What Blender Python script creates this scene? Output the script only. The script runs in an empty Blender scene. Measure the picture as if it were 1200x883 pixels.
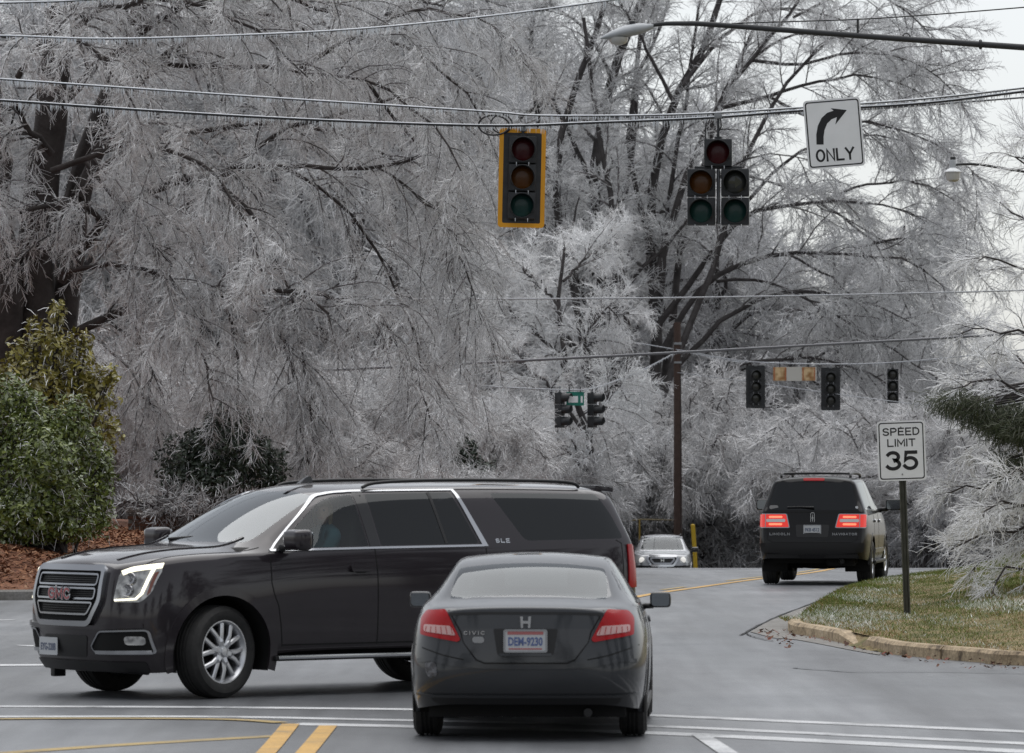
import bpy, bmesh, math, random
import numpy as np
from mathutils import Vector, Matrix
from mathutils.bvhtree import BVHTree
from mathutils.geometry import delaunay_2d_cdt

# ------------------------------------------------------------------ camera, sky, sun, exposure
S = bpy.context.scene
COL = S.collection
FPX, CX, HOR, CAMZ = 5400.0, 600.0, 556.0, 1.95      # focal length in photo pixels, centre column, horizon row, eye height
cam_d = bpy.data.cameras.new('camera')
cam = bpy.data.objects.new('camera', cam_d); COL.objects.link(cam)
cam.location = (0, 0, CAMZ)
cam.rotation_euler = (math.radians(90) + math.atan((HOR - 441.5) / FPX), 0, 0)
cam_d.sensor_width = 36; cam_d.lens = 36 * FPX / 1200
cam_d.clip_start = 1; cam_d.clip_end = 3000
cam_d.dof.use_dof = True; cam_d.dof.focus_distance = 64; cam_d.dof.aperture_fstop = 7.1
S.camera = cam

SUN_EL, SUN_ROT = 76, 15
world = bpy.data.worlds.new('World'); S.world = world; world.use_nodes = True
wn = world.node_tree.nodes; wl = world.node_tree.links; wn.clear()
sky = wn.new('ShaderNodeTexSky'); sky.sky_type = 'NISHITA'; sky.sun_disc = False
sky.sun_elevation = math.radians(SUN_EL); sky.sun_rotation = math.radians(SUN_ROT)
sky.air_density = 1.0; sky.dust_density = 1.0; sky.ozone_density = 1.0; sky.altitude = 0
hsv = wn.new('ShaderNodeHueSaturation'); hsv.inputs['Saturation'].default_value = 0.20
bg = wn.new('ShaderNodeBackground'); bg.inputs[1].default_value = 0.105
wo = wn.new('ShaderNodeOutputWorld')
wl.new(sky.outputs[0], hsv.inputs['Color']); wl.new(hsv.outputs[0], bg.inputs[0]); wl.new(bg.outputs[0], wo.inputs[0])

sun_d = bpy.data.lights.new('sun', 'SUN'); sun_d.energy = 1.5; sun_d.angle = math.radians(90); sun_d.color = (1, 0.985, 0.96)
sun = bpy.data.objects.new('sun', sun_d); COL.objects.link(sun)
az = math.radians(SUN_ROT)
sv = Vector((math.sin(az) * math.cos(math.radians(SUN_EL)), math.cos(az) * math.cos(math.radians(SUN_EL)), math.sin(math.radians(SUN_EL))))
sun.rotation_euler = sv.to_track_quat('Z', 'Y').to_euler()
sun.location = (0, 0, 60)

S.view_settings.view_transform = 'Standard'; S.view_settings.look = 'None'
S.view_settings.gamma = 1; S.view_settings.use_curve_mapping = False
S.view_settings.exposure = 0.55
S.render.engine = 'CYCLES'
S.cycles.use_denoising = True; S.cycles.denoiser = 'OPENIMAGEDENOISE'; S.cycles.denoising_prefilter = 'NONE'; S.cycles.denoising_input_passes = 'RGB_ALBEDO_NORMAL'
S.cycles.max_bounces = 6; S.cycles.diffuse_bounces = 5; S.cycles.glossy_bounces = 3
S.cycles.transmission_bounces = 6; S.cycles.transparent_max_bounces = 8
S.cycles.use_adaptive_sampling = False
S.cycles.caustics_reflective = False; S.cycles.caustics_refractive = False

# ------------------------------------------------------------------ helpers
def at(px, py, Y):
    """a point of the place that lies Y metres ahead, given where the photo shows it"""
    return Vector(((px - CX) / FPX * Y, Y, CAMZ + (HOR - py) / FPX * Y))

def gz(Y):
    """road height: level to 70 m, then over a crest and downhill"""
    u = np.maximum(np.asarray(Y, float) - 70, 0)
    v = np.minimum(u, 160)
    return -1.97e-4 * v * v - (u - v) * 2 * 1.97e-4 * 160 * 0.4

def gpt(px, py):
    """ground point on the level stretch of road"""
    Y = FPX * CAMZ / (py - HOR)
    return ((px - CX) / FPX * Y, Y)

def tag(o, label=None, cat=None, group=None, kind=None):
    if label: o['label'] = label
    if cat: o['category'] = cat
    if group: o['group'] = group
    if kind: o['kind'] = kind
    return o

def link(o, parent=None):
    COL.objects.link(o)
    if parent is not None: o.parent = parent
    return o

def empty(name, loc=(0, 0, 0), rz=0.0):
    o = bpy.data.objects.new(name, None); o.empty_display_size = 0.3
    COL.objects.link(o); o.location = loc; o.rotation_euler = (0, 0, rz)
    return o

def mk(name, verts, faces, mat, parent=None, smooth=False):
    me = bpy.data.meshes.new(name)
    me.from_pydata([tuple(v) for v in verts], [], [tuple(f) for f in faces])
    me.update()
    if smooth: me.shade_smooth()
    if mat is not None: me.materials.append(mat)
    return link(bpy.data.objects.new(name, me), parent)

def mk_np(name, V, F, mat, parent=None, smooth=True):
    """fast mesh from arrays; F is (M,3) or (M,4)"""
    me = bpy.data.meshes.new(name)
    V = np.ascontiguousarray(V, dtype=np.float32); F = np.ascontiguousarray(F, dtype=np.int32)
    n = F.shape[1]
    me.vertices.add(len(V)); me.vertices.foreach_set('co', V.ravel())
    me.loops.add(F.size); me.loops.foreach_set('vertex_index', F.ravel())
    me.polygons.add(len(F)); me.polygons.foreach_set('loop_start', np.arange(0, F.size, n, dtype=np.int32))
    me.polygons.foreach_set('use_smooth', np.full(len(F), smooth, dtype=bool))
    me.update(calc_edges=True)
    if mat is not None: me.materials.append(mat)
    return link(bpy.data.objects.new(name, me), parent)

def from_bm(name, bm, mat, parent=None, smooth=False, auto=None):
    me = bpy.data.meshes.new(name); bm.normal_update(); bm.to_mesh(me); bm.free()
    if mat is not None: me.materials.append(mat)
    if smooth:
        me.shade_smooth()
        if auto is not None: me.set_sharp_from_angle(angle=math.radians(auto))
    return link(bpy.data.objects.new(name, me), parent)

def box_bm(bm, size, center=(0, 0, 0), rot=None, bevel=0.0, seg=2):
    r = bmesh.ops.create_cube(bm, size=1.0)
    vs = r['verts']
    for v in vs: v.co = Vector((v.co.x * size[0], v.co.y * size[1], v.co.z * size[2]))
    if bevel > 0:
        es = list({e for v in vs for e in v.link_edges})
        r2 = bmesh.ops.bevel(bm, geom=es, offset=bevel, segments=seg, profile=0.7, affect='EDGES')
        vs = list({v for f in r2['faces'] for v in f.verts} | {v for v in vs if v.is_valid})
        # gather the whole island
        seen = set(vs); st = list(vs)
        while st:
            v = st.pop()
            for e in v.link_edges:
                w = e.other_vert(v)
                if w not in seen: seen.add(w); st.append(w)
        vs = list(seen)
    M = Matrix.Translation(Vector(center)) @ (rot.to_4x4() if rot is not None else Matrix.Identity(4))
    for v in vs: v.co = M @ v.co
    return vs

def box(name, size, center, mat, parent=None, rot=None, bevel=0.0, seg=2):
    bm = bmesh.new(); box_bm(bm, size, center, rot, bevel, seg)
    return from_bm(name, bm, mat, parent, smooth=bevel > 0, auto=40)

def frame_along(P):
    P = [Vector(p) for p in P]; T = []
    for i in range(len(P)):
        a = P[max(0, i - 1)]; b = P[min(len(P) - 1, i + 1)]
        T.append((b - a).normalized())
    up = Vector((0, 0, 1)) if abs(T[0].z) < 0.9 else Vector((1, 0, 0))
    n = (up - T[0] * up.dot(T[0])).normalized(); N = [n]
    for i in range(1, len(P)):
        n = (n - T[i] * n.dot(T[i])).normalized(); N.append(n)
    return P, T, N

def tube_data(P, R, sides=8, closed=False, caps=True):
    P, T, N = frame_along(P)
    if not hasattr(R, '__len__'): R = [R] * len(P)
    V, F = [], []
    for p, t, n, r in zip(P, T, N, R):
        b = t.cross(n)
        for k in range(sides):
            a = 2 * math.pi * k / sides
            V.append(p + (n * math.cos(a) + b * math.sin(a)) * r)
    m = len(P)
    for i in range(m - 1 + (1 if closed else 0)):
        i2 = (i + 1) % m
        for k in range(sides):
            k2 = (k + 1) % sides
            F.append((i * sides + k, i * sides + k2, i2 * sides + k2, i2 * sides + k))
    if caps and not closed:
        F.append(tuple(reversed(range(sides)))); F.append(tuple((m - 1) * sides + k for k in range(sides)))
    return V, F

def tube(name, P, R, mat, parent=None, sides=8, closed=False, caps=True):
    V, F = tube_data(P, R, sides, closed, caps)
    o = mk(name, V, F, mat, parent, smooth=True)
    o.data.set_sharp_from_angle(angle=math.radians(50))
    return o

def lathe_data(prof, M=None, seg=24, a0=0, a1=2 * math.pi):
    """prof: list of (r, h); axis = local z, moved by matrix M"""
    full = abs(a1 - a0 - 2 * math.pi) < 1e-6
    V, F = [], []; n = seg if full else seg + 1
    for r, h in prof:
        for k in range(n):
            a = a0 + (a1 - a0) * k / seg
            v = Vector((r * math.cos(a), r * math.sin(a), h)); V.append(M @ v if M else v)
    for i in range(len(prof) - 1):
        for k in range(seg):
            k2 = (k + 1) % n if full else k + 1
            F.append((i * n + k, i * n + k2, (i + 1) * n + k2, (i + 1) * n + k))
    return V, F

def lathe(name, prof, M, mat, parent=None, seg=24, auto=40, a0=0, a1=2 * math.pi):
    V, F = lathe_data(prof, M, seg, a0, a1)
    o = mk(name, V, F, mat, parent, smooth=True); o.data.set_sharp_from_angle(angle=math.radians(auto))
    return o

def prism_data(poly, h0, h1, M=None):
    n = len(poly)
    V = [Vector((x, y, h0)) for x, y in poly] + [Vector((x, y, h1)) for x, y in poly]
    if M: V = [M @ v for v in V]
    F = [tuple(reversed(range(n))), tuple(range(n, 2 * n))]
    for k in range(n):
        k2 = (k + 1) % n; F.append((k, k2, n + k2, n + k))
    return V, F

def prism(name, poly, h0, h1, M, mat, parent=None):
    V, F = prism_data(poly, h0, h1, M)
    return mk(name, V, F, mat, parent)

def merge(*parts):
    V, F = [], []
    for v, f in parts:
        b = len(V); V += list(v); F += [tuple(i + b for i in q) for q in f]
    return V, F

def rrect(w, h, r, n=5, cx=0, cy=0):
    P = []
    for sx, sy, a in ((1, 1, 0), (-1, 1, 90), (-1, -1, 180), (1, -1, 270)):
        for k in range(n + 1):
            t = math.radians(a + 90 * k / n)
            P.append((cx + sx * (w / 2 - r) + r * math.cos(t), cy + sy * (h / 2 - r) + r * math.sin(t)))
    return P

def rounded(poly, r, n=4):
    """round the corners of a polygon"""
    out = []; m = len(poly)
    for i in range(m):
        p0, p1, p2 = Vector(poly[i - 1]), Vector(poly[i]), Vector(poly[(i + 1) % m])
        a = (p0 - p1); b = (p2 - p1)
        rr = min(r if not hasattr(r, '__len__') else r[i], a.length * 0.45, b.length * 0.45)
        A = p1 + a.normalized() * rr; B = p1 + b.normalized() * rr
        for k in range(n + 1):
            t = k / n
            q = A * (1 - t) ** 2 + p1 * 2 * t * (1 - t) + B * t * t
            out.append((q.x, q.y))
    return out

_text_cache = {}
def text_data(s, size, extrude=0.0, width=None, bold=0.0):
    """glyph mesh in the xy plane, centred; optional target width"""
    cu = bpy.data.curves.new('t', 'FONT'); cu.body = s; cu.size = size
    cu.align_x = 'CENTER'; cu.align_y = 'CENTER'; cu.extrude = extrude; cu.offset = bold; cu.resolution_u = 3
    o = bpy.data.objects.new('t', cu); COL.objects.link(o)
    dg = bpy.context.evaluated_depsgraph_get(); dg.update()
    me = bpy.data.meshes.new_from_object(o.evaluated_get(dg))
    V = [v.co.copy() for v in me.vertices]; F = [tuple(p.vertices) for p in me.polygons]
    bpy.data.objects.remove(o); bpy.data.curves.remove(cu); bpy.data.meshes.remove(me)
    xs = [v.x for v in V]; ys = [v.y for v in V]
    mx, my = (min(xs) + max(xs)) / 2, (min(ys) + max(ys)) / 2
    h = max(ys) - min(ys); kh = size / h; kx = kh if width is None else width / (max(xs) - min(xs))
    V = [Vector(((v.x - mx) * kx, (v.y - my) * kh, v.z)) for v in V]
    return V, F

def text(name, s, size, M, mat, parent=None, extrude=0.002, width=None, bold=0.0):
    V, F = text_data(s, size, extrude, width, bold)
    return mk(name, [M @ v for v in V], F, mat, parent)

def basis(o, x, y, z):
    m = Matrix.Identity(4)
    for i, c in enumerate((x, y, z)):
        c = Vector(c).normalized()
        for k in range(3): m[k][i] = c[k]
    for k in range(3): m[k][3] = o[k]
    return m

# ------------------------------------------------------------------ materials
def mat(name, base, rough=0.6, metal=0.0, spec=0.5, coat=0.0, noise=None, bump=None, emit=None, trans=0.0, ior=1.45, alpha=None):
    """noise: (scale, colour2, detail, contrast); bump: (scale, strength, distance)"""
    m = bpy.data.materials.new(name); m.use_nodes = True
    nt = m.node_tree; b = nt.nodes['Principled BSDF']
    b.inputs['Base Color'].default_value = (*base, 1)
    b.inputs['Roughness'].default_value = rough; b.inputs['Metallic'].default_value = metal
    b.inputs['Specular IOR Level'].default_value = spec
    b.inputs['Coat Weight'].default_value = coat; b.inputs['Coat Roughness'].default_value = 0.04
    b.inputs['Transmission Weight'].default_value = trans; b.inputs['IOR'].default_value = ior
    if emit:
        b.inputs['Emission Color'].default_value = (*emit[0], 1); b.inputs['Emission Strength'].default_value = emit[1]
    tc = nt.nodes.new('ShaderNodeTexCoord')
    if noise:
        tx = nt.nodes.new('ShaderNodeTexNoise'); tx.inputs['Scale'].default_value = noise[0]; tx.inputs['Detail'].default_value = noise[2]
        nt.links.new(tc.outputs['Object'], tx.inputs['Vector'])
        cr = nt.nodes.new('ShaderNodeValToRGB'); c = noise[3]
        cr.color_ramp.elements[0].position = 0.5 - c; cr.color_ramp.elements[1].position = 0.5 + c
        cr.color_ramp.elements[0].color = (*base, 1); cr.color_ramp.elements[1].color = (*noise[1], 1)
        nt.links.new(tx.outputs['Fac'], cr.inputs[0]); nt.links.new(cr.outputs[0], b.inputs['Base Color'])
    if bump:
        tb = nt.nodes.new('ShaderNodeTexNoise'); tb.inputs['Scale'].default_value = bump[0]; tb.inputs['Detail'].default_value = 4
        nt.links.new(tc.outputs['Object'], tb.inputs['Vector'])
        bp = nt.nodes.new('ShaderNodeBump'); bp.inputs['Strength'].default_value = bump[1]; bp.inputs['Distance'].default_value = bump[2]
        nt.links.new(tb.outputs['Fac'], bp.inputs['Height']); nt.links.new(bp.outputs[0], b.inputs['Normal'])
    return m

def glass(name, tint, transp, rough=0.02, ior=1.55):
    """car glass: mirror-like surface over a tinted see-through pane"""
    m = bpy.data.materials.new(name); m.use_nodes = True; nt = m.node_tree; nt.nodes.clear()
    out = nt.nodes.new('ShaderNodeOutputMaterial'); mix = nt.nodes.new('ShaderNodeMixShader')
    tr = nt.nodes.new('ShaderNodeBsdfTransparent'); tr.inputs[0].default_value = (*[t * transp for t in tint], 1)
    gl = nt.nodes.new('ShaderNodeBsdfGlossy'); gl.inputs['Roughness'].default_value = rough; gl.inputs[0].default_value = (0.9, 0.93, 0.95, 1)
    fr = nt.nodes.new('ShaderNodeFresnel'); fr.inputs['IOR'].default_value = ior
    nt.links.new(fr.outputs[0], mix.inputs[0]); nt.links.new(tr.outputs[0], mix.inputs[1]); nt.links.new(gl.outputs[0], mix.inputs[2])
    nt.links.new(mix.outputs[0], out.inputs[0])
    return m

def paint(name, base, metal=0.35, rough=0.38, dirt=(0.10, 0.095, 0.09), coat=0.85):
    """car paint with clear coat and a film of road dirt that thickens towards the sills"""
    m = mat(name, base, rough=rough, metal=metal, coat=coat, spec=0.08)
    nt = m.node_tree; b = nt.nodes['Principled BSDF']
    tc = nt.nodes.new('ShaderNodeTexCoord'); sep = nt.nodes.new('ShaderNodeSeparateXYZ'); nt.links.new(tc.outputs['Object'], sep.inputs[0])
    mr = nt.nodes.new('ShaderNodeMapRange'); mr.inputs[1].default_value = 0.2; mr.inputs[2].default_value = 1.1; mr.inputs[3].default_value = 0.22; mr.inputs[4].default_value = 0.02
    nt.links.new(sep.outputs[2], mr.inputs[0])
    tx = nt.nodes.new('ShaderNodeTexNoise'); tx.inputs['Scale'].default_value = 5; tx.inputs['Detail'].default_value = 6; nt.links.new(tc.outputs['Object'], tx.inputs['Vector'])
    mu = nt.nodes.new('ShaderNodeMath'); mu.operation = 'MULTIPLY'; nt.links.new(mr.outputs[0], mu.inputs[0]); nt.links.new(tx.outputs['Fac'], mu.inputs[1])
    mx = nt.nodes.new('ShaderNodeMixRGB'); mx.inputs[1].default_value = (*base, 1); mx.inputs[2].default_value = (*dirt, 1)
    nt.links.new(mu.outputs[0], mx.inputs[0]); nt.links.new(mx.outputs[0], b.inputs['Base Color'])
    rr = nt.nodes.new('ShaderNodeMath'); rr.operation = 'MULTIPLY_ADD'; rr.inputs[1].default_value = 0.5; rr.inputs[2].default_value = 0.05
    nt.links.new(mu.outputs[0], rr.inputs[0]); nt.links.new(rr.outputs[0], b.inputs['Coat Roughness'])
    return m

M = {}
M['paint_suv'] = paint('charcoal_paint', (0.022, 0.018, 0.022), metal=0.2, coat=1.0)
M['paint_coupe'] = paint('grey_metallic_paint', (0.034, 0.037, 0.042), metal=0.4, coat=0.75)
M['paint_black'] = paint('black_paint', (0.005, 0.005, 0.0055), metal=0.0, rough=0.3, dirt=(0.03, 0.028, 0.025), coat=0.5)
M['paint_silver'] = paint('silver_paint', (0.38, 0.39, 0.41), metal=0.6)
M['chrome'] = mat('chrome', (0.52, 0.53, 0.55), rough=0.12, metal=1.0)
M['chrome_satin'] = mat('satin_chrome', (0.34, 0.35, 0.37), rough=0.28, metal=1.0)
M['alloy'] = mat('alloy', (0.62, 0.63, 0.65), rough=0.30, metal=0.9)
M['trim'] = mat('black_trim', (0.012, 0.012, 0.013), rough=0.45)
M['trim_gloss'] = mat('gloss_black_trim', (0.008, 0.008, 0.009), rough=0.12, coat=0.5)
M['void'] = mat('dark_cavity', (0.006, 0.006, 0.006), rough=0.9)
M['tyre'] = mat('tyre_rubber', (0.014, 0.014, 0.014), rough=0.75, noise=(18, (0.03, 0.029, 0.028), 4, 0.25), bump=(60, 0.3, 0.004))
M['glass_clear'] = glass('clear_glass', (0.78, 0.86, 0.84), 0.95)
M['glass_tint'] = glass('privacy_glass', (0.10, 0.10, 0.11), 0.35)
M['glass_rear'] = glass('rear_glass', (0.45, 0.5, 0.5), 0.75, ior=1.48)
M['glass_shield'] = glass('windshield_glass', (0.70, 0.80, 0.78), 0.7, ior=2.7)
M['lamp_inside'] = mat('lamp_interior', (0.50, 0.50, 0.49), rough=0.12, metal=0.4, coat=1, noise=(16, (0.20, 0.20, 0.20), 2, 0.12))
M['lens_clear'] = mat('clear_lamp_lens', (0.55, 0.56, 0.56), rough=0.06, metal=0.15, spec=0.8, coat=1)
M['lens_red'] = mat('red_lamp_lens', (0.34, 0.005, 0.008), rough=0.2, spec=0.3, coat=0.15)
M['lens_pale'] = mat('pale_lamp_lens', (0.55, 0.34, 0.33), rough=0.2, coat=0.2)
M['brake_glow'] = mat('lit_brake_lamp', (0.25, 0.008, 0.005), rough=0.15, coat=1, emit=((1.0, 0.03, 0.012), 0.38))
M['brake_hot'] = mat('lit_brake_bulb', (0.9, 0.3, 0.2), rough=0.15, coat=1, emit=((1.0, 0.16, 0.06), 0.85))
M['drl'] = mat('daytime_running_lamp', (0.9, 0.9, 0.8), rough=0.2, emit=((1.0, 0.93, 0.70), 0.9))
M['headlamp_on'] = mat('lit_headlamp', (0.8, 0.8, 0.78), rough=0.2, emit=((1.0, 0.96, 0.9), 0.35))
M['amber'] = mat('amber_lens', (0.16, 0.04, 0.02), rough=0.15, coat=1)
M['plate_white'] = mat('plate_white', (0.50, 0.52, 0.54), rough=0.4)
M['plate_blue'] = mat('plate_blue', (0.10, 0.14, 0.30), rough=0.4)
M['plate_red'] = mat('plate_red', (0.40, 0.14, 0.14), rough=0.4)
M['plate_ink'] = mat('plate_ink', (0.10, 0.12, 0.18), rough=0.4)
M['badge_red'] = mat('badge_red', (0.34, 0.04, 0.05), rough=0.3, coat=1)
M['interior'] = mat('car_interior', (0.035, 0.034, 0.034), rough=0.8)
M['seat'] = mat('car_seat', (0.06, 0.057, 0.055), rough=0.75, bump=(40, 0.2, 0.002))
M['sticker'] = mat('sticker', (0.6, 0.6, 0.2), rough=0.5)
M['skin'] = mat('skin', (0.46, 0.27, 0.20), rough=0.5)
M['hair'] = mat('fair_hair', (0.38, 0.27, 0.15), rough=0.6, noise=(30, (0.22, 0.15, 0.08), 4, 0.2))
M['jacket'] = mat('teal_jacket', (0.05, 0.13, 0.16), rough=0.8)
M['eye'] = mat('eye', (0.03, 0.03, 0.03), rough=0.2)
M['lip'] = mat('lip', (0.40, 0.14, 0.12), rough=0.5)
M['signal_black'] = mat('signal_black', (0.013, 0.015, 0.018), rough=0.4, noise=(9, (0.03, 0.032, 0.035), 4, 0.2))
M['signal_yellow'] = mat('signal_yellow_tape', (0.85, 0.38, 0.012), rough=0.45)
M['lamp_red'] = mat('unlit_red_lens', (0.055, 0.005, 0.007), rough=0.25, spec=0.25, coat=0.12, bump=(90, 0.3, 0.003))
M['lamp_amber'] = mat('unlit_amber_lens', (0.095, 0.034, 0.005), rough=0.25, spec=0.25, coat=0.12, bump=(90, 0.3, 0.003))
M['lamp_green'] = mat('unlit_green_lens', (0.013, 0.050, 0.044), rough=0.25, spec=0.25, coat=0.12, bump=(90, 0.3, 0.003))
M['lamp_dark'] = mat('unlit_dark_lens', (0.02, 0.022, 0.018), rough=0.3, coat=0.4)
M['galv'] = mat('galvanised_steel', (0.20, 0.21, 0.22), rough=0.45, metal=0.5, noise=(14, (0.28, 0.29, 0.30), 4, 0.2))
M['lamp_grey'] = mat('lamp_housing_grey', (0.36, 0.38, 0.40), rough=0.45, noise=(8, (0.42, 0.44, 0.46), 3, 0.2))
M['diffuser'] = mat('lamp_diffuser', (0.5, 0.5, 0.48), rough=0.2, coat=0.5)
M['cable'] = mat('black_cable', (0.02, 0.02, 0.022), rough=0.5)
M['cable_grey'] = mat('iced_grey_cable', (0.13, 0.135, 0.15), rough=0.35)
M['ice_grey'] = mat('dull_ice', (0.36, 0.38, 0.41), rough=0.25)
M['ice'] = mat('ice', (0.80, 0.83, 0.87), rough=0.18, spec=0.6)
M['sign_white'] = mat('sign_white', (0.86, 0.875, 0.89), rough=0.4, noise=(4, (0.80, 0.82, 0.83), 3, 0.2))
M['sign_black'] = mat('sign_black', (0.012, 0.012, 0.014), rough=0.5)
M['sign_back'] = mat('sign_aluminium', (0.35, 0.36, 0.37), rough=0.4, metal=0.7)
M['sign_green'] = mat('sign_green', (0.005, 0.17, 0.125), rough=0.45)
M['sign_grey'] = mat('sign_grey', (0.52, 0.51, 0.47), rough=0.5)
M['sign_amber'] = mat('sign_amber_panel', (0.30, 0.15, 0.05), rough=0.5, noise=(5, (0.62, 0.46, 0.26), 1, 0.12))
M['post_green'] = mat('post_green_steel', (0.055, 0.058, 0.045), rough=0.5, metal=0.3, noise=(12, (0.085, 0.085, 0.07), 4, 0.2))
M['pole_wood'] = mat('utility_pole_wood', (0.040, 0.024, 0.018), rough=0.85, noise=(6, (0.065, 0.04, 0.032), 5, 0.25), bump=(30, 0.5, 0.02))
M['post_yellow_dull'] = mat('dull_yellow_post', (0.26, 0.18, 0.04), rough=0.6)
M['post_yellow'] = mat('yellow_post', (0.48, 0.32, 0.02), rough=0.5)
M['orange'] = mat('orange_marker', (0.40, 0.13, 0.06), rough=0.6)
M['bark'] = mat('wet_bark', (0.022, 0.017, 0.016), rough=0.75, noise=(3, (0.055, 0.046, 0.044), 6, 0.2), bump=(14, 0.7, 0.03))
M['bark_grey'] = mat('grey_bark', (0.035, 0.031, 0.031), rough=0.75, noise=(3, (0.085, 0.078, 0.078), 6, 0.2), bump=(14, 0.6, 0.03))
M['arm'] = mat('weathered_arm_steel', (0.045, 0.047, 0.050), rough=0.5, metal=0.3)
M['cap_white'] = mat('white_lamp_cap', (0.75, 0.77, 0.78), rough=0.35)
M['rail_dull'] = mat('dull_rail', (0.16, 0.13, 0.07), rough=0.6)
M['brick'] = mat('brown_brick', (0.10, 0.045, 0.030), rough=0.85, noise=(5, (0.15, 0.075, 0.05), 4, 0.25))
M['mortar'] = mat('mortar', (0.18, 0.165, 0.15), rough=0.9)

# ------------------------------------------------------------------ plain stroke lettering like that on road signs
def _arc(cx, cy, rx, ry, a0, a1, n=12): return [(cx + rx * math.cos(math.radians(a0 + (a1 - a0) * k / n)), cy + ry * math.sin(math.radians(a0 + (a1 - a0) * k / n))) for k in range(n + 1)]
GLYPH = {'L': (.56, [[(0, 1), (0, 0), (.56, 0)]]), 'I': (.0, [[(0, 0), (0, 1)]]), 'M': (.74, [[(0, 0), (0, 1), (.37, .25), (.74, 1), (.74, 0)]]), 'T': (.62, [[(0, 1), (.62, 1)], [(.31, 1), (.31, 0)]]),
         'E': (.54, [[(.54, 1), (0, 1), (0, 0), (.54, 0)], [(0, .52), (.46, .52)]]), 'N': (.62, [[(0, 0), (0, 1), (.62, 0), (.62, 1)]]), 'Y': (.66, [[(0, 1), (.33, .48), (.66, 1)], [(.33, .48), (.33, 0)]]),
         'P': (.58, [[(0, 0), (0, 1), (.32, 1)] + _arc(.32, .735, .26, .265, 90, -90) + [(0, .47)]]), 'D': (.62, [[(0, 0), (0, 1), (.26, 1)] + _arc(.26, .5, .36, .5, 90, -90, 14) + [(0, 0)]]),
         'S': (.58, [_arc(.29, .745, .28, .255, 25, 270, 14) + _arc(.29, .25, .29, .25, 90, -155, 14)[1:]]), 'O': (.68, [_arc(.34, .5, .34, .5, 0, 360, 24)]),
         'G': (.66, [_arc(.34, .5, .34, .5, 45, 345, 20) + [(.66, .48), (.38, .48)]]), 'V': (.66, [[(0, 1), (.33, 0), (.66, 1)]]), 'A': (.66, [[(0, 0), (.33, 1), (.66, 0)], [(.12, .33), (.54, .33)]]), 'R': (.60, [[(0, 0), (0, 1), (.32, 1)] + _arc(.32, .745, .26, .255, 90, -90) + [(0, .49)], [(.28, .49), (.60, 0)]]), 'C': (.60, [_arc(.34, .5, .34, .5, 45, 315, 18)]),
         '3': (.62, [_arc(.29, .74, .28, .26, 150, -70, 14) + _arc(.29, .27, .32, .27, 75, -150, 16)]), '5': (.62, [[(.58, 1), (.10, 1), (.04, .52)] + _arc(.29, .33, .32, .33, 130, -150, 18)])}
def stroke_data(s, h, w, stroke, gap=.22):
    """letters as flat bands of even width, h high and w wide overall, centred"""
    adv = [GLYPH[c][0] for c in s]; tot = sum(adv) + gap * (len(s) - 1); kx = (w - stroke) / tot; ky = h - stroke
    V, F = [], []; x = 0
    for c, a in zip(s, adv):
        for line in GLYPH[c][1]:
            P = [Vector(((x + px) * kx - (w - stroke) / 2, py * ky - ky / 2)) for px, py in line]; closed = (P[0] - P[-1]).length < 1e-6
            if not closed:
                P[0] = P[0] + (P[0] - P[1]).normalized() * stroke * .48; P[-1] = P[-1] + (P[-1] - P[-2]).normalized() * stroke * .48
            b = len(V)
            for i, p in enumerate(P):
                q0 = P[i - 1] if i > 0 else (P[-2] if closed else None); q1 = P[i + 1] if i < len(P) - 1 else (P[1] if closed else None)
                d0 = (p - q0).normalized() if q0 is not None else (q1 - p).normalized(); d1 = (q1 - p).normalized() if q1 is not None else d0
                n0 = Vector((-d0.y, d0.x)); n1 = Vector((-d1.y, d1.x)); mt = n0 + n1
                mt = mt.normalized() if mt.length > 1e-4 else n0; k = min(1 / max(mt.dot(n0), .45), 1.9); o = mt * stroke / 2 * k
                V += [Vector((p.x + o.x, p.y + o.y, 0)), Vector((p.x - o.x, p.y - o.y, 0))]
            F += [(b + 2 * i, b + 2 * i + 1, b + 2 * i + 3, b + 2 * i + 2) for i in range(len(P) - 1)]
        x += a + gap
    return V, F
def stroke_text(name, s, h, w, stroke, M4, mat_, parent, gap=.22, depth=0.0):
    V, F = stroke_data(s, h, w, stroke, gap)
    if depth:
        n = len(V); ec = {}
        for f in F:
            for a, b in zip(f, f[1:] + f[:1]): ec[(a, b)] = 1
        V = [v + Vector((0, 0, depth)) for v in V] + [v.copy() for v in V]
        F = F + [(b, a, a + n, b + n) for (a, b) in ec if (b, a) not in ec]
    return mk(name, [M4 @ v for v in V], F, mat_, parent)
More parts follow.
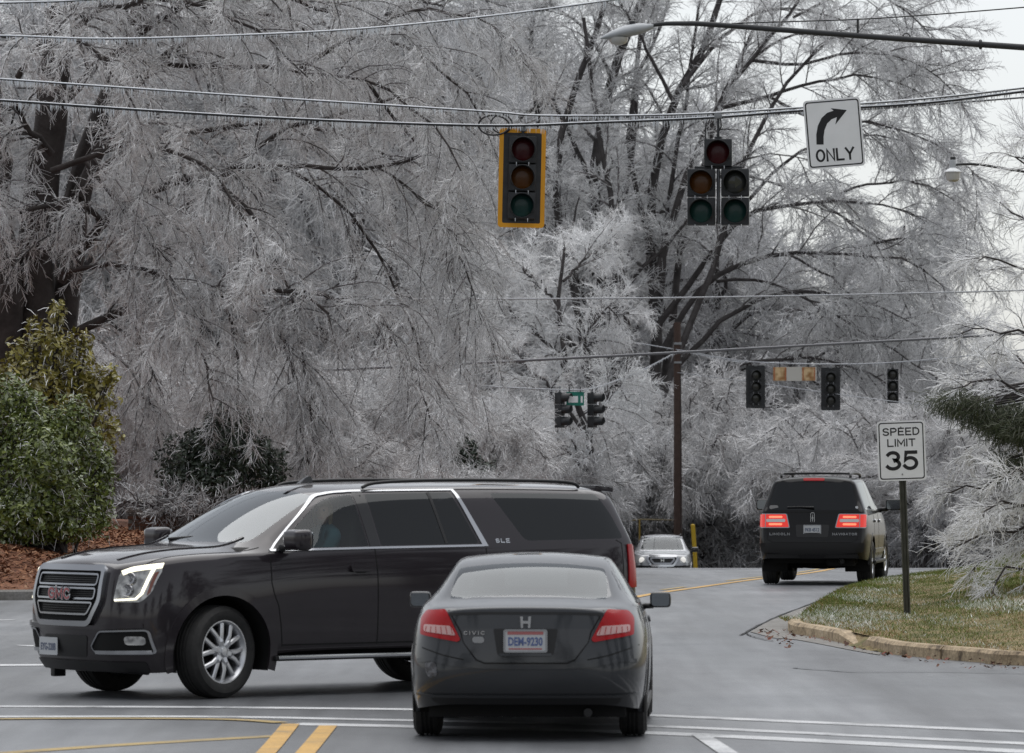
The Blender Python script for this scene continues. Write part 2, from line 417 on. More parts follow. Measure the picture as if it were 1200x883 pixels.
# ------------------------------------------------------------------ ground, road, kerbs, markings
def surf_mat(name, stops, scale, detail=8, rough=0.7, bump=(80, 0.35, 0.01), fine=None, spec=0.5):
    m = mat(name, stops[0][1], rough=rough, bump=bump, spec=spec); nt = m.node_tree; b = nt.nodes['Principled BSDF']
    tc = nt.nodes.new('ShaderNodeTexCoord'); tx = nt.nodes.new('ShaderNodeTexNoise')
    tx.inputs['Scale'].default_value = scale; tx.inputs['Detail'].default_value = detail; tx.inputs['Roughness'].default_value = 0.65
    nt.links.new(tc.outputs['Object'], tx.inputs['Vector'])
    cr = nt.nodes.new('ShaderNodeValToRGB'); e = cr.color_ramp.elements
    while len(e) < len(stops): e.new(0.5)
    for k, (p, c) in enumerate(stops): e[k].position = p; e[k].color = (*c, 1)
    nt.links.new(tx.outputs['Fac'], cr.inputs[0]); last = cr.outputs[0]
    if fine:
        t2 = nt.nodes.new('ShaderNodeTexNoise'); t2.inputs['Scale'].default_value = fine[0]; t2.inputs['Detail'].default_value = 3
        nt.links.new(tc.outputs['Object'], t2.inputs['Vector'])
        c2 = nt.nodes.new('ShaderNodeValToRGB'); c2.color_ramp.elements[0].position = 0.35; c2.color_ramp.elements[1].position = 0.65
        c2.color_ramp.elements[0].color = (fine[1],) * 3 + (1,); c2.color_ramp.elements[1].color = (fine[2],) * 3 + (1,)
        nt.links.new(t2.outputs['Fac'], c2.inputs[0])
        mx = nt.nodes.new('ShaderNodeMixRGB'); mx.blend_type = 'MULTIPLY'; mx.inputs[0].default_value = 1
        nt.links.new(last, mx.inputs[1]); nt.links.new(c2.outputs[0], mx.inputs[2]); last = mx.outputs[0]
    nt.links.new(last, b.inputs['Base Color'])
    return m

def asphalt_mat():
    m = surf_mat('asphalt', [(0.30, (0.098, 0.103, 0.112)), (0.44, (0.132, 0.138, 0.148)), (0.56, (0.160, 0.166, 0.176)), (0.70, (0.195, 0.200, 0.208))], 0.22, fine=(60, 0.86, 1.12), rough=0.62, bump=(120, 0.4, 0.006))
    nt = m.node_tree; b = nt.nodes['Principled BSDF']
    tc = nt.nodes.new('ShaderNodeTexCoord'); mp = nt.nodes.new('ShaderNodeMapping'); mp.inputs['Scale'].default_value = (0.9, 0.12, 1)
    mp.inputs['Rotation'].default_value = (0, 0, 0.1)
    nt.links.new(tc.outputs['Object'], mp.inputs[0])
    tx = nt.nodes.new('ShaderNodeTexNoise'); tx.inputs['Scale'].default_value = 1.0; tx.inputs['Detail'].default_value = 5; nt.links.new(mp.outputs[0], tx.inputs['Vector'])
    mr = nt.nodes.new('ShaderNodeMapRange'); mr.inputs[1].default_value = 0.3; mr.inputs[2].default_value = 0.7; mr.inputs[3].default_value = 0.30; mr.inputs[4].default_value = 0.55
    nt.links.new(tx.outputs['Fac'], mr.inputs[0]); nt.links.new(mr.outputs[0], b.inputs['Roughness'])
    # worn patches, stains and wheel-polished tracks of the surface itself
    old = b.inputs['Base Color'].links[0].from_socket
    for sc, lo, hi, p0, p1 in (((0.75, 0.045, 1), 0.72, 1.14, .36, .62), ((4.5, 0.28, 1), 0.84, 1.10, .32, .66), ((0.22, 0.03, 1), 0.82, 1.12, .40, .60)):
        m2 = nt.nodes.new('ShaderNodeMapping'); m2.inputs['Scale'].default_value = sc; m2.inputs['Rotation'].default_value = (0, 0, -0.12); nt.links.new(tc.outputs['Object'], m2.inputs[0])
        t2 = nt.nodes.new('ShaderNodeTexNoise'); t2.inputs['Scale'].default_value = 1.0; t2.inputs['Detail'].default_value = 6; nt.links.new(m2.outputs[0], t2.inputs['Vector'])
        r2 = nt.nodes.new('ShaderNodeMapRange'); r2.inputs[1].default_value = p0; r2.inputs[2].default_value = p1; r2.inputs[3].default_value = lo; r2.inputs[4].default_value = hi; nt.links.new(t2.outputs['Fac'], r2.inputs[0])
        mx = nt.nodes.new('ShaderNodeMixRGB'); mx.blend_type = 'MULTIPLY'; mx.inputs[0].default_value = 1; nt.links.new(old, mx.inputs[1]); nt.links.new(r2.outputs[0], mx.inputs[2]); old = mx.outputs[0]
    nt.links.new(old, b.inputs['Base Color'])
    return m
M['asphalt'] = asphalt_mat()
M['paint_white_line'] = surf_mat('road_white', [(0.34, (0.20, 0.205, 0.21)), (0.44, (0.46, 0.47, 0.48)), (0.56, (0.60, 0.61, 0.62)), (0.7, (0.68, 0.69, 0.70))], 1.6, fine=(40, 0.75, 1.0), rough=0.55)
M['paint_yellow_line'] = surf_mat('road_yellow', [(0.34, (0.24, 0.18, 0.10)), (0.44, (0.52, 0.31, 0.08)), (0.56, (0.62, 0.36, 0.08)), (0.7, (0.68, 0.41, 0.11))], 1.8, fine=(40, 0.8, 1.0), rough=0.55)
M['paint_yellow_faded'] = surf_mat('road_yellow_faded', [(0.30, (0.20, 0.17, 0.12)), (0.5, (0.40, 0.29, 0.11)), (0.75, (0.48, 0.34, 0.12))], 2.0, fine=(40, 0.8, 1.0), rough=0.6)
M['crack'] = mat('road_crack', (0.040, 0.041, 0.043), rough=0.9)
M['tar'] = mat('road_tar_seam', (0.098, 0.103, 0.110), rough=0.6)
M['concrete'] = surf_mat('kerb_concrete', [(0.36, (0.13, 0.095, 0.06)), (0.44, (0.38, 0.29, 0.185)), (0.58, (0.50, 0.39, 0.255)), (0.72, (0.55, 0.47, 0.35))], 3.5, fine=(30, 0.65, 1.1), rough=0.8)
M['concrete_grey'] = surf_mat('gutter_concrete', [(0.3, (0.15, 0.14, 0.125)), (0.5, (0.21, 0.20, 0.185)), (0.7, (0.25, 0.24, 0.23))], 2.2, fine=(30, 0.8, 1.1), rough=0.75)
M['soil_grass'] = surf_mat('winter_turf_soil', [(0.30, (0.085, 0.085, 0.03)), (0.45, (0.13, 0.115, 0.045)), (0.56, (0.24, 0.18, 0.09)), (0.72, (0.14, 0.085, 0.045))], 0.9, fine=(25, 0.6, 1.3), rough=0.95)
M['mulch'] = surf_mat('pine_straw_ground', [(0.30, (0.085, 0.032, 0.016)), (0.5, (0.15, 0.060, 0.030)), (0.7, (0.21, 0.095, 0.046))], 1.4, fine=(18, 0.55, 1.4), rough=0.95, bump=(12, 0.8, 0.08))
M['far_ground'] = surf_mat('leaf_litter_ground', [(0.3, (0.06, 0.05, 0.045)), (0.5, (0.10, 0.085, 0.078)), (0.7, (0.20, 0.19, 0.185))], 0.8, fine=(10, 0.6, 1.3), rough=0.95)

def grid_sheet(name, xs, ys, zf, mat_, kind='structure'):
    X, Y = np.meshgrid(xs, ys); Z = zf(X, Y)
    V = np.stack([X.ravel(), Y.ravel(), Z.ravel()], 1); nx, ny = len(xs), len(ys)
    i = np.arange(ny - 1)[:, None] * nx + np.arange(nx - 1)[None, :]
    F = np.stack([i, i + 1, i + nx + 1, i + nx], -1).reshape(-1, 4)
    o = mk_np(name, V, F, mat_); tag(o, kind=kind); return o

def poly_sheet(name, poly, zf, mat_, parent=None, step=1.5, grid=True):
    """conforming sheet inside a polygon"""
    P = []; n = len(poly)
    for i in range(n):
        a, b = Vector(poly[i]), Vector(poly[(i + 1) % n]); m = max(1, int((b - a).length / step))
        for k in range(m): P.append(a + (b - a) * k / m)
    nb = len(P); pts = list(P)
    if grid:
        A = np.array([tuple(p) for p in P])
        x0, y0 = A.min(0); x1, y1 = A.max(0)
        gx, gy = np.meshgrid(np.arange(x0, x1, step), np.arange(y0, y1, step)); G = np.stack([gx.ravel(), gy.ravel()], 1)
        ins = np.zeros(len(G), bool); B = np.roll(A, -1, 0)
        for (ax, ay), (bx, by) in zip(A, B):
            c = ((ay > G[:, 1]) != (by > G[:, 1])); 
            with np.errstate(divide='ignore', invalid='ignore'):
                xi = (bx - ax) * (G[:, 1] - ay) / (by - ay) + ax
            ins ^= c & (G[:, 0] < xi)
        pts += [Vector(g) for g in G[ins]]
    r = delaunay_2d_cdt(pts, [(i, (i + 1) % nb) for i in range(nb)], [list(range(nb))], 1, 1e-6)
    V2 = np.array([tuple(v) for v in r[0]]); Z = zf(V2[:, 0], V2[:, 1])
    V = np.column_stack([V2, Z])
    F = []
    for f in r[2]:
        a, b, c = (V2[i] for i in f[:3])
        F.append(f if (b[0] - a[0]) * (c[1] - a[1]) - (b[1] - a[1]) * (c[0] - a[0]) > 0 else list(reversed(f)))
    o = mk(name, V, F, mat_, parent, smooth=True)
    return o

def ribbon_poly(pts, w):
    pts = [Vector(p) for p in pts]; L, R = [], []
    for i, p in enumerate(pts):
        t = (pts[min(i + 1, len(pts) - 1)] - pts[max(i - 1, 0)]).normalized(); n = Vector((-t.y, t.x))
        ww = w[i] if hasattr(w, '__len__') else w
        L.append(p + n * ww / 2); R.append(p - n * ww / 2)
    return L, R

def smooth_line(pts, n=6):
    """Catmull-Rom through the points"""
    P = [Vector(p) for p in pts]; out = []
    for i in range(len(P) - 1):
        p0, p1, p2, p3 = P[max(i - 1, 0)], P[i], P[i + 1], P[min(i + 2, len(P) - 1)]
        for k in range(n):
            t = k / n
            out.append(0.5 * ((2 * p1) + (p2 - p0) * t + (2 * p0 - 5 * p1 + 4 * p2 - p3) * t * t + (3 * p1 - p0 - 3 * p2 + p3) * t ** 3))
    out.append(P[-1]); return out

def ribbon(name, pts, w, dz, mat_, parent, sm=True):
    pts = smooth_line(pts) if sm else [Vector(p) for p in pts]
    if sm and hasattr(w, '__len__'):
        w0 = w; w = list(np.interp(np.linspace(0, 1, len(pts)), np.linspace(0, 1, len(w0)), w0))
    L, R = ribbon_poly(pts, w); V = []
    for a, b in zip(L, R): V += [(a.x, a.y, float(gz(a.y)) + dz), (b.x, b.y, float(gz(b.y)) + dz)]
    F = [(2 * i, 2 * i + 1, 2 * i + 3, 2 * i + 2) for i in range(len(pts) - 1)]
    return mk(name, V, F, mat_, parent)

ys_far = np.concatenate([np.arange(-60, 300, 4.0), np.arange(300, 1500, 60.0)])
xs_far = np.concatenate([np.arange(-900, -160, 60.0), np.arange(-160, 160, 5.0), np.arange(160, 901, 60.0)])
ground = grid_sheet('ground', xs_far, ys_far, lambda X, Y: gz(Y) - 0.10, M['far_ground'])
tag(ground, 'dark frosty woodland floor beyond the roads', 'ground')

road = grid_sheet('road', np.arange(-60, 61, 2.0), np.arange(-20, 132, 1.0), lambda X, Y: gz(Y), M['asphalt'])
tag(road, 'grey damp asphalt of the road junction', 'road')

# far carriageway: runs over the crest, bearing right
CL = [(1.3, 68), (2.16, 74.4), (3.3, 80.5), (4.7, 88.5), (6.3, 98), (7.6, 110), (8.6, 125), (9.0, 145), (8.2, 175), (6.5, 205)]
ext = smooth_line(CL[5:]); Lx, Rx = ribbon_poly(ext, 11.0); V = []
for a, b in zip(Lx, Rx): V += [(a.x, a.y, float(gz(a.y)) + 0.004), (b.x, b.y, float(gz(b.y)) + 0.004)]
mk('downhill_lane', V, [(2 * i, 2 * i + 1, 2 * i + 3, 2 * i + 2) for i in range(len(ext) - 1)], M['asphalt'], road)

Wl, Yl, Yf = M['paint_white_line'], M['paint_yellow_line'], M['paint_yellow_faded']
G = lambda *pp: [gpt(x, y) for x, y in pp]
ribbon('crosswalk_line', G((-300, 827), (0, 828), (240, 829), (475, 831.5), (620, 834), (762, 838.5), (980, 848), (1200, 857.5), (1400, 866)), 0.27, 0.004, Wl, road)
ribbon('crosswalk_line', G((-300, 840), (0, 840), (240, 840), (435, 843.5), (600, 847), (762, 851), (980, 861), (1200, 871.5), (1400, 881)), 0.25, 0.004, Wl, road)
ribbon('stop_line', G((345, 848.5), (480, 851.5), (620, 855), (762, 859), (980, 869.5), (1200, 881), (1400, 893)), 0.34, 0.004, Wl, road)
ribbon('lane_line', G((820, 861.5), (857, 886), (905, 920), (1050, 1020), (1400, 1300)), [0.13, 0.14, 0.14, 0.14, 0.14], 0.008, Wl, road)
ribbon('lane_line', G((-400, 780), (-100, 780), (53, 779.5)), 0.42, 0.004, Wl, road)
ribbon('lane_line', G((20, 756.3), (60, 757.5), (140, 759)), [0.08, 0.40, 0.40], 0.004, Wl, road)
ribbon('lane_line', G((-200, 726), (-20, 727), (16, 726.6)), [0.4, 0.4, 0.1], 0.004, Wl, road)
ribbon('centre_line', G((341, 849), (322, 872), (300, 897), (250, 960), (150, 1100)), 0.14, 0.008, Yl, road)
ribbon('centre_line', G((385, 851), (366, 874), (345, 899), (300, 960), (210, 1100)), 0.14, 0.008, Yl, road)
ribbon('median_edge_line', G((-300, 905), (0, 883), (160, 872), (325, 862.5)), 0.20, 0.004, Yf, road)
ribbon('median_edge_line', G((-300, 848), (0, 843.2), (150, 842.6), (270, 843.8), (330, 847.5)), 0.16, 0.008, Yf, road)
ribbon('centre_line', CL, 0.16, 0.008, Yl, road)
cl2 = [(x - 0.30, y) for x, y in CL]
for a, b in ((77.5, 81.0), (86, 92), (97, 112)):
    seg = [p for p in smooth_line(cl2, 8) if a <= p.y <= b]; ribbon('centre_line', [tuple(p) for p in seg], 0.13, 0.008, Yf, road, sm=False)

# cracks, tar seams
rng = random.Random(5)
def wander(pts, amp, n=7):
    P = smooth_line(pts, n); return [(p.x + rng.uniform(-amp, amp), p.y + rng.uniform(-amp, amp)) for p in P]
ribbon('crack', wander(G((1040, 683), (1000, 692.5), (965, 703), (930, 716), (900, 728), (876, 741), (868, 745)), 0.012), 0.035, 0.012, M['crack'], road, sm=False)
ribbon('crack', wander(G((874, 742), (882, 747), (905, 752)), 0.012), 0.022, 0.012, M['crack'], road, sm=False)
ribbon('tar_seam', wander(G((930, 783), (1000, 788), (1100, 788), (1200, 790), (1300, 790)), 0.04), 0.05, 0.011, M['tar'], road, sm=False)

# right verge
near_edge = G((931, 740), (952, 744.5), (985, 751), (1012, 757), (1052, 766), (1110, 772), (1160, 776), (1210, 780)) + [(8.5, 44.5), (16, 42.5), (30, 42), (60, 42)]
far_edge = [(3.62, 59.2), (3.95, 62.5), (4.65, 69), (5.45, 75.5), (6.5, 82), (7.9, 89), (9.6, 97), (11.4, 107), (13.2, 120), (14, 131)]
v_near = [Vector(p) for p in smooth_line(near_edge[:8], 5)] + [Vector(p) for p in near_edge[8:]]
v_far = [Vector(p) for p in smooth_line(far_edge, 5)]
verge_poly = [tuple(p) for p in reversed(v_far)] + [tuple(p) for p in v_near] + [(60, 131)]
bnd = np.array([tuple(p) for p in list(reversed(v_far)) + v_near])
def dist_line(X, Y, L):
    X = np.asarray(X, float); Y = np.asarray(Y, float); D = np.full(X.shape, 1e9)
    for (ax, ay), (bx, by) in zip(L[:-1], L[1:]):
        dx, dy = bx - ax, by - ay; t = np.clip(((X - ax) * dx + (Y - ay) * dy) / (dx * dx + dy * dy + 1e-12), 0, 1)
        D = np.minimum(D, np.hypot(X - ax - t * dx, Y - ay - t * dy))
    return D
ditch = np.array([(8.4, 66), (7.9, 62), (7.6, 58), (7.9, 52), (9.5, 47)])
nearL = np.array([tuple(p) for p in v_near])
def verge_z(X, Y):
    X = np.asarray(X, float); Y = np.asarray(Y, float)
    D = dist_line(X, Y, bnd); dn = dist_line(X, Y, nearL)
    edge = 0.012 + 0.118 * np.clip(1.6 - 0.35 * dn, 0, 1)           # the far side lies flush with the road
    lift = np.clip(D / 3.2, 0, 1); lift = lift * lift * (3 - 2 * lift)
    z = gz(Y) + np.where(D < 0.02, edge, np.maximum(edge, 0.13)) + 0.05 * lift
    dd = dist_line(X, Y, ditch); z = z - 0.34 * np.exp(-(dd / 0.55) ** 2) * lift
    z = z + 0.75 * np.clip((X - 4.9) / 7, 0, 1) * lift
    return z + 0.02 * lift * np.sin(X * 2.1 + Y * 0.8) * np.sin(Y * 1.3 - X)
verge = poly_sheet('grass_verge', verge_poly, verge_z, M['soil_grass'], step=0.8)
tag(verge, 'patchy frosted grass verge at the right corner', 'verge', kind='structure')

def kerb(name, line, parent, w=0.17, h=0.14, mat_=None, taper=(0.0, 0.0)):
    """rounded concrete kerb along a ground line, sunk a little"""
    P = [Vector(p) for p in line]; prof = [(-w / 2, -0.06), (-w / 2, h - 0.035), (-w / 2 + 0.035, h), (w / 2 - 0.02, h), (w / 2, h - 0.02), (w / 2, -0.06)]
    V, F = [], []; k = len(prof)
    for i, p in enumerate(P):
        t = (P[min(i + 1, len(P) - 1)] - P[max(i - 1, 0)]).normalized(); n = Vector((-t.y, t.x)); z = float(gz(p.y))
        u = i / (len(P) - 1); dip = taper[0] * max(0, 1 - u * 6) + taper[1] * max(0, 1 - (1 - u) * 6)
        for (a, b) in prof:
            q = p + n * a; V.append((q.x, q.y, z + (b if b < 0 else b * (1 - dip) - 0.02 * dip)))
    for i in range(len(P) - 1):
        for j in range(k - 1): F.append((i * k + j, i * k + j + 1, (i + 1) * k + j + 1, (i + 1) * k + j))
    F.append(tuple(range(k))); F.append(tuple(reversed(range((len(P) - 1) * k, len(P) * k))))
    F = [tuple(reversed(f)) for f in F]
    o = mk(name, V, F, mat_ or M['concrete'], parent, smooth=True); o.data.set_sharp_from_angle(angle=math.radians(35)); return o

kr = empty('corner_kerb', (0, 0, 0)); tag(kr, 'worn tan concrete kerb around the right grass corner', 'kerb', kind='structure')
k1 = smooth_line(G((937, 734), (931, 739), (938, 743.5), (955, 746), (985, 752), (1014, 758.5)), 6)
k2 = smooth_line(G((1014.5, 758.6), (1030, 762), (1052, 766.5), (1075, 769), (1110, 772.5)), 6)
k3 = smooth_line(G((1111.5, 772.6), (1160, 776.5), (1210, 780)) + [(8.5, 44.4), (16, 42.4), (30, 41.9), (60, 41.9)], 6)
kerb('kerb_stone', k1, kr, taper=(0.5, 0.9)); kerb('kerb_stone', k2, kr, taper=(0.95, 0)); kerb('kerb_stone', k3, kr)

# worn gap between the stones: soil slumps over the dipped kerb
slump = smooth_line(G((985, 751.5), (1000, 756), (1014, 759.5), (1030, 763), (1046, 766)), 4); V = []
for i, p_ in enumerate(slump):
    w_ = math.sin(math.pi * i / (len(slump) - 1)); 
    for a_, z_ in ((-.13 - .10 * w_, .012), (0, .03 + .02 * w_), (.14, .10), (.34, .135)):
        q_ = p_ + Vector((a_ * .45, a_ * .9)); V.append((q_.x, q_.y, z_ + .01 * math.sin(i * 2.1)))
mk('soil_slump', V, [(4 * i + k, 4 * i + k + 1, 4 * i + k + 5, 4 * i + k + 4) for i in range(len(slump) - 1) for k in range(3)], M['soil_grass'], kr, smooth=True)

gut = [gpt(x, y) for x, y in ((1000, 693.5), (965, 703.6), (930, 716.6), (900, 728.6), (879, 741), (905, 748), (932, 750), (960, 755), (1000, 763), (1030, 768), (1034, 764), (1008, 758), (985, 752.5), (955, 746.5), (936, 743), (929, 739), (938, 732), (950, 724), (975, 711), (1003, 696))]
g_ = poly_sheet('gutter', gut, lambda X, Y: gz(Y) + 0.007, M['concrete_grey'], kr, step=0.5)

# left bank with pine straw, kerb, side street edge
left_edge = [(-60, 68.0), (-30, 69.2), (-14, 70.6), (-9.5, 71.2), (-7.4, 71.8), (-5.6, 73.4), (-4.9, 76), (-4.3, 80), (-3.0, 87), (-1.5, 95), (0.2, 105), (1.6, 118), (2.0, 131)]
lb = smooth_line(left_edge, 5); lbn = np.array([tuple(p) for p in lb])
def bank_z(X, Y):
    X = np.asarray(X, float); Y = np.asarray(Y, float)
    D = dist_line(X, Y, lbn); s = 1 - np.exp(-np.maximum(D - 0.5, 0) / 4.6)
    return gz(Y) + 0.13 + 0.06 * np.clip(D, 0, 1) + 1.12 * s + 0.05 * np.clip(D / 3, 0, 1) * np.sin(X * 1.7) * np.sin(Y * 1.1 + X * 0.4)
bank_poly = [tuple(p) for p in lb] + [(2.0, 150), (-60, 150)]
bank = poly_sheet('planted_bank', bank_poly, bank_z, M['mulch'], step=1.2)
tag(bank, 'low bank covered in red-brown pine straw at left', 'bank', kind='structure')
lk = empty('left_kerb', (0, 0, 0)); tag(lk, 'pale concrete kerb below the pine straw bank', 'kerb', kind='structure')
kl = [(p.x + 0.02, p.y - 0.10) for p in lb[5:]]
kerb('kerb_stone', [Vector(p) for p in reversed(kl)], lk, w=0.3, h=0.15, mat_=M['concrete_grey'])
pv = [(p.x, p.y - 0.02) for p in lb[5:26]]; pw = [(p[0] + 0.1, p[1] + 1.3) for p in reversed(pv)]
sw = poly_sheet('sidewalk', pv + pw, lambda X, Y: gz(Y) + 0.155 + 0 * X, M['concrete_grey'], lk, step=1.0)

# pine straw litter: loose needles and leaves over the bank (nobody could count them)
def litter(name, n, region, zf, mats, lmin, lmax, width, seed, label, parent=None, cat='litter'):
    r = np.random.default_rng(seed); (x0, x1, y0, y1) = region
    X = r.uniform(x0, x1, n * 3); Y = r.uniform(y0, y1, n * 3)
    keep = zf[1](X, Y); X, Y = X[keep][:n], Y[keep][:n]; Z = zf[0](X, Y); m = len(X)
    a = r.uniform(0, 2 * math.pi, m); L = r.uniform(lmin, lmax, m); tilt = r.uniform(-0.25, 0.5, m); W = L * width
    d = np.stack([np.cos(a), np.sin(a), tilt], 1) * L[:, None]; s = np.stack([-np.sin(a), np.cos(a), r.uniform(-0.6, 0.6, m)], 1) * W[:, None]
    c = np.stack([X, Y, Z + 0.015 + r.uniform(0, 0.03, m)], 1)
    V = np.stack([c - d * .5 - s * .3, c - d * .5 + s * .3, c + s * .6 + d * .1, c + d * .5 + np.array([0, 0, 0.01]), c - s * .6 + d * .1], 1).reshape(-1, 3)
    b = np.arange(m)[:, None] * 5
    F = np.concatenate([b + np.array([[0, 1, 2]]), b + np.array([[0, 2, 4]]), b + np.array([[4, 2, 3]])])
    o = mk_np(name, V, F, mats, parent, smooth=False); tag(o, label, cat, kind='stuff'); return o
def leafy(name, cols, scale=3.0, rough=0.85):
    m = mat(name, cols[0], rough=rough); nt = m.node_tree; b = nt.nodes['Principled BSDF']
    ge = nt.nodes.new('ShaderNodeNewGeometry'); cr = nt.nodes.new('ShaderNodeValToRGB'); e = cr.color_ramp.elements
    while len(e) < len(cols): e.new(0.5)
    for k, c in enumerate(cols): e[k].position = k / (len(cols) - 1); e[k].color = (*c, 1)
    nt.links.new(ge.outputs['Random Per Island'], cr.inputs[0]); nt.links.new(cr.outputs[0], b.inputs['Base Color']); return m
M['straw'] = leafy('pine_straw', [(0.09, 0.032, 0.015), (0.19, 0.072, 0.032), (0.26, 0.12, 0.055), (0.13, 0.048, 0.022), (0.30, 0.17, 0.10)])
M['leaf_brown'] = leafy('dead_leaves', [(0.05, 0.022, 0.015), (0.13, 0.06, 0.035), (0.2, 0.10, 0.06), (0.16, 0.035, 0.025)])
in_bank = lambda X, Y: (dist_line(X, Y, lbn) > 0.25) & (X < np.interp(Y, lbn[:, 1], lbn[:, 0]))
litter('pine_straw', 42000, (-14, -1.5, 71.5, 92), (bank_z, in_bank), M['straw'], 0.05, 0.17, 0.25, 3, 'red-brown pine straw and fallen leaves over the bank')
in_road = lambda X, Y: (dist_line(X, Y, nearL) > 0.15) & (dist_line(X, Y, nearL) < 0.9 + 0.6 * np.sin(X * 3)) & (Y < np.interp(X, nearL[:, 0], nearL[:, 1]))
litter('gutter_leaves', 700, (3.0, 8, 44, 58), (lambda X, Y: gz(Y), in_road), M['leaf_brown'], 0.02, 0.07, 0.6, 4, 'dead brown leaves blown into the gutter', cat='leaves')

# frosted turf: blades of grass on the verge
def blades(name, n, seed, mat_, cond, hmin, hmax, wid, label):
    r = np.random.default_rng(seed); X = r.uniform(3.4, 11.5, n * 4); Y = r.uniform(46, 100, n * 4)
    nx = np.interp(X, nearL[:, 0], nearL[:, 1]); fL = np.array([tuple(p) for p in v_far]); fx = np.interp(Y, fL[:, 1], fL[:, 0])
    k = (Y > nx + 0.14) & ((X > fx + 0.05) | (Y < 58.8)) & cond(X, Y, r.uniform(0, 1, len(X))); k &= np.abs(X) < 0.118 * Y
    X, Y = X[k][:n], Y[k][:n]; Z = verge_z(X, Y); m = len(X)
    a = r.uniform(0, 2 * math.pi, m); H = r.uniform(hmin, hmax, m); lean = r.uniform(0.2, 1.3, m) * H; w = wid * r.uniform(0.7, 1.4, m)
    c = np.stack([X, Y, Z - 0.01], 1); s = np.stack([np.cos(a), np.sin(a), 0 * a], 1) * w[:, None]; b = r.uniform(0, 2 * math.pi, m)
    t = c + np.stack([np.cos(b) * lean, np.sin(b) * lean, H], 1)
    V = np.stack([c - s, c + s, t], 1).reshape(-1, 3); F = np.arange(m * 3).reshape(-1, 3)
    o = mk_np(name, V, F, mat_, None, smooth=False); tag(o, label, 'grass', kind='stuff')
def n2(X, Y, s, p): return 0.5 + 0.25 * (np.sin(X * s * 1.6 + p + Y * .06) * np.sin(Y * s * 0.22 + p * 2 + X * .5) + np.sin(X * s * 3.7 + p * 3 + Y * 0.16) * np.sin(Y * s * .47 - p + X * 1.1))
M['blade_green'] = leafy('grass_green', [(0.065, 0.105, 0.018), (0.11, 0.16, 0.026), (0.17, 0.20, 0.042), (0.085, 0.135, 0.022)])
M['blade_straw'] = leafy('grass_straw', [(0.20, 0.125, 0.045), (0.34, 0.22, 0.09), (0.25, 0.12, 0.055), (0.40, 0.28, 0.14)])
M['blade_ice'] = leafy('grass_iced', [(0.60, 0.63, 0.60), (0.82, 0.84, 0.82), (0.48, 0.55, 0.44), (0.7, 0.65, 0.62)], rough=0.4)
frost = lambda X, Y: n2(X, Y, 1.1, 0.6) + 0.45 * np.exp(-((X - 5.9) / 1.5) ** 2 - ((Y - 57.5) / 4.5) ** 2) + 0.30 * np.exp(-((X - 4.5) / 0.5) ** 2 - ((Y - 58.5) / 3.0) ** 2)
blades('green_grass', 95000, 1, M['blade_green'], lambda X, Y, u: u < np.clip(0.70 + 1.3 * (n2(X, Y, 0.8, 2.0) - 0.45) + 0.03 * (Y - 56), 0.15, 1.0), 0.018, 0.055, 0.005, 'short green grass on the right verge')
blades('straw_grass', 65000, 2, M['blade_straw'], lambda X, Y, u: u < np.clip(0.14 + 0.7 * np.exp(-dist_line(X, Y, nearL) / 1.2) + 1.4 * (n2(X, Y, 1.4, 4.0) - 0.5), 0.02, 1), 0.012, 0.045, 0.005, 'dead straw coloured grass on the right verge')
blades('iced_grass', 46000, 3, M['blade_ice'], lambda X, Y, u: u < np.clip((frost(X, Y) - 0.62) * 2.8, 0, 1), 0.02, 0.06, 0.006, 'ice coated grass around the speed sign post')
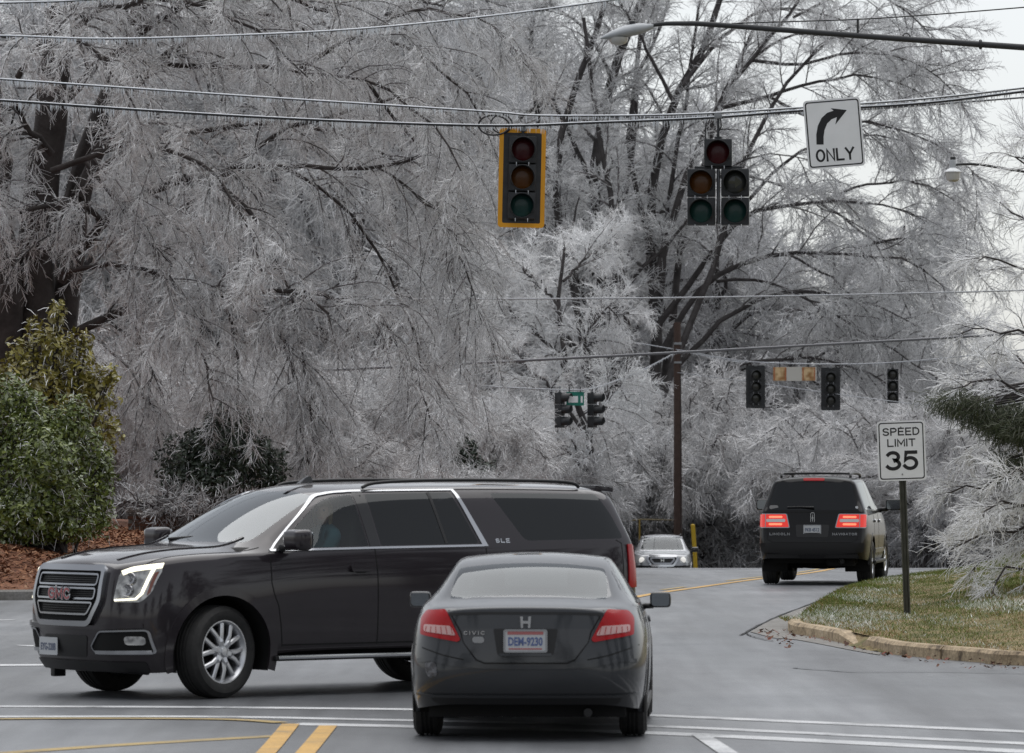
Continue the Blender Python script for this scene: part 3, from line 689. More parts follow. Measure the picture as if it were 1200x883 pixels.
# ------------------------------------------------------------------ vehicle machinery
def car_shell(stations, creases=(), bulge_f=0.05, bulge_r=0.03, levels=3):
    """smooth car body from cross-section stations (8 points each, sill to roof centre), closed at nose and tail"""
    V, cols = [], []
    for st in stations:
        row = []
        for (x, y, z) in st[:7]: row.append(len(V)); V.append((x, y, z))
        x, y, z = st[7]; row.append(len(V)); V.append((x, 0, z))
        for (x, y, z) in reversed(st[:7]): row.append(len(V)); V.append((x, -y, z))
        cols.append(row)
    F = []
    for a, b in zip(cols[:-1], cols[1:]):
        for j in range(14): F.append((a[j], a[j + 1], b[j + 1], b[j]))
    for st, row, bl in ((stations[0], cols[0], bulge_f), (stations[-1], cols[-1], -bulge_r)):
        Q = {}
        for k in range(5):
            for c in range(4, 8):
                for sgn in (1, -1):
                    if c == 7 and sgn == -1: continue
                    if c == 4: idx = row[k] if sgn > 0 else row[14 - k]
                    elif k == 4: idx = row[c] if sgn > 0 else row[14 - c]
                    else:
                        rt = st[c][1] / st[4][1]; xk, yk, zk = st[k]; f = k / 4
                        V.append((xk + bl * (1 - rt * rt) + (st[c][0] - st[4][0]) * f, sgn * yk * rt, zk + (st[c][2] - st[4][2]) * f)); idx = len(V) - 1
                    Q[(k, c, sgn)] = idx
        for k in range(4): Q[(k, 7, -1)] = Q[(k, 7, 1)]
        Q[(4, 7, -1)] = Q[(4, 7, 1)]
        for k in range(4):
            for c in range(4, 7):
                for sgn in (1, -1): F.append((Q[(k, c, sgn)], Q[(k + 1, c, sgn)], Q[(k + 1, c + 1, sgn)], Q[(k, c + 1, sgn)]))
    me = bpy.data.meshes.new('cage'); me.from_pydata(V, [], F); me.update()
    bm = bmesh.new(); bm.from_mesh(me); bmesh.ops.recalc_face_normals(bm, faces=bm.faces)
    cl = bm.edges.layers.float.new('crease_edge'); bm.verts.ensure_lookup_table()
    def ce(i, j, val):
        e = bm.edges.get((bm.verts[i], bm.verts[j]))
        if e: e[cl] = max(e[cl], val)
    n = len(cols)
    for kind, j, a, b, val in creases:
        if kind == 'L':            # along line j from station a to b
            for s in range(a, b):
                for jj in {j, 14 - j}: ce(cols[s][jj], cols[s + 1][jj], val)
        else:                      # across station j from line a to b
            for q in range(a, b):
                ce(cols[j][q], cols[j][q + 1], val); ce(cols[j][14 - q], cols[j][13 - q], val)
    bm.to_mesh(me); bm.free()
    o = bpy.data.objects.new('cage', me); COL.objects.link(o)
    md = o.modifiers.new('s', 'SUBSURF'); md.levels = levels; md.render_levels = levels
    dg = bpy.context.evaluated_depsgraph_get(); dg.update()
    out = bpy.data.meshes.new_from_object(o.evaluated_get(dg))
    bpy.data.objects.remove(o); bpy.data.meshes.remove(me)
    bm = bmesh.new(); bm.from_mesh(out); bpy.data.meshes.remove(out)
    bmesh.ops.recalc_face_normals(bm, faces=bm.faces)
    c = Vector((0, 0, 0.8)); tot = sum((f.calc_center_median() - c).dot(f.normal) * f.calc_area() for f in bm.faces)
    if tot < 0: bmesh.ops.reverse_faces(bm, faces=bm.faces)
    for f in bm.faces: f.smooth = True
    return bm

AX = {'left': (Vector((0, 1, 0)), lambda v: (v.x, v.z), lambda a, b: Vector((a, 4, b))),
      'right': (Vector((0, -1, 0)), lambda v: (v.x, v.z), lambda a, b: Vector((a, -4, b))),
      'front': (Vector((1, 0, 0)), lambda v: (v.y, v.z), lambda a, b: Vector((6, a, b))),
      'rear': (Vector((-1, 0, 0)), lambda v: (v.y, v.z), lambda a, b: Vector((-6, a, b))),
      'top': (Vector((0, 0, 1)), lambda v: (v.x, v.y), lambda a, b: Vector((a, b, 5)))}

def inside(poly, x, y):
    c = False; n = len(poly); j = n - 1
    for i in range(n):
        (xi, yi), (xj, yj) = poly[i], poly[j]
        if (yi > y) != (yj > y) and x < (xj - xi) * (y - yi) / (yj - yi) + xi: c = not c
        j = i
    return c

class Car:
    def __init__(self, root, bm, paint_):
        self.root, self.bm, self.paint = root, bm, paint_
        self.bvh = BVHTree.FromBMesh(bm)
    def cand(self, poly, view):
        d, to2, _ = AX[view]; xs = [p[0] for p in poly]; ys = [p[1] for p in poly]
        a0, a1, b0, b1 = min(xs) - .01, max(xs) + .01, min(ys) - .01, max(ys) + .01; out = []
        for f in self.bm.faces:
            if f.normal.dot(d) < 0.08: continue
            q = [to2(v.co) for v in f.verts]
            if max(t[0] for t in q) < a0 or min(t[0] for t in q) > a1 or max(t[1] for t in q) < b0 or min(t[1] for t in q) > b1: continue
            out.append(f)
        return out
    def knife(self, poly, view):
        d, to2, up = AX[view]; fs = self.cand(poly, view); n = len(poly)
        for i in range(n):
            a, b = poly[i], poly[(i + 1) % n]
            pa, pb = up(*a), up(*b); e = pb - pa
            if e.length < 1e-6: continue
            no = e.cross(d).normalized()
            fs = [f for f in fs if f.is_valid]
            lo = Vector((min(a[0], b[0]) - .06, min(a[1], b[1]) - .06)); hi = Vector((max(a[0], b[0]) + .06, max(a[1], b[1]) + .06))
            near, rest = [], []
            for f in fs:
                q = [to2(v.co) for v in f.verts]
                ok = not (max(t[0] for t in q) < lo.x or min(t[0] for t in q) > hi.x or max(t[1] for t in q) < lo.y or min(t[1] for t in q) > hi.y)
                (near if ok else rest).append(f)
            if not near: continue
            geom = list({v for f in near for v in f.verts}) + list({e2 for f in near for e2 in f.edges}) + near
            r = bmesh.ops.bisect_plane(self.bm, geom=geom, dist=1e-5, plane_co=pa, plane_no=no)
            fs = rest + [g for g in r['geom'] if isinstance(g, bmesh.types.BMFace)]
        return [f for f in fs if f.is_valid and inside(poly, *to2(f.calc_center_median()))]
    def hole(self, poly, view):
        fs = self.knife(poly, view); bmesh.ops.delete(self.bm, geom=fs, context='FACES')
    def cut(self, poly, view, name, mat_, parent=None, inset=0.0):
        """cut the outline out of the shell and make that piece a part of its own"""
        fs = self.knife(poly, view); V, F, ix = [], [], {}
        for f in fs:
            q = []
            for v in f.verts:
                if v not in ix: ix[v] = len(V); V.append(v.co - v.normal * inset)
                q.append(ix[v])
            F.append(q)
        bmesh.ops.delete(self.bm, geom=fs, context='FACES')
        return mk(name, V, F, mat_, parent or self.root, smooth=True)
    def hit(self, a, b, view):
        d, to2, up = AX[view]; h = self.bvh.ray_cast(up(a, b), -d)
        return (h[0], h[1]) if h[0] is not None else None
    def patch(self, poly, view, name, mat_, off=0.003, thick=0.01, parent=None, step=0.05, smooth=True):
        """a raised piece that follows the shell inside an outline"""
        P = []; n = len(poly)
        for i in range(n):
            a, b = Vector(poly[i]), Vector(poly[(i + 1) % n]); m = max(1, int((b - a).length / step))
            for k in range(m): P.append(a + (b - a) * k / m)
        nb = len(P); xs = [p.x for p in P]; ys = [p.y for p in P]; pl = [tuple(p) for p in P]
        x = min(xs) + step / 2
        while x < max(xs):
            y = min(ys) + step / 2
            while y < max(ys):
                if inside(pl, x, y): P.append(Vector((x, y)))
                y += step
            x += step
        r = delaunay_2d_cdt(P, [(i, (i + 1) % nb) for i in range(nb)], [list(range(nb))], 1, 1e-7)
        d, to2, up = AX[view]; top, bot, last = [], [], None
        for v in r[0]:
            h = self.hit(v.x, v.y, view)
            if h is None:
                nr = self.bvh.find_nearest(up(v.x, v.y) if last is None else last[0] + Vector((0, 0, 0)))
                q = up(v.x, v.y); base = last[0] if last else nr[0]; nm = last[1] if last else nr[1]
                c = q - d * (q - base).dot(d); h = (c, nm)
            last = h; nm = (h[1] + d * 0.3).normalized()
            top.append(h[0] + nm * off); bot.append(h[0] + nm * (off - thick))
        F = [list(f) for f in r[2]]
        if F:
            f = F[0]; nrm = (top[f[1]] - top[f[0]]).cross(top[f[2]] - top[f[0]])
            if nrm.dot(d) < 0: F = [list(reversed(f)) for f in F]
        ec = {}
        for f in F:
            for a, b in zip(f, f[1:] + f[:1]): ec[(a, b)] = 1
        m = len(top); W = [(b, a, a + m, b + m) for (a, b) in ec if (b, a) not in ec]
        o = mk(name, top + bot, F + W, mat_, parent or self.root, smooth=smooth)
        if smooth: o.data.set_sharp_from_angle(angle=math.radians(40))
        return o
    def strip(self, pts, w, view, name, mat_, off=0.003, thick=0.008, parent=None, step=0.04, closed=False):
        """a thin raised band along a line drawn on the shell"""
        P = [Vector(p) for p in pts]
        if closed: P = P + [P[0]]
        D = [P[0]]
        for a, b in zip(P[:-1], P[1:]):
            m = max(1, int((b - a).length / step))
            for k in range(1, m + 1): D.append(a + (b - a) * k / m)
        L, R = ribbon_poly(D, w); d, to2, up = AX[view]; V = []; last = None
        for a, b in zip(L, R):
            for q in (a, b):
                h = self.hit(q.x, q.y, view)
                if h is None:
                    if last is None:
                        nr = self.bvh.find_nearest(up(q.x, q.y)); last = (nr[0], nr[1])
                    u = up(q.x, q.y); h = (u - d * (u - last[0]).dot(d), last[1])
                last = h; nm = (h[1] + d * 0.3).normalized(); V += [h[0] + nm * off, h[0] + nm * (off - thick)]
        F = []
        for i in range(len(D) - 1):
            a, b = 4 * i, 4 * i + 4
            F += [(a, b, b + 2, a + 2), (a, a + 1, b + 1, b), (a + 2, b + 2, b + 3, a + 3)]
        f = F[0]; nrm = (V[f[1]] - V[f[0]]).cross(V[f[2]] - V[f[0]])
        if nrm.dot(d) < 0: F = [tuple(reversed(q)) for q in F]
        if not closed: F += [(0, 2, 3, 1), tuple(len(V) - k for k in (4, 3, 1, 2))]
        o = mk(name, V, F, mat_, parent or self.root, smooth=True); o.data.set_sharp_from_angle(angle=math.radians(35)); return o
    def finish(self, name='body'):
        bm = self.bm
        loose = [v for v in bm.verts if not v.link_faces]; bmesh.ops.delete(bm, geom=loose, context='VERTS')
        return from_bm(name, bm, self.paint, self.root, smooth=True, auto=55)

def arch_poly(cx, cz, r, zb=0.0, n=22):
    P = [(cx + r * math.cos(math.pi * k / n), cz + r * math.sin(math.pi * k / n)) for k in range(n + 1)]
    return P + [(cx - r * 1.02, zb), (cx + r * 1.02, zb)]

def wheel_arches(car, cx, cz, r, lip_w, y_in, y_out, zb=0.0, lip_mat=None, lip_off=0.012):
    for sd, view in ((1, 'left'), (-1, 'right')):
        car.hole(arch_poly(cx, cz, r, zb), view)
        P = [(cx + (r + lip_w * .45) * math.cos(t), cz + (r + lip_w * .45) * math.sin(t)) for t in np.linspace(-0.32, math.pi + 0.32, 34)]
        P = [p for p in P if p[1] > zb + 0.02]
        car.strip(P, lip_w, view, 'wheel_arch', lip_mat or car.paint, off=lip_off, thick=0.03)
        Mx = basis((cx, sd * y_in, cz), (1, 0, 0), (0, 0, 1), (0, sd, 0))
        h = y_out - y_in
        lathe('wheel_well', [(0.02, 0), (r + 0.005, 0), (r + 0.005, h)], Mx, M['void'], car.root, seg=28, a0=-0.35, a1=math.pi + 0.35)

def spoke_verts(a, w0, w1, r0, r1, h0, h1, t, skew=0.0):
    """one tapered spoke in wheel coordinates (axis = z)"""
    def pt(r, off, z, an): return Vector((r * math.cos(an) - off * math.sin(an), r * math.sin(an) + off * math.cos(an), z))
    a2 = a + skew; V = []
    for (r, w, h, an) in ((r0, w0, h0, a), ((r0 + r1) / 2, (w0 + w1) / 2, (h0 + h1) / 2 + 0.012, (a + a2) / 2), (r1, w1, h1, a2)):
        V += [pt(r, -w, h, an), pt(r, -w * .55, h + 0.010, an), pt(r, w * .55, h + 0.010, an), pt(r, w, h, an), pt(r, w, h - t, an), pt(r, -w, h - t, an)]
    F = []
    for i in range(2):
        for k in range(6): F.append((i * 6 + k, i * 6 + (k + 1) % 6, i * 6 + 6 + (k + 1) % 6, i * 6 + 6 + k))
    return V, F

def wheel(root, x, y, R, w, rim, steer=0.0, spokes='split', rim_mat=None):
    sd = 1 if y > 0 else -1
    e = bpy.data.objects.new('wheel', None); link(e, root); e.location = (x, y, R); e.rotation_euler = (0, 0, steer)
    Mx = basis((0, 0, 0), (1, 0, 0), (0, 0, 1), (0, sd, 0))       # wheel axis outward
    hw = w / 2; s = R - rim
    prof = [(rim - .012, -hw * .80), (rim + .01, -hw * .93), (rim + s * .45, -hw * 1.0), (R - .035, -hw * .93), (R - .008, -hw * .78), (R - .001, -hw * .55)]
    for g in (-.36, -.06, .24): prof += [(R, hw * g - .012), (R - .011, hw * g - .008), (R - .011, hw * g + .008), (R, hw * g + .012)]
    prof += [(R - .001, hw * .55), (R - .008, hw * .78), (R - .035, hw * .93), (rim + s * .62, hw * 1.0), (rim + s * .40, hw * 1.0), (rim + .012, hw * .93), (rim - .010, hw * .82)]
    lathe('tyre', prof, Mx, M['tyre'], e, seg=48, auto=28)
    rm = rim_mat or M['alloy']; f = hw * .70
    rimp = lathe_data([(rim - .012, -hw * .80), (rim - .05, -hw * .5), (rim - .055, hw * .3), (rim - .028, hw * .72), (rim - .012, hw * .86), (rim + .004, hw * .86), (rim + .006, hw * .80)], Mx, 48)
    parts = [rimp]; hub = lathe_data([(0.0, f + .028), (.032, f + .026), (.038, f + .012), (.075, f + .004), (.085, f - .03)], Mx, 20); parts.append(hub)
    if spokes == 'split':
        for k in range(6):
            a = 2 * math.pi * k / 6 + 0.22
            for dd in (-1, 1):
                v, q = spoke_verts(a + dd * 0.10, .022, .021, .06, rim - .02, f - .004, hw * .66, .03, skew=dd * 0.20); parts.append(([Mx @ p for p in v], q))
            v, q = spoke_verts(a, .036, .024, .05, rim * .50, f + .002, f - .004, .03); parts.append(([Mx @ p for p in v], q))
            bo = Matrix.Translation((.056 * math.cos(a + .52), .056 * math.sin(a + .52), 0)); v, q = lathe_data([(0, f + .016), (.009, f + .016), (.010, f)], Mx @ bo, 6); parts.append((v, q))
    else:
        for k in range(5 if spokes == 'five' else 7):
            v, q = spoke_verts(2 * math.pi * k / (5 if spokes == 'five' else 7) + .3, .045, .03, .05, rim - .02, f, hw * .66, .03); parts.append(([Mx @ p for p in v], q))
    V, F = merge(*parts); o = mk('rim', V, F, rm, e, smooth=True); o.data.set_sharp_from_angle(angle=math.radians(30))
    lathe('brake_disc', [(0.0, 0.0), (rim * .62, 0.0), (rim * .62, -.03), (rim - .06, -.03), (rim - .06, -.05), (0, -.05)], Mx, M['void'], e, seg=28)
    return e

def mirror_part(root, x, y, z, sx, sy, sz, mat_, glass_rear=True, arm=0.10, z_arm=-0.4):
    """door mirror: rounded shell on a short arm, glass facing backwards"""
    sd = 1 if y > 0 else -1
    bm = bmesh.new(); box_bm(bm, (sx, sy, sz), (x, y, z), None, min(sx, sy, sz) * .38, 4)
    for v in bm.verts:
        t = (v.co.x - x) / sx
        if t > 0: v.co.z = z + (v.co.z - z) * (1 - .35 * t); v.co.y = y + (v.co.y - y) * (1 - .25 * t)
    o = from_bm('mirror', bm, mat_, root, smooth=True, auto=50)
    pl = rrect(sy * .84, sz * .80, sz * .22)
    prism('mirror_glass', pl, 0, 0.006, basis((x - sx * .5 - .004, y, z), (0, 1, 0), (0, 0, 1), (-1, 0, 0)), M['mirror'], o)
    V, F = tube_data([(x, y - sd * sy * .35, z + sz * z_arm), (x + .02, y - sd * (sy * .5 + arm * .6), z + sz * z_arm), (x + .05, y - sd * (sy * .5 + arm), z + sz * (z_arm - .1))], [sz * .16, sz * .18, sz * .22], 10)
    mk('mirror_arm', V, F, M['trim'], o, smooth=True)
    return o

def seat(root, x, y, zb, w=0.52, tilt=0.22):
    bm = bmesh.new(); box_bm(bm, (.52, w, .16), (x, y, zb + .42), None, .05, 3)
    box_bm(bm, (.16, w, .66), (x - .33, y, zb + .78), Matrix.Rotation(-tilt, 3, 'Y'), .06, 3)
    o = from_bm('seat', bm, M['seat'], root, smooth=True, auto=60)
    bm = bmesh.new(); box_bm(bm, (.10, w * .5, .17), (x - .43, y, zb + 1.20), Matrix.Rotation(-tilt, 3, 'Y'), .04, 3)
    for s in (-.06, .06):
        v, f = tube_data([(x - .43, y + s, zb + 1.14), (x - .40, y + s, zb + 1.04)], .008, 6)
        vs = [bm.verts.new(p) for p in v]
        for q in f: bm.faces.new([vs[i] for i in q])
    from_bm('headrest', bm, M['seat'], o, smooth=True, auto=60)
    return o

def plate(root, center, right, up, out, w, h, s, ink, band=None, band2=None, frame=None):
    """number plate with its characters"""
    Mx = basis(center, right, up, out)
    o = prism('number_plate', rrect(w, h, .012, 3), 0, .006, Mx, M['plate_white'], root)
    text('plate_characters', s, h * .42, Mx @ Matrix.Translation((0, -.004, .0075)), ink, o, extrude=.0008, width=w * .82, bold=.002)
    if band: prism('plate_band', rrect(w * .86, h * .15, .005, 2), .0062, .0075, Mx @ Matrix.Translation((0, h * .37, 0)), band, o)
    if band2: prism('plate_band', rrect(w * .80, h * .07, .004, 2), .0062, .0075, Mx @ Matrix.Translation((0, -h * .37, 0)), band2, o)
    if frame:
        outer = rrect(w * 1.05, h * 1.09, .016, 3); inner = rrect(w * .96, h * .93, .010, 3); n = len(outer)
        V = [Mx @ Vector((x, y, .010)) for x, y in outer] + [Mx @ Vector((x, y, .010)) for x, y in inner] + [Mx @ Vector((x, y, 0)) for x, y in outer]
        F = [(i, (i + 1) % n, n + (i + 1) % n, n + i) for i in range(n)] + [((i + 1) % n, i, 2 * n + i, 2 * n + (i + 1) % n) for i in range(n)]
        mk('plate_frame', V, F, frame, o)
    return o
M['mirror'] = mat('mirror_glass', (0.22, 0.24, 0.26), rough=0.05, metal=1.0)
# ------------------------------------------------------------------ charcoal full-size SUV turning left across the junction
def build_suv():
    th = math.radians(36.5)
    rz = math.pi + th                                         # heading: left and towards the viewer
    r = empty('suv', (-1.60, 42.0, 0), rz)
    tag(r, 'charcoal full-size SUV with chrome grille turning left across the junction', 'SUV')
    st = [
     [(2.70,.60,.24),(2.79,.64,.36),(2.83,.66,.66),(2.80,.66,.95),(2.76,.66,1.145),(2.745,.45,1.175),(2.76,.22,1.185),(2.77,0,1.19)],
     [(2.52,.86,.23),(2.60,.90,.38),(2.62,.92,.68),(2.57,.92,.95),(2.46,.89,1.205),(2.50,.56,1.235),(2.53,.28,1.245),(2.54,0,1.25)],
     [(2.36,.965,.24),(2.36,.99,.42),(2.36,1.005,.72),(2.34,.995,.99),(2.26,.945,1.238),(2.26,.62,1.278),(2.26,.31,1.290),(2.26,0,1.293)],
     [(1.87,.97,.30),(1.87,1.0,.44),(1.87,1.022,.76),(1.87,1.01,1.02),(1.87,.96,1.252),(1.87,.68,1.303),(1.87,.34,1.316),(1.87,0,1.32)],
     [(1.38,.97,.38),(1.38,1.0,.46),(1.38,1.015,.78),(1.38,1.012,1.06),(1.38,.965,1.25),(1.50,.80,1.30),(1.60,.42,1.325),(1.63,0,1.335)],
     [(.90,.965,.40),(.90,.995,.47),(.90,1.008,.78),(.90,1.012,1.08),(.90,.968,1.268),(.70,.715,1.755),(.76,.38,1.815),(.78,0,1.83)],
     [(.35,.965,.40),(.35,.995,.47),(.35,1.008,.78),(.35,1.012,1.09),(.35,.970,1.275),(.30,.765,1.815),(.30,.42,1.868),(.30,0,1.88)],
     [(-.55,.965,.40),(-.55,.995,.47),(-.55,1.008,.78),(-.55,1.012,1.10),(-.55,.970,1.29),(-.55,.775,1.825),(-.55,.43,1.88),(-.55,0,1.892)],
     [(-1.43,.965,.40),(-1.43,.995,.46),(-1.43,1.012,.78),(-1.43,1.012,1.11),(-1.43,.965,1.305),(-1.43,.775,1.825),(-1.43,.43,1.88),(-1.43,0,1.892)],
     [(-2.20,.965,.40),(-2.20,.99,.47),(-2.20,1.0,.78),(-2.20,1.0,1.11),(-2.20,.955,1.31),(-2.15,.765,1.81),(-2.15,.43,1.865),(-2.15,0,1.875)],
     [(-2.58,.95,.40),(-2.60,.975,.50),(-2.60,.985,.78),(-2.60,.98,1.11),(-2.58,.945,1.315),(-2.50,.75,1.795),(-2.50,.42,1.85),(-2.50,0,1.86)],
     [(-2.72,.88,.40),(-2.78,.90,.50),(-2.78,.92,.78),(-2.76,.925,1.11),(-2.72,.90,1.315),(-2.60,.71,1.765),(-2.60,.40,1.815),(-2.60,0,1.825)],
     [(-2.80,.68,.42),(-2.86,.70,.50),(-2.84,.72,.78),(-2.82,.74,1.11),(-2.79,.74,1.315),(-2.79,.50,1.32),(-2.80,.25,1.32),(-2.80,0,1.32)]]
    cr = [('L', 4, 3, 12, .55), ('L', 5, 4, 11, .35), ('L', 4, 0, 3, .35), ('S', 0, 0, 7, .35), ('S', 12, 0, 4, .3), ('S', 11, 4, 7, .4), ('L', 0, 0, 12, .6), ('S', 4, 5, 7, .25)]
    c = Car(r, car_shell(st, cr, bulge_f=.07, bulge_r=.05), M['paint_suv'])
    # glazing
    wsf = rounded([(-.74, 1.352), (-.635, 1.752), (-.30, 1.795), (.30, 1.795), (.635, 1.752), (.74, 1.352)], .05)
    c.cut(wsf, 'front', 'windshield', M['glass_shield'])
    fw = rounded([(1.27, 1.295), (.66, 1.725), (.44, 1.762), (.355, 1.768), (.305, 1.310)], [.03, .12, .1, .03, .02], 5)
    rw = rounded([(.17, 1.313), (.215, 1.772), (-.71, 1.785), (-.91, 1.323)], [.02, .02, .04, .04])
    dw = rounded([(-1.15, 1.778), (-1.44, 1.343), (-2.60, 1.355), (-2.52, 1.56), (-2.40, 1.765)], [.05, .06, .05, .05, .05])
    for v in ('left', 'right'):
        c.cut(fw, v, 'window', M['glass_clear']); c.cut(rw, v, 'window', M['glass_tint']); c.cut(dw, v, 'window', M['glass_tint'])
    c.cut(rounded([(-.66, 1.36), (-.56, 1.74), (.56, 1.74), (.66, 1.36)], .06), 'rear', 'rear_window', M['glass_tint'])
    wheel_arches(c, 1.87, .405, .495, .075, .52, .99, zb=.20, lip_off=.014)
    wheel_arches(c, -1.43, .405, .495, .075, .52, .99, zb=.30, lip_off=.014)
    # chrome window line, pillars, seams
    for v in ('left', 'right'):
        loop = [(1.335, 1.279), (1.00, 1.530), (.72, 1.725), (.58, 1.772), (.42, 1.790), (.2, 1.798), (-.74, 1.806)]
        c.strip(smooth_line(loop, 4), .014, v, 'window_trim', M['chrome'], off=.010, thick=.016)
        c.strip([(1.345, 1.279), (.2, 1.294), (-.96, 1.304)], .018, v, 'window_trim', M['chrome'], off=.010, thick=.016)
        c.patch([(-.735, 1.812), (-.772, 1.812), (-1.005, 1.297), (-.945, 1.297)], v, 'window_trim', M['chrome'], off=.010, thick=.016)
        c.patch([(.340, 1.785), (.290, 1.306), (.185, 1.309), (.228, 1.788)], v, 'pillar_trim', M['trim_gloss'], off=.004, thick=.008)
        c.strip([(-.47, 1.785), (-.55, 1.325)], .03, v, 'window_divider', M['trim'], off=.004, thick=.006)
        c.strip([(1.365, 1.265), (1.37, 1.0), (1.345, .90), (1.30, .80), (1.27, .62), (1.25, .44)], .010, v, 'door_seam', M['void'], off=.0022, thick=.004)
        c.strip([(.265, 1.80), (.245, 1.30), (.235, .9), (.235, .44)], .010, v, 'door_seam', M['void'], off=.0022, thick=.004)
        c.strip([(-.98, 1.28), (-.97, 1.1), (-.93, .85), (-.91, .62), (-.91, .44)], .010, v, 'door_seam', M['void'], off=.0022, thick=.004)
        c.strip([(1.25, .452), (-.91, .452)], .012, v, 'door_seam', M['void'], off=.0022, thick=.004)
        for hx in (.42, -.72):
            h = c.patch(rrect(.235, .062, .03, 4, hx, 1.115), v, 'door_handle', M['paint_suv'], off=.034, thick=.020, step=.03)
            c.patch(rrect(.15, .075, .035, 4, hx, 1.112), v, 'handle_recess', M['void'], off=.003, thick=.005, parent=h, step=.03)
        sd = 1 if v == 'left' else -1
        # running board with bright strip
        box('running_board', (2.25, .16, .045), (.22, sd * .955, .335), M['trim'], r, bevel=.015)
        box('running_board_strip', (2.20, .014, .032), (.22, sd * 1.040, .345), M['chrome'], r, bevel=.004)
        mirror_part(r, 1.20, sd * 1.150, 1.375, .17, .27, .185, M['paint_suv'], arm=.06, z_arm=-.34)
        c.patch([(1.28, 1.293), (1.20, 1.38), (1.08, 1.43), (1.10, 1.293)], v, 'mirror_mount', M['trim'], off=.006, thick=.010)
        # roof rail on feet
        rail = [(.20, sd * .70, 1.83), (.05, sd * .70, 1.872), (-.5, sd * .705, 1.895), (-1.4, sd * .70, 1.895), (-2.1, sd * .69, 1.878), (-2.25, sd * .69, 1.83)]
        tube('roof_rail', [tuple(p) for p in smooth_line(rail, 5)], .016, M['trim'], r, sides=10)
        c.patch([(-2.62, .90), (-2.76, .90), (-2.755, 1.30), (-2.63, 1.30)], v, 'tail_lamp', M['lens_red'], off=.014, thick=.03)
        c.strip([(-2.56, .86), (-2.56, 1.31), (-2.50, 1.34)], .008, v, 'door_seam', M['void'], off=.002, thick=.004)
    Ml = basis((-1.34, 0, 0), (-1, 0, 0), (0, 0, 1), (0, 1, 0))
    hh = c.hit(-1.18, 1.345, 'left')
    stroke_text('badge', 'SLE', .042, .16, .010, basis(hh[0] + hh[1] * .004, (-1, 0, 0), (0, -.3, .95), hh[1]), M['chrome'], r, gap=.4)
    # antenna fin
    V, F = [], []
    fin = [(.16, 0), (-.02, .0), (-.10, .055), (-.13, .065), (-.16, .06), (-.16, 0)]
    V, F = prism_data([(x, z) for x, z in fin], -.03, .03, basis((.52, .12, 1.868), (1, 0, 0), (0, 0, 1), (0, -1, 0)))
    for i, v in enumerate(V):
        t = (v.z - 1.868) / .065; v.y = .12 + (v.y - .12) * (1 - .75 * t)
    mk('antenna', V, F, M['trim_gloss'], r)
    # rear spoiler
    bm = bmesh.new(); box_bm(bm, (.22, 1.30, .05), (-2.58, 0, 1.815), Matrix.Rotation(-.10, 3, 'Y'), .02, 2); from_bm('roof_spoiler', bm, M['paint_suv'], r, smooth=True, auto=50)
    # front: grille
    gp = rounded([(-.535, 1.125), (.535, 1.125), (.545, .86), (.41, .655), (-.41, .655), (-.545, .86)], .05)
    g = c.patch(gp, 'front', 'grille', M['void'], off=.010, thick=.03)
    c.strip(gp, .046, 'front', 'grille_frame', M['chrome_satin'], off=.040, thick=.05, parent=g, closed=True)
    for z0, z1, w0, w1 in ((1.075, .985, .48, .475), (.955, .868, .475, .465), (.835, .735, .455, .385)):
        c.strip(rounded([(-w0, z0), (w0, z0), (w1, z1), (-w1, z1)], .03), .015, 'front', 'grille_bar', M['chrome_satin'], off=.036, thick=.03, parent=g, closed=True)
        for k in range(5):
            z = z1 + (z0 - z1) * (k + .5) / 5; c.strip([(-w1 * .96, z), (w1 * .96, z)], .006, 'front', 'grille_mesh', M['trim'], off=.016, thick=.01, parent=g)
    hh = c.hit(0, .912, 'front')
    MB = basis(hh[0] + Vector((.048, 0, 0)), (0, 1, 0), (0, 0, 1), (1, 0, 0))
    bd = stroke_text('badge', 'GMC', .112, .37, .036, MB, M['chrome'], g, gap=.26, depth=.012)
    stroke_text('badge_face', 'GMC', .100, .352, .019, MB @ Matrix.Translation((0, 0, .014)), M['badge_red'], bd, gap=.26)
    # bumper lip, lower valance, plate, tow hook
    c.strip([(-.88, .645), (-.5, .625), (.5, .625), (.88, .645)], .035, 'front', 'bumper_edge', M['paint_suv'], off=.028, thick=.03)
    c.patch(rounded([(-.86, .33), (.86, .33), (.84, .22), (-.84, .22)], .03), 'front', 'valance', M['trim'], off=.012, thick=.02)
    c.patch(rounded([(-.36, .55), (.36, .55), (.30, .36), (-.30, .36)], .04), 'front', 'lower_intake', M['trim'], off=.006, thick=.01)
    plate(r, (2.885, -.245, .445), (0, 1, 0), (0, 0, 1), (1, 0, 0), .305, .155, 'EYG-2288', M['plate_ink'], None)
    box('tow_hook', (.12, .07, .11), (2.60, -.56, .215), M['trim'], r, bevel=.015)
    for s in (1, -1):
        P = lambda pts: [(s * a, b) for a, b in pts]
        # headlamp: clear housing, reflector bowls, bright light guide, amber corner
        hl = c.patch(rounded(P([(.675, .845), (.69, 1.10), (.76, 1.150), (.89, 1.168), (.912, 1.12), (.905, .93), (.86, .845)]), .03), 'front', 'headlamp', M['lamp_inside'], off=.006, thick=.02, step=.03)
        c.strip(P([(.705, 1.095), (.765, 1.128), (.84, 1.146), (.90, 1.158)]), .042, 'front', 'light_guide', M['drl'], off=.012, thick=.014, parent=hl, step=.02)
        c.strip(P([(.872, 1.13), (.864, 1.0), (.855, .92), (.825, .872), (.685, .862)]), .018, 'front', 'light_guide', M['drl'], off=.015, thick=.014, parent=hl, step=.02)
        c.patch(rounded(P([(.884, .90), (.884, 1.10), (.902, 1.11), (.898, .93)]), .008), 'front', 'turn_lamp', M['amber'], off=.012, thick=.014, parent=hl, step=.02)
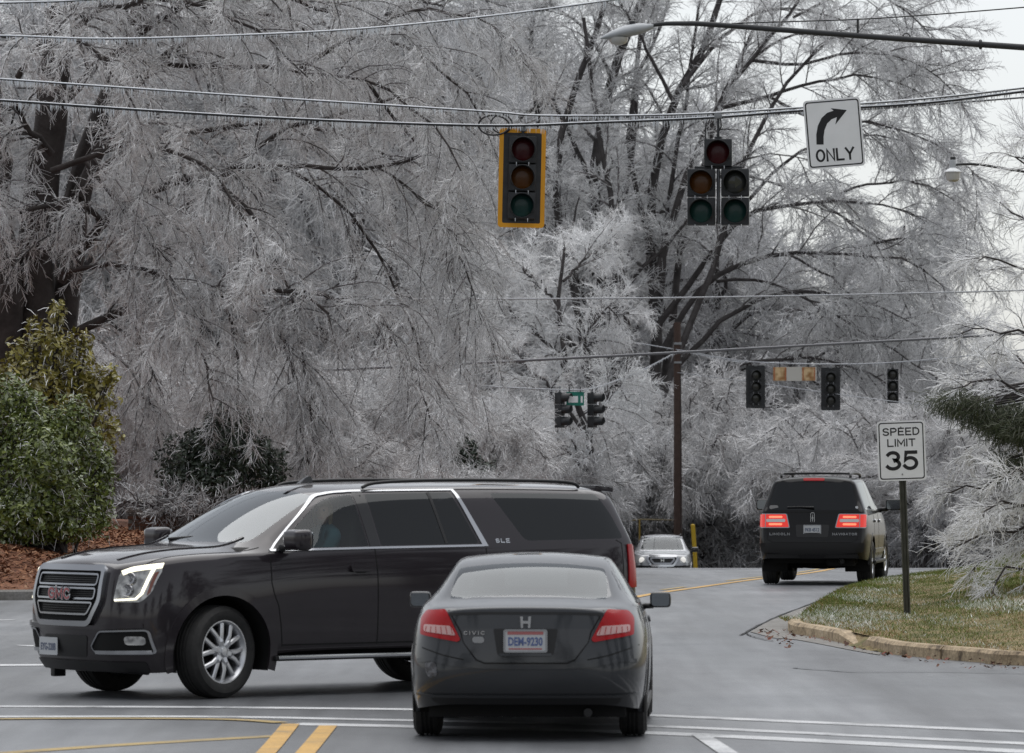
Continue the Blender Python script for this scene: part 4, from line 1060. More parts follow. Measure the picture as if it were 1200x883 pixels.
        for z in (1.045, .945):
            q = c.hit(s * .765, z, 'front'); nm = (q[1] + Vector((.8, 0, 0))).normalized()
            up_ = Vector((0, 0, 1)); xx = up_.cross(nm).normalized()
            lathe('lamp_bowl', [(0, .014), (.020, .013), (.024, .008), (.045, .012), (.052, .018), (.058, .008)], basis(q[0] + nm * .002, xx, nm.cross(xx), nm), M['bowl'], hl, seg=18)
        fg = c.patch(rounded(P([(.40, .46), (.53, .585), (.90, .60), (.915, .42), (.46, .41)]), .03), 'front', 'fog_lamp', M['void'], off=.006, thick=.02)
        c.strip(rounded(P([(.40, .455), (.53, .59), (.905, .605), (.92, .405), (.46, .40)]), .03), .013, 'front', 'fog_lamp_frame', M['chrome_satin'], off=.018, thick=.02, parent=fg, closed=True, step=.03)
        c.strip(P([(.45, .412), (.905, .420)]), .030, 'front', 'fog_lamp_blade', M['chrome'], off=.024, thick=.02, parent=fg, step=.03)
        c.patch(rrect(.13, .075, .025, 4, s * .82, .515), 'front', 'fog_lamp_lens', M['lamp_inside'], off=.014, thick=.02, parent=fg, step=.03)
    # wiper, sticker, washer
    tube('wiper', [(1.50, .30, 1.372), (1.44, .55, 1.385), (1.42, .64, 1.38)], [.012, .010, .012], M['trim'], r, 6)
    tube('wiper', [(1.58, -.35, 1.372), (1.53, -.05, 1.392), (1.50, .12, 1.385)], [.012, .010, .012], M['trim'], r, 6)
    hh = c.hit(.50, 1.44, 'front'); prism('windshield_sticker', rrect(.06, .07, .006, 2), 0, .002, basis(hh[0] - hh[1] * .01, (0, 1, 0), hh[1].cross(Vector((0, 1, 0))), hh[1]), M['sticker'], r)
    for s in (-.44, .44): c.strip([(1.42, s * 1.42), (2.05, s * 1.18), (2.62, s * 1.06)], .03, 'top', 'hood_crease', M['paint_suv'], off=.010, thick=.02)
    for s in (-1, 1): c.strip([(2.60, s * .80), (2.20, s * .86), (1.70, s * .88), (1.42, s * .87)], .009, 'top', 'hood_seam', M['void'], off=.002, thick=.004)
    c.finish()
    # inside
    box('underbody', (4.9, 1.5, .16), (0, 0, .40), M['void'], r)
    box('cabin_floor', (3.6, 1.80, .06), (-.75, 0, .62), M['interior'], r)
    bm = bmesh.new(); box_bm(bm, (.50, 1.76, .36), (1.42, 0, 1.13), None, .10, 3); from_bm('dashboard', bm, M['interior'], r, smooth=True, auto=60)
    ang = np.linspace(0, 2 * math.pi, 25)[:-1]; Ms = basis((1.10, .46, 1.16), (0, 1, 0), (.4, 0, .92), (-.92, 0, .4))
    sw = tube('steering_wheel', [Ms @ Vector((.19 * math.cos(a), .19 * math.sin(a), 0)) for a in ang], .017, M['trim'], r, 8, closed=True)
    v, f = merge(*[tube_data([Ms @ Vector((0, 0, -.02)), Ms @ Vector((.19 * math.cos(a), .19 * math.sin(a), 0))], .014, 6) for a in (0, math.pi, -math.pi / 2)]); mk('wheel_spoke', v, f, M['trim'], sw)
    for x, y in ((.60, .46), (.60, -.46)): seat(r, x, y, .52)
    bm = bmesh.new(); box_bm(bm, (.18, 1.5, .75), (-.95, 0, 1.08), Matrix.Rotation(-.2, 3, 'Y'), .06, 3); from_bm('rear_seat', bm, M['seat'], r, smooth=True, auto=60)
    bm = bmesh.new(); box_bm(bm, (.18, 1.4, .70), (-1.85, 0, 1.06), Matrix.Rotation(-.2, 3, 'Y'), .06, 3); from_bm('rear_seat', bm, M['seat'], r, smooth=True, auto=60)
    # wheels: the front pair steered to the left
    for x, y, sa in ((1.87, .86, math.radians(13)), (1.87, -.86, math.radians(11)), (-1.43, .86, 0), (-1.43, -.86, 0)): wheel(r, x, y, .405, .275, .278, sa)
    return r
M['bowl'] = mat('lamp_reflector', (0.30, 0.30, 0.31), rough=0.15, metal=1.0)
suv = build_suv()

# the driver: one seated figure behind the wheel
def build_driver():
    bm = bmesh.new(); vs = {}
    J = {'pelvis': ((.34, .46, 1.02), (.17, .13)), 'waist': ((.30, .46, 1.16), (.15, .115)), 'chest': ((.27, .46, 1.32), (.17, .12)), 'collar': ((.26, .46, 1.44), (.10, .085)), 'neck': ((.275, .46, 1.50), (.055, .055)),
         'thL': ((.62, .56, 1.02), (.085, .085)), 'knL': ((.92, .58, 1.05), (.065, .065)), 'thR': ((.62, .36, 1.02), (.085, .085)), 'knR': ((.92, .34, 1.05), (.065, .065)), 'ftL': ((1.10, .58, .80), (.045, .045)), 'ftR': ((1.10, .34, .80), (.045, .045)),
         'shL': ((.28, .64, 1.40), (.075, .07)), 'elL': ((.46, .70, 1.20), (.05, .05)), 'wrL': ((.80, .64, 1.22), (.033, .033)), 'shR': ((.28, .28, 1.40), (.075, .07)), 'elR': ((.46, .22, 1.20), (.05, .05)), 'wrR': ((.80, .28, 1.22), (.033, .033))}
    E = [('pelvis', 'waist'), ('waist', 'chest'), ('chest', 'collar'), ('collar', 'neck'), ('pelvis', 'thL'), ('thL', 'knL'), ('knL', 'ftL'), ('pelvis', 'thR'), ('thR', 'knR'), ('knR', 'ftR'), ('collar', 'shL'), ('shL', 'elL'), ('elL', 'wrL'), ('collar', 'shR'), ('shR', 'elR'), ('elR', 'wrR')]
    me = bpy.data.meshes.new('b'); names = list(J); me.from_pydata([J[n][0] for n in names], [(names.index(a), names.index(b)) for a, b in E], [])
    o = bpy.data.objects.new('b', me); COL.objects.link(o); md = o.modifiers.new('k', 'SKIN'); o.modifiers.new('s', 'SUBSURF').levels = 2
    for i, n in enumerate(names): me.skin_vertices[0].data[i].radius = J[n][1]
    me.skin_vertices[0].data[0].use_root = True
    dg = bpy.context.evaluated_depsgraph_get(); dg.update(); body = bpy.data.meshes.new_from_object(o.evaluated_get(dg)); bpy.data.objects.remove(o)
    bpy.context.view_layer.update(); p = empty('person', suv.matrix_world @ Vector((.17, 0, 0)), suv.rotation_euler.z)
    tag(p, 'fair-haired driver in a teal jacket at the wheel of the charcoal SUV', 'person')
    body.materials.append(M['jacket']); body.shade_smooth(); link(bpy.data.objects.new('body', body), p)
    # head turned towards the near window
    Mh = Matrix.Translation((.30, .47, 1.615)) @ Matrix.Rotation(math.radians(42), 4, 'Z')
    n, m = 20, 16; V, F = [], []
    for i in range(m + 1):
        ph = math.pi * i / m
        for k in range(n):
            a = 2 * math.pi * k / n; x, y, z = math.sin(ph) * math.cos(a), math.sin(ph) * math.sin(a), math.cos(ph)
            sx = .098 * (1 + .04 * (z < 0)); sy = .074 * (1 - .24 * max(0, -z)); q = Vector((x * sx, y * sy, z * .118))
            if x > .85 and -.32 < z < .10: q.x += .022 * (1 - abs(y) * 4.0 if abs(y) < .25 else 0) * (1.0 if z < 0 else .4)
            if x > .6 and -.75 < z < -.55: q.x += .006
            if x > .7 and .02 < z < .28 and .2 < abs(y) < .6: q.x -= .008
            V.append(Mh @ q)
    for i in range(m):
        for k in range(n): F.append((i * n + k, (i + 1) * n + k, (i + 1) * n + (k + 1) % n, i * n + (k + 1) % n))
    hd = mk('head', V, F, M['skin'], p, smooth=True)
    for s in (1, -1):
        v, f = lathe_data([(0, .012), (.008, .009), (.012, 0), (.008, -.009), (0, -.012)], Mh @ Matrix.Translation((.083, s * .032, .012)), 10); mk('eye', v, f, M['eye'], hd, smooth=True)
        v, f = lathe_data([(0, .008), (.020, .006), (.026, 0), (.018, -.006), (0, -.008)], Mh @ Matrix.Translation((-.005, s * .075, -.005)) @ Matrix.Rotation(math.pi / 2, 4, 'X'), 10); mk('ear', v, f, M['skin'], hd, smooth=True)
    v, f = tube_data([Mh @ Vector((.089, -.022, -.058)), Mh @ Vector((.097, 0, -.056)), Mh @ Vector((.089, .022, -.058))], [.003, .006, .003], 6); mk('mouth', v, f, M['lip'], hd, smooth=True)
    V, F = [], []
    for i in range(13):
        ph = math.pi * i / 16
        for k in range(n):
            a = 2 * math.pi * k / n; front = max(0, math.cos(a)); x, y, z = math.sin(ph) * math.cos(a), math.sin(ph) * math.sin(a), math.cos(ph)
            lim = .30; rr = 1.16 + .06 * math.sin(a * 5 + i)
            if front > .35: z = max(z, lim + .1 * math.sin(k)); 
            zz = z * .132 - (.05 * (i / 12) ** 2 if front < .35 else 0)
            V.append(Mh @ Vector((x * .098 * rr - .008, y * .074 * (rr + .10), zz)))
    for i in range(12):
        for k in range(n): F.append((i * n + k, (i + 1) * n + k, (i + 1) * n + (k + 1) % n, i * n + (k + 1) % n))
    mk('hair', V, F, M['hair'], p, smooth=True)
    # hands closed on the rim of the wheel
    for s, w in ((1, Vector((.80, .64, 1.22))), (-1, Vector((.80, .28, 1.22)))):
        parts = [tube_data([w, w + Vector((.04, 0, .01)), w + Vector((.085, 0, .015))], [.030, .036, .032], 8)]
        for k in range(4):
            o2 = Vector((.08, 0, .030 - .02 * k)); L = (.030, .034, .032, .026)[k]
            parts.append(tube_data([w + o2, w + o2 + Vector((L, -s * .004, .004)), w + o2 + Vector((L * 1.25, -s * .024, 0)), w + o2 + Vector((L * .8, -s * .038, -.002))], [.0095, .009, .0085, .007], 6))
        parts.append(tube_data([w + Vector((.03, -s * .02, .02)), w + Vector((.065, -s * .040, .03)), w + Vector((.095, -s * .042, .022))], [.012, .010, .008], 6))
        v, f = merge(*parts); mk('hand', v, f, M['skin'], p, smooth=True)
build_driver()
# ------------------------------------------------------------------ grey coupe seen from behind
def build_coupe():
    r = empty('coupe', (0.20, 35.78, 0), math.radians(90 - 2.6))
    tag(r, 'dark grey two-door coupe seen from behind at the stop line', 'car')
    st = [
     [(2.12,.55,.20),(2.20,.60,.32),(2.22,.60,.50),(2.16,.58,.64),(2.08,.55,.72),(2.06,.36,.74),(2.06,.18,.745),(2.06,0,.75)],
     [(1.98,.76,.20),(2.03,.79,.32),(2.02,.80,.52),(1.95,.78,.68),(1.86,.74,.77),(1.88,.50,.80),(1.90,.25,.81),(1.90,0,.815)],
     [(1.31,.84,.20),(1.31,.865,.32),(1.31,.875,.54),(1.31,.86,.74),(1.31,.79,.86),(1.31,.58,.915),(1.31,.3,.935),(1.31,0,.94)],
     [(.85,.84,.20),(.85,.86,.30),(.85,.872,.55),(.85,.865,.78),(.85,.80,.92),(.92,.68,.965),(1.05,.36,.985),(1.10,0,.99)],
     [(.25,.84,.20),(.25,.86,.30),(.25,.870,.55),(.25,.868,.80),(.25,.80,.955),(.02,.565,1.30),(.10,.30,1.335),(.12,0,1.348)],
     [(-.45,.84,.20),(-.45,.86,.30),(-.45,.870,.55),(-.45,.870,.82),(-.45,.80,.97),(-.45,.585,1.325),(-.45,.31,1.358),(-.45,0,1.37)],
     [(-.95,.84,.20),(-.95,.862,.30),(-.95,.876,.56),(-.95,.872,.83),(-.95,.80,.985),(-.98,.57,1.272),(-1.0,.31,1.302),(-1.0,0,1.312)],
     [(-1.31,.845,.20),(-1.31,.87,.32),(-1.31,.882,.58),(-1.31,.872,.83),(-1.31,.80,.99),(-1.36,.59,1.145),(-1.40,.32,1.175),(-1.40,0,1.185)],
     [(-1.72,.83,.22),(-1.72,.862,.34),(-1.72,.876,.58),(-1.72,.855,.83),(-1.72,.775,.985),(-1.76,.595,1.015),(-1.80,.33,1.035),(-1.81,0,1.04)],
     [(-1.98,.775,.24),(-2.04,.815,.38),(-2.02,.832,.56),(-1.99,.80,.80),(-1.96,.73,.965),(-2.06,.565,.985),(-2.10,.31,.995),(-2.11,0,1.0)],
     [(-2.10,.60,.27),(-2.19,.66,.38),(-2.19,.68,.545),(-2.135,.665,.77),(-2.13,.60,.945),(-2.175,.46,.968),(-2.20,.24,.978),(-2.205,0,.98)]]
    cr = [('L', 4, 3, 8, .45), ('L', 5, 3, 8, .45), ('L', 0, 0, 10, .6), ('S', 10, 4, 7, .75), ('S', 10, 0, 4, .15), ('L', 2, 7, 10, .25), ('S', 8, 5, 7, .45), ('S', 9, 4, 7, .2)]
    c = Car(r, car_shell(st, cr, bulge_f=.08, bulge_r=.045), M['paint_coupe'])
    c.cut(rounded([(-1.05, -.545), (-1.05, .545), (-1.40, .575), (-1.745, .578), (-1.755, -.578), (-1.40, -.575)], [.06, .06, .02, .05, .05, .02]), 'top', 'rear_window', M['glass_rear'])
    c.cut(rounded([(-.60, 1.02), (-.50, 1.23), (.50, 1.23), (.60, 1.02)], .06), 'front', 'windshield', M['glass_clear'])
    for v in ('left', 'right'):
        c.cut(rounded([(.60, .99), (.02, 1.265), (-.42, 1.285), (-.42, .995)], .03), v, 'window', M['glass_clear'])
        c.cut(rounded([(-.48, .998), (-.48, 1.285), (-.80, 1.255), (-1.24, 1.06), (-1.15, 1.01)], .03), v, 'window', M['glass_tint'])
        c.strip([(.66, .975), (-.45, .982), (-1.24, .995)], .016, v, 'window_seal', M['trim'], off=.006, thick=.01)
        c.strip([(-.45, .97), (-.50, .60), (-.52, .26)], .009, v, 'door_seam', M['void'], off=.002, thick=.004)
        c.strip([(.74, .95), (.80, .60), (.76, .26)], .009, v, 'door_seam', M['void'], off=.002, thick=.004)
        c.patch(rrect(.20, .045, .02, 4, -.30, .84), v, 'door_handle', M['paint_coupe'], off=.028, thick=.018, step=.03)
        sd = 1 if v == 'left' else -1
        mirror_part(r, .52, sd * .945, .965, .13, .165, .125, M['paint_coupe'] if sd > 0 else M['trim_gloss'], arm=.06)
        box('side_sill', (2.0, .05, .07), (0, sd * .845, .20), M['trim'], r, bevel=.015)
    wheel_arches(c, 1.31, .315, .355, .03, .48, .85, zb=.15, lip_off=.006)
    wheel_arches(c, -1.31, .315, .355, .03, .48, .855, zb=.15, lip_off=.006)
    # boot lid: seam, painted shade under the edge, lower panel, lamps
    c.strip([(.565, .955), (.475, .80), (.455, .73), (.36, .60), (.30, .575), (-.30, .575), (-.36, .60), (-.455, .73), (-.475, .80), (-.565, .955)], .010, 'rear', 'boot_seam', M['void'], off=.0025, thick=.006)
    c.strip([(-.56, .928), (-.30, .938), (.30, .938), (.56, .928)], .020, 'rear', 'lip_shade', M['trim'], off=.003, thick=.006)  # dark strip paints in the shade line below the boot edge
    low = c.patch(rounded([(-.47, .825), (.47, .825), (.455, .73), (.355, .605), (.28, .585), (-.28, .585), (-.355, .605), (-.455, .73)], .02), 'rear', 'boot_panel', M['paint_coupe_lower'], off=.004, thick=.01, step=.05)
    c.patch(rounded([(-.235, .825), (.235, .825), (.205, .64), (.17, .625), (-.17, .625), (-.205, .64)], .015), 'rear', 'plate_recess', M['trim'], off=.007, thick=.012, parent=low)
    c.strip([(-.19, .637), (.19, .637)], .02, 'rear', 'plate_ledge', M['paint_coupe'], off=.022, thick=.02, parent=low)
    hh = c.hit(0, .73, 'rear')
    plate(r, hh[0] + Vector((-.012, 0, .008)), (0, -1, 0), (0, 0, 1), (-1, 0, 0), .305, .155, 'DEM-9230', M['plate_blue'], M['plate_red'], M['plate_red'], M['chrome_satin'])
    # maker's emblem: letter H in a rounded frame
    hh = c.hit(0, .873, 'rear'); Mb = basis(hh[0] + Vector((-.008, 0, 0)), (0, -1, 0), (0, 0, 1), (-1, 0, 0))
    parts = [prism_data([(s * .020, .042), (s * .040, .042), (s * .034, -.042), (s * .018, -.042)][::s], 0, .008, Mb) for s in (1, -1)] + [prism_data([(-.03, -.010), (.03, -.010), (.03, .010), (-.03, .010)], 0, .007, Mb)]
    V, F = merge(*parts); mk('emblem', V, F, M['chrome'], r)
    hh = c.hit(.375, .795, 'rear'); stroke_text('badge', 'CIVIC', .028, .155, .006, basis(hh[0] + Vector((-.022, 0, 0)), (0, -1, 0), (0, 0, 1), (-1, 0, 0)), M['chrome'], r, gap=.5)
    hh = c.hit(.345, .745, 'rear'); prism('dealer_badge', rrect(.085, .045, .02, 4), 0, .004, basis(hh[0] + Vector((-.008, 0, 0)), (0, -1, 0), (0, .05, 1), (-1, 0, 0)), M['chrome_satin'], r)
    for s in (1, -1):
        P = lambda pts: [(s * a, b) for a, b in pts]
        tl = c.patch(rounded(P([(.775, .895), (.735, .945), (.585, .958), (.475, .745), (.495, .727), (.775, .775)]), .018), 'rear', 'tail_lamp', M['lens_red'], off=.014, thick=.03, step=.03)
        c.patch(rounded(P([(.745, .848), (.545, .842), (.508, .772), (.745, .797)]), .018), 'rear', 'reverse_lamp', M['lens_pale'], off=.018, thick=.02, parent=tl, step=.03)
        for k in range(6): c.strip(P([(.545 + .036 * k, .838 - .001 * k), (.530 + .040 * k, .780 + .003 * k)]), .004, 'rear', 'lamp_rib', M['lens_red'], off=.0195, thick=.004, parent=tl)
        c.strip(P([(.80, .585), (.70, .600), (.50, .565), (.30, .552), (0, .548)]), .03, 'rear', 'bumper_crease', M['paint_coupe'], off=.008, thick=.02, step=.05)
        c.strip(P([(.82, .70), (.76, .68), (.60, .63), (.45, .60)]), .008, 'rear', 'bumper_seam', M['void'], off=.0022, thick=.005)
    c.patch(rounded([(-.70, .325), (.70, .325), (.62, .20), (-.62, .20)], .03), 'rear', 'rear_valance', M['trim'], off=.008, thick=.03)
    c.strip([(-.80, .345), (-.68, .336), (.68, .336), (.80, .345)], .014, 'rear', 'bumper_edge', M['paint_coupe'], off=.018, thick=.02)
    # scuffed dent in the left of the bumper
    dm = c.patch(rounded([(.735, .585), (.655, .575), (.645, .485), (.69, .455), (.735, .50)], .03), 'rear', 'bumper_dent', M['scuff'], off=.006, thick=.008, step=.02)
    dm['label'] = 'scuffed dent in the bumper corner'
    for v in dm.data.vertices:
        v.co.x += .012 * math.sin(v.co.z * 90) * math.cos(v.co.y * 70)
    c.finish()
    box('underbody', (3.9, 1.44, .10), (0, 0, .22), M['void'], r)
    tube('exhaust_pipe', [(-1.3, -.45, .22), (-2.08, -.45, .21)], .032, M['trim'], r, 10)
    box('rear_axle', (.10, 1.2, .08), (-1.31, 0, .25), M['void'], r, bevel=.02)
    bm = bmesh.new(); box_bm(bm, (.62, 1.20, .05), (-1.50, 0, .965), None, .02, 2); from_bm('parcel_shelf', bm, M['interior'], r, smooth=True)
    bm = bmesh.new(); box_bm(bm, (.30, .09, .025), (-1.62, 0, 1.005), None, .01, 2); box_bm(bm, (.08, .30, .045), (-1.66, 0, 1.012), None, .015, 2); from_bm('high_brake_lamp', bm, M['lens_pale'], r, smooth=True)
    box('cabin_floor', (2.4, 1.3, .05), (-.2, 0, .40), M['interior'], r)
    bm = bmesh.new(); box_bm(bm, (.4, 1.35, .28), (.95, 0, .84), None, .08, 3); from_bm('dashboard', bm, M['interior'], r, smooth=True)
    for y in (.36, -.36): seat(r, .15, y, -.06, w=.48, tilt=.30)
    bm = bmesh.new(); box_bm(bm, (.16, 1.15, .55), (-1.02, 0, .78), Matrix.Rotation(-.4, 3, 'Y'), .05, 3); from_bm('rear_seat', bm, M['seat'], r, smooth=True)
    for x, y in ((1.31, .765), (1.31, -.765), (-1.31, .765), (-1.31, -.765)): wheel(r, x, y, .316, .205, .205, 0, 'seven')
    return r
M['paint_coupe_lower'] = paint('grey_metallic_lower_panel', (0.040, 0.042, 0.046), metal=0.4)
M['scuff'] = mat('scuffed_paint', (0.05, 0.052, 0.06), rough=0.5, noise=(25, (0.16, 0.165, 0.18), 5, 0.2), bump=(30, 0.8, 0.02))
build_coupe()

# ------------------------------------------------------------------ black SUV driving away over the crest
def build_black_suv():
    a = math.radians(90 - 9.0); L = 2.64
    px, Yr = 951.5, 82.0; rx = (px - CX) / FPX * Yr
    r = empty('suv', (rx + L * math.cos(a), Yr + L * math.sin(a), float(gz(Yr + 2.6)) + .01), a)
    r.rotation_euler.rotate_axis('Y', .0010)
    tag(r, 'black SUV with lit brake lamps driving away past the speed limit sign', 'SUV')
    st = [
     [(2.50,.62,.32),(2.60,.66,.45),(2.62,.68,.72),(2.60,.68,1.0),(2.56,.66,1.14),(2.54,.45,1.16),(2.55,.22,1.17),(2.55,0,1.175)],
     [(2.34,.88,.32),(2.42,.92,.46),(2.42,.94,.74),(2.38,.93,1.0),(2.30,.90,1.17),(2.32,.56,1.20),(2.34,.28,1.21),(2.34,0,1.215)],
     [(1.62,.95,.40),(1.62,.985,.50),(1.62,1.0,.80),(1.62,.985,1.08),(1.62,.94,1.24),(1.62,.66,1.28),(1.62,.33,1.295),(1.62,0,1.30)],
     [(1.10,.95,.42),(1.10,.98,.52),(1.10,.995,.82),(1.10,.985,1.12),(1.10,.94,1.28),(1.18,.78,1.31),(1.28,.42,1.33),(1.32,0,1.34)],
     [(.60,.95,.42),(.60,.98,.52),(.60,.992,.82),(.60,.985,1.14),(.60,.945,1.30),(.38,.69,1.80),(.44,.38,1.87),(.46,0,1.885)],
     [(0,.95,.42),(0,.98,.52),(0,.992,.82),(0,.985,1.15),(0,.945,1.31),(-.05,.735,1.875),(-.05,.42,1.935),(-.05,0,1.95)],
     [(-.8,.95,.42),(-.8,.98,.52),(-.8,.992,.82),(-.8,.985,1.16),(-.8,.945,1.32),(-.8,.745,1.885),(-.8,.43,1.945),(-.8,0,1.96)],
     [(-1.40,.95,.42),(-1.40,.98,.52),(-1.40,.998,.82),(-1.40,.985,1.16),(-1.40,.945,1.32),(-1.40,.745,1.88),(-1.40,.43,1.94),(-1.40,0,1.955)],
     [(-2.10,.945,.44),(-2.10,.975,.54),(-2.10,.985,.82),(-2.10,.975,1.16),(-2.10,.94,1.32),(-2.02,.735,1.865),(-2.02,.42,1.925),(-2.02,0,1.94)],
     [(-2.46,.92,.46),(-2.50,.95,.56),(-2.50,.96,.80),(-2.46,.955,1.16),(-2.44,.93,1.32),(-2.26,.715,1.86),(-2.26,.41,1.91),(-2.26,0,1.925)],
     [(-2.58,.80,.48),(-2.64,.84,.56),(-2.63,.86,.78),(-2.52,.865,1.16),(-2.50,.85,1.31),(-2.50,.55,1.315),(-2.50,.28,1.315),(-2.50,0,1.315)]]
    cr = [('L', 4, 2, 10, .5), ('L', 5, 3, 9, .45), ('L', 0, 0, 10, .6), ('S', 10, 0, 4, .45), ('S', 9, 5, 7, .5), ('S', 0, 0, 7, .3), ('L', 5, 9, 10, .3)]
    c = Car(r, car_shell(st, cr, bulge_f=.06, bulge_r=.03), M['paint_black'])
    c.cut(rounded([(-.80, 1.345), (.80, 1.345), (.665, 1.83), (-.665, 1.83)], .06), 'rear', 'rear_window', M['glass_black'])
    c.cut(rounded([(-.64, 1.36), (-.53, 1.83), (.53, 1.83), (.64, 1.36)], .06), 'front', 'windshield', M['glass_clear'])
    for v in ('left', 'right'):
        c.cut(rounded([(.86, 1.33), (.36, 1.80), (.0, 1.83), (-.02, 1.34)], .04), v, 'window', M['glass_clear'])
        c.cut(rounded([(-.12, 1.34), (-.10, 1.835), (-.90, 1.84), (-1.05, 1.35)], .04), v, 'window', M['glass_black'])
        c.cut(rounded([(-1.15, 1.35), (-1.02, 1.84), (-1.95, 1.825), (-2.25, 1.38)], .05), v, 'window', M['glass_black'])
        c.strip([(.92, 1.315), (-.5, 1.325), (-2.3, 1.36)], .025, v, 'window_trim', M['chrome'], off=.008, thick=.012)
        c.strip([(-.07, 1.31), (-.07, .9), (-.07, .48)], .010, v, 'door_seam', M['void'], off=.002, thick=.004)
        c.strip([(-1.10, 1.31), (-1.05, .9), (-.90, .5)], .010, v, 'door_seam', M['void'], off=.002, thick=.004)
        c.strip([(1.0, .60), (-.9, .60)], .07, v, 'side_moulding', M['chrome_satin'], off=.016, thick=.02)
        c.patch(rrect(.24, .06, .025, 4, .14, 1.13), v, 'door_handle', M['chrome'], off=.03, thick=.02, step=.04); c.patch(rrect(.24, .06, .025, 4, -.92, 1.14), v, 'door_handle', M['chrome'], off=.03, thick=.02, step=.04)
        sd = 1 if v == 'left' else -1
        mirror_part(r, .78, sd * 1.20, 1.42, .18, .30, .21, M['paint_black'], arm=.12)
        rail = [(.20, sd * .62, 1.91), (.10, sd * .62, 1.975), (-.8, sd * .625, 2.0), (-1.75, sd * .62, 1.985), (-1.90, sd * .62, 1.93)]
        tube('roof_rail', [tuple(p) for p in smooth_line(rail, 5)], .024, M['trim'], r, 10)
        box('running_board', (2.3, .16, .06), (-.1, sd * .95, .40), M['trim'], r, bevel=.02)
    for x in (-.45, -1.55): tube('roof_crossbar', [(x, -.62, 1.99), (x, 0, 2.0), (x, .62, 1.99)], .02, M['trim'], r, 8)
    wheel_arches(c, 1.62, .40, .48, .05, .52, .97, zb=.30, lip_off=.010)
    wheel_arches(c, -1.40, .40, .48, .05, .52, .97, zb=.30, lip_off=.010)
    # tailgate
    c.strip([(-.835, 1.30), (.835, 1.30)], .012, 'rear', 'tailgate_seam', M['void'], off=.002, thick=.006)
    c.strip([(.80, 1.29), (.80, .82), (.70, .765), (-.70, .765), (-.80, .82), (-.80, 1.29)], .012, 'rear', 'tailgate_seam', M['void'], off=.002, thick=.006)
    c.patch(rounded([(-.90, .755), (.90, .755), (.88, .60), (.45, .56), (-.45, .56), (-.88, .60)], .03), 'rear', 'bumper', M['bumper_grey'], off=.05, thick=.06, step=.08)
    c.patch(rounded([(-.82, .56), (.82, .56), (.78, .47), (-.78, .47)], .03), 'rear', 'lower_bumper', M['trim'], off=.02, thick=.04)
    c.patch(rounded([(-.26, .565), (.26, .565), (.20, .505), (-.20, .505)], .02), 'rear', 'hitch_cover', M['bumper_grey'], off=.06, thick=.04)
    c.patch(rounded([(-.30, 1.08), (.30, 1.08), (.28, .86), (-.28, .86)], .03), 'rear', 'plate_recess', M['trim'], off=.003, thick=.006)
    hh = c.hit(0, .995, 'rear')
    plate(r, hh[0] + Vector((-.012, 0, 0)), (0, -1, 0), (0, 0, 1), (-1, 0, 0), .305, .155, 'FKB 4512', M['plate_ink'], None, None, M['chrome_satin'])
    hh = c.hit(0, 1.20, 'rear'); Mb = basis(hh[0] + Vector((-.010, 0, 0)), (0, -1, 0), (0, 0, 1), (-1, 0, 0))
    o1, i1 = rrect(.075, .20, .03, 4), rrect(.055, .18, .02, 4); n = len(o1)
    V = [Mb @ Vector((x, y, .012)) for x, y in o1] + [Mb @ Vector((x, y, .012)) for x, y in i1] + [Mb @ Vector((x, y, -.01)) for x, y in o1]
    F = [(i, (i + 1) % n, n + (i + 1) % n, n + i) for i in range(n)] + [((i + 1) % n, i, 2 * n + i, 2 * n + (i + 1) % n) for i in range(n)]
    v2, f2 = merge((V, F), prism_data([(-.009, 0), (0, -.085), (.009, 0), (0, .085)], .0, .014, Mb), prism_data([(-.026, 0), (0, -.008), (.026, 0), (0, .008)], .0, .013, Mb)); mk('emblem', v2, f2, M['chrome'], r)
    for s, w_, y in (('LINCOLN', .36, .58), ('NAVIGATOR', .44, -.58)):
        hh = c.hit(y, .915, 'rear'); stroke_text('badge', s, .046, w_, .010, basis(hh[0] + Vector((-.030, 0, 0)), (0, -1, 0), (0, 0, 1), (-1, 0, 0)), M['chrome_satin'], r, gap=.4)
    for s in (1, -1):
        P = lambda pts: [(s * a, b) for a, b in pts]
        tl = c.patch(rounded(P([(.94, 1.275), (.46, 1.275), (.40, 1.02), (.94, 1.02)]), .03), 'rear', 'tail_lamp', M['chrome_satin'], off=.012, thick=.03, step=.04)
        c.patch(rounded(P([(.935, 1.262), (.475, 1.262), (.42, 1.035), (.935, 1.035)]), .02), 'rear', 'brake_lamp', M['brake_glow'], off=.018, thick=.02, parent=tl, step=.04)
        c.patch(rrect(.34, .055, .02, 3, s * .655, 1.150), 'rear', 'reverse_lamp', M['lens_clear'], off=.024, thick=.02, parent=tl, step=.04)
        for zz in (1.215, 1.085):
            c.patch(rrect(.24, .035, .015, 3, s * .66, zz), 'rear', 'brake_bulb', M['brake_hot'], off=.021, thick=.02, parent=tl, step=.04)
        c.strip(P([(.84, 1.262), (.84, 1.035)]), .014, 'rear', 'lamp_divider', M['chrome_satin'], off=.022, thick=.02, parent=tl, step=.04)
    c.patch(rrect(.38, .05, .02, 3, 0, 1.885), 'rear', 'high_brake_lamp', M['lens_red'], off=.006, thick=.01, step=.05)
    tube('wiper', [(-2.52, -.02, 1.39), (-2.50, .22, 1.40), (-2.50, .46, 1.395)], [.016, .010, .008], M['trim'], r, 6)
    hh = c.hit(.70, 1.39, 'rear'); prism('window_sticker', rrect(.16, .07, .033, 4), 0, .002, basis(hh[0] + hh[1] * .003, (0, -1, 0), (.2, 0, 1), hh[1]), M['sticker_grey'], r)
    hh = c.hit(-.78, 1.385, 'rear')
    if hh: prism('window_sticker', rrect(.05, .05, .02, 4), 0, .002, basis(hh[0] + hh[1] * .004, (0, -1, 0), (.2, 0, 1), hh[1]), M['plate_white'], r)
    c.finish()
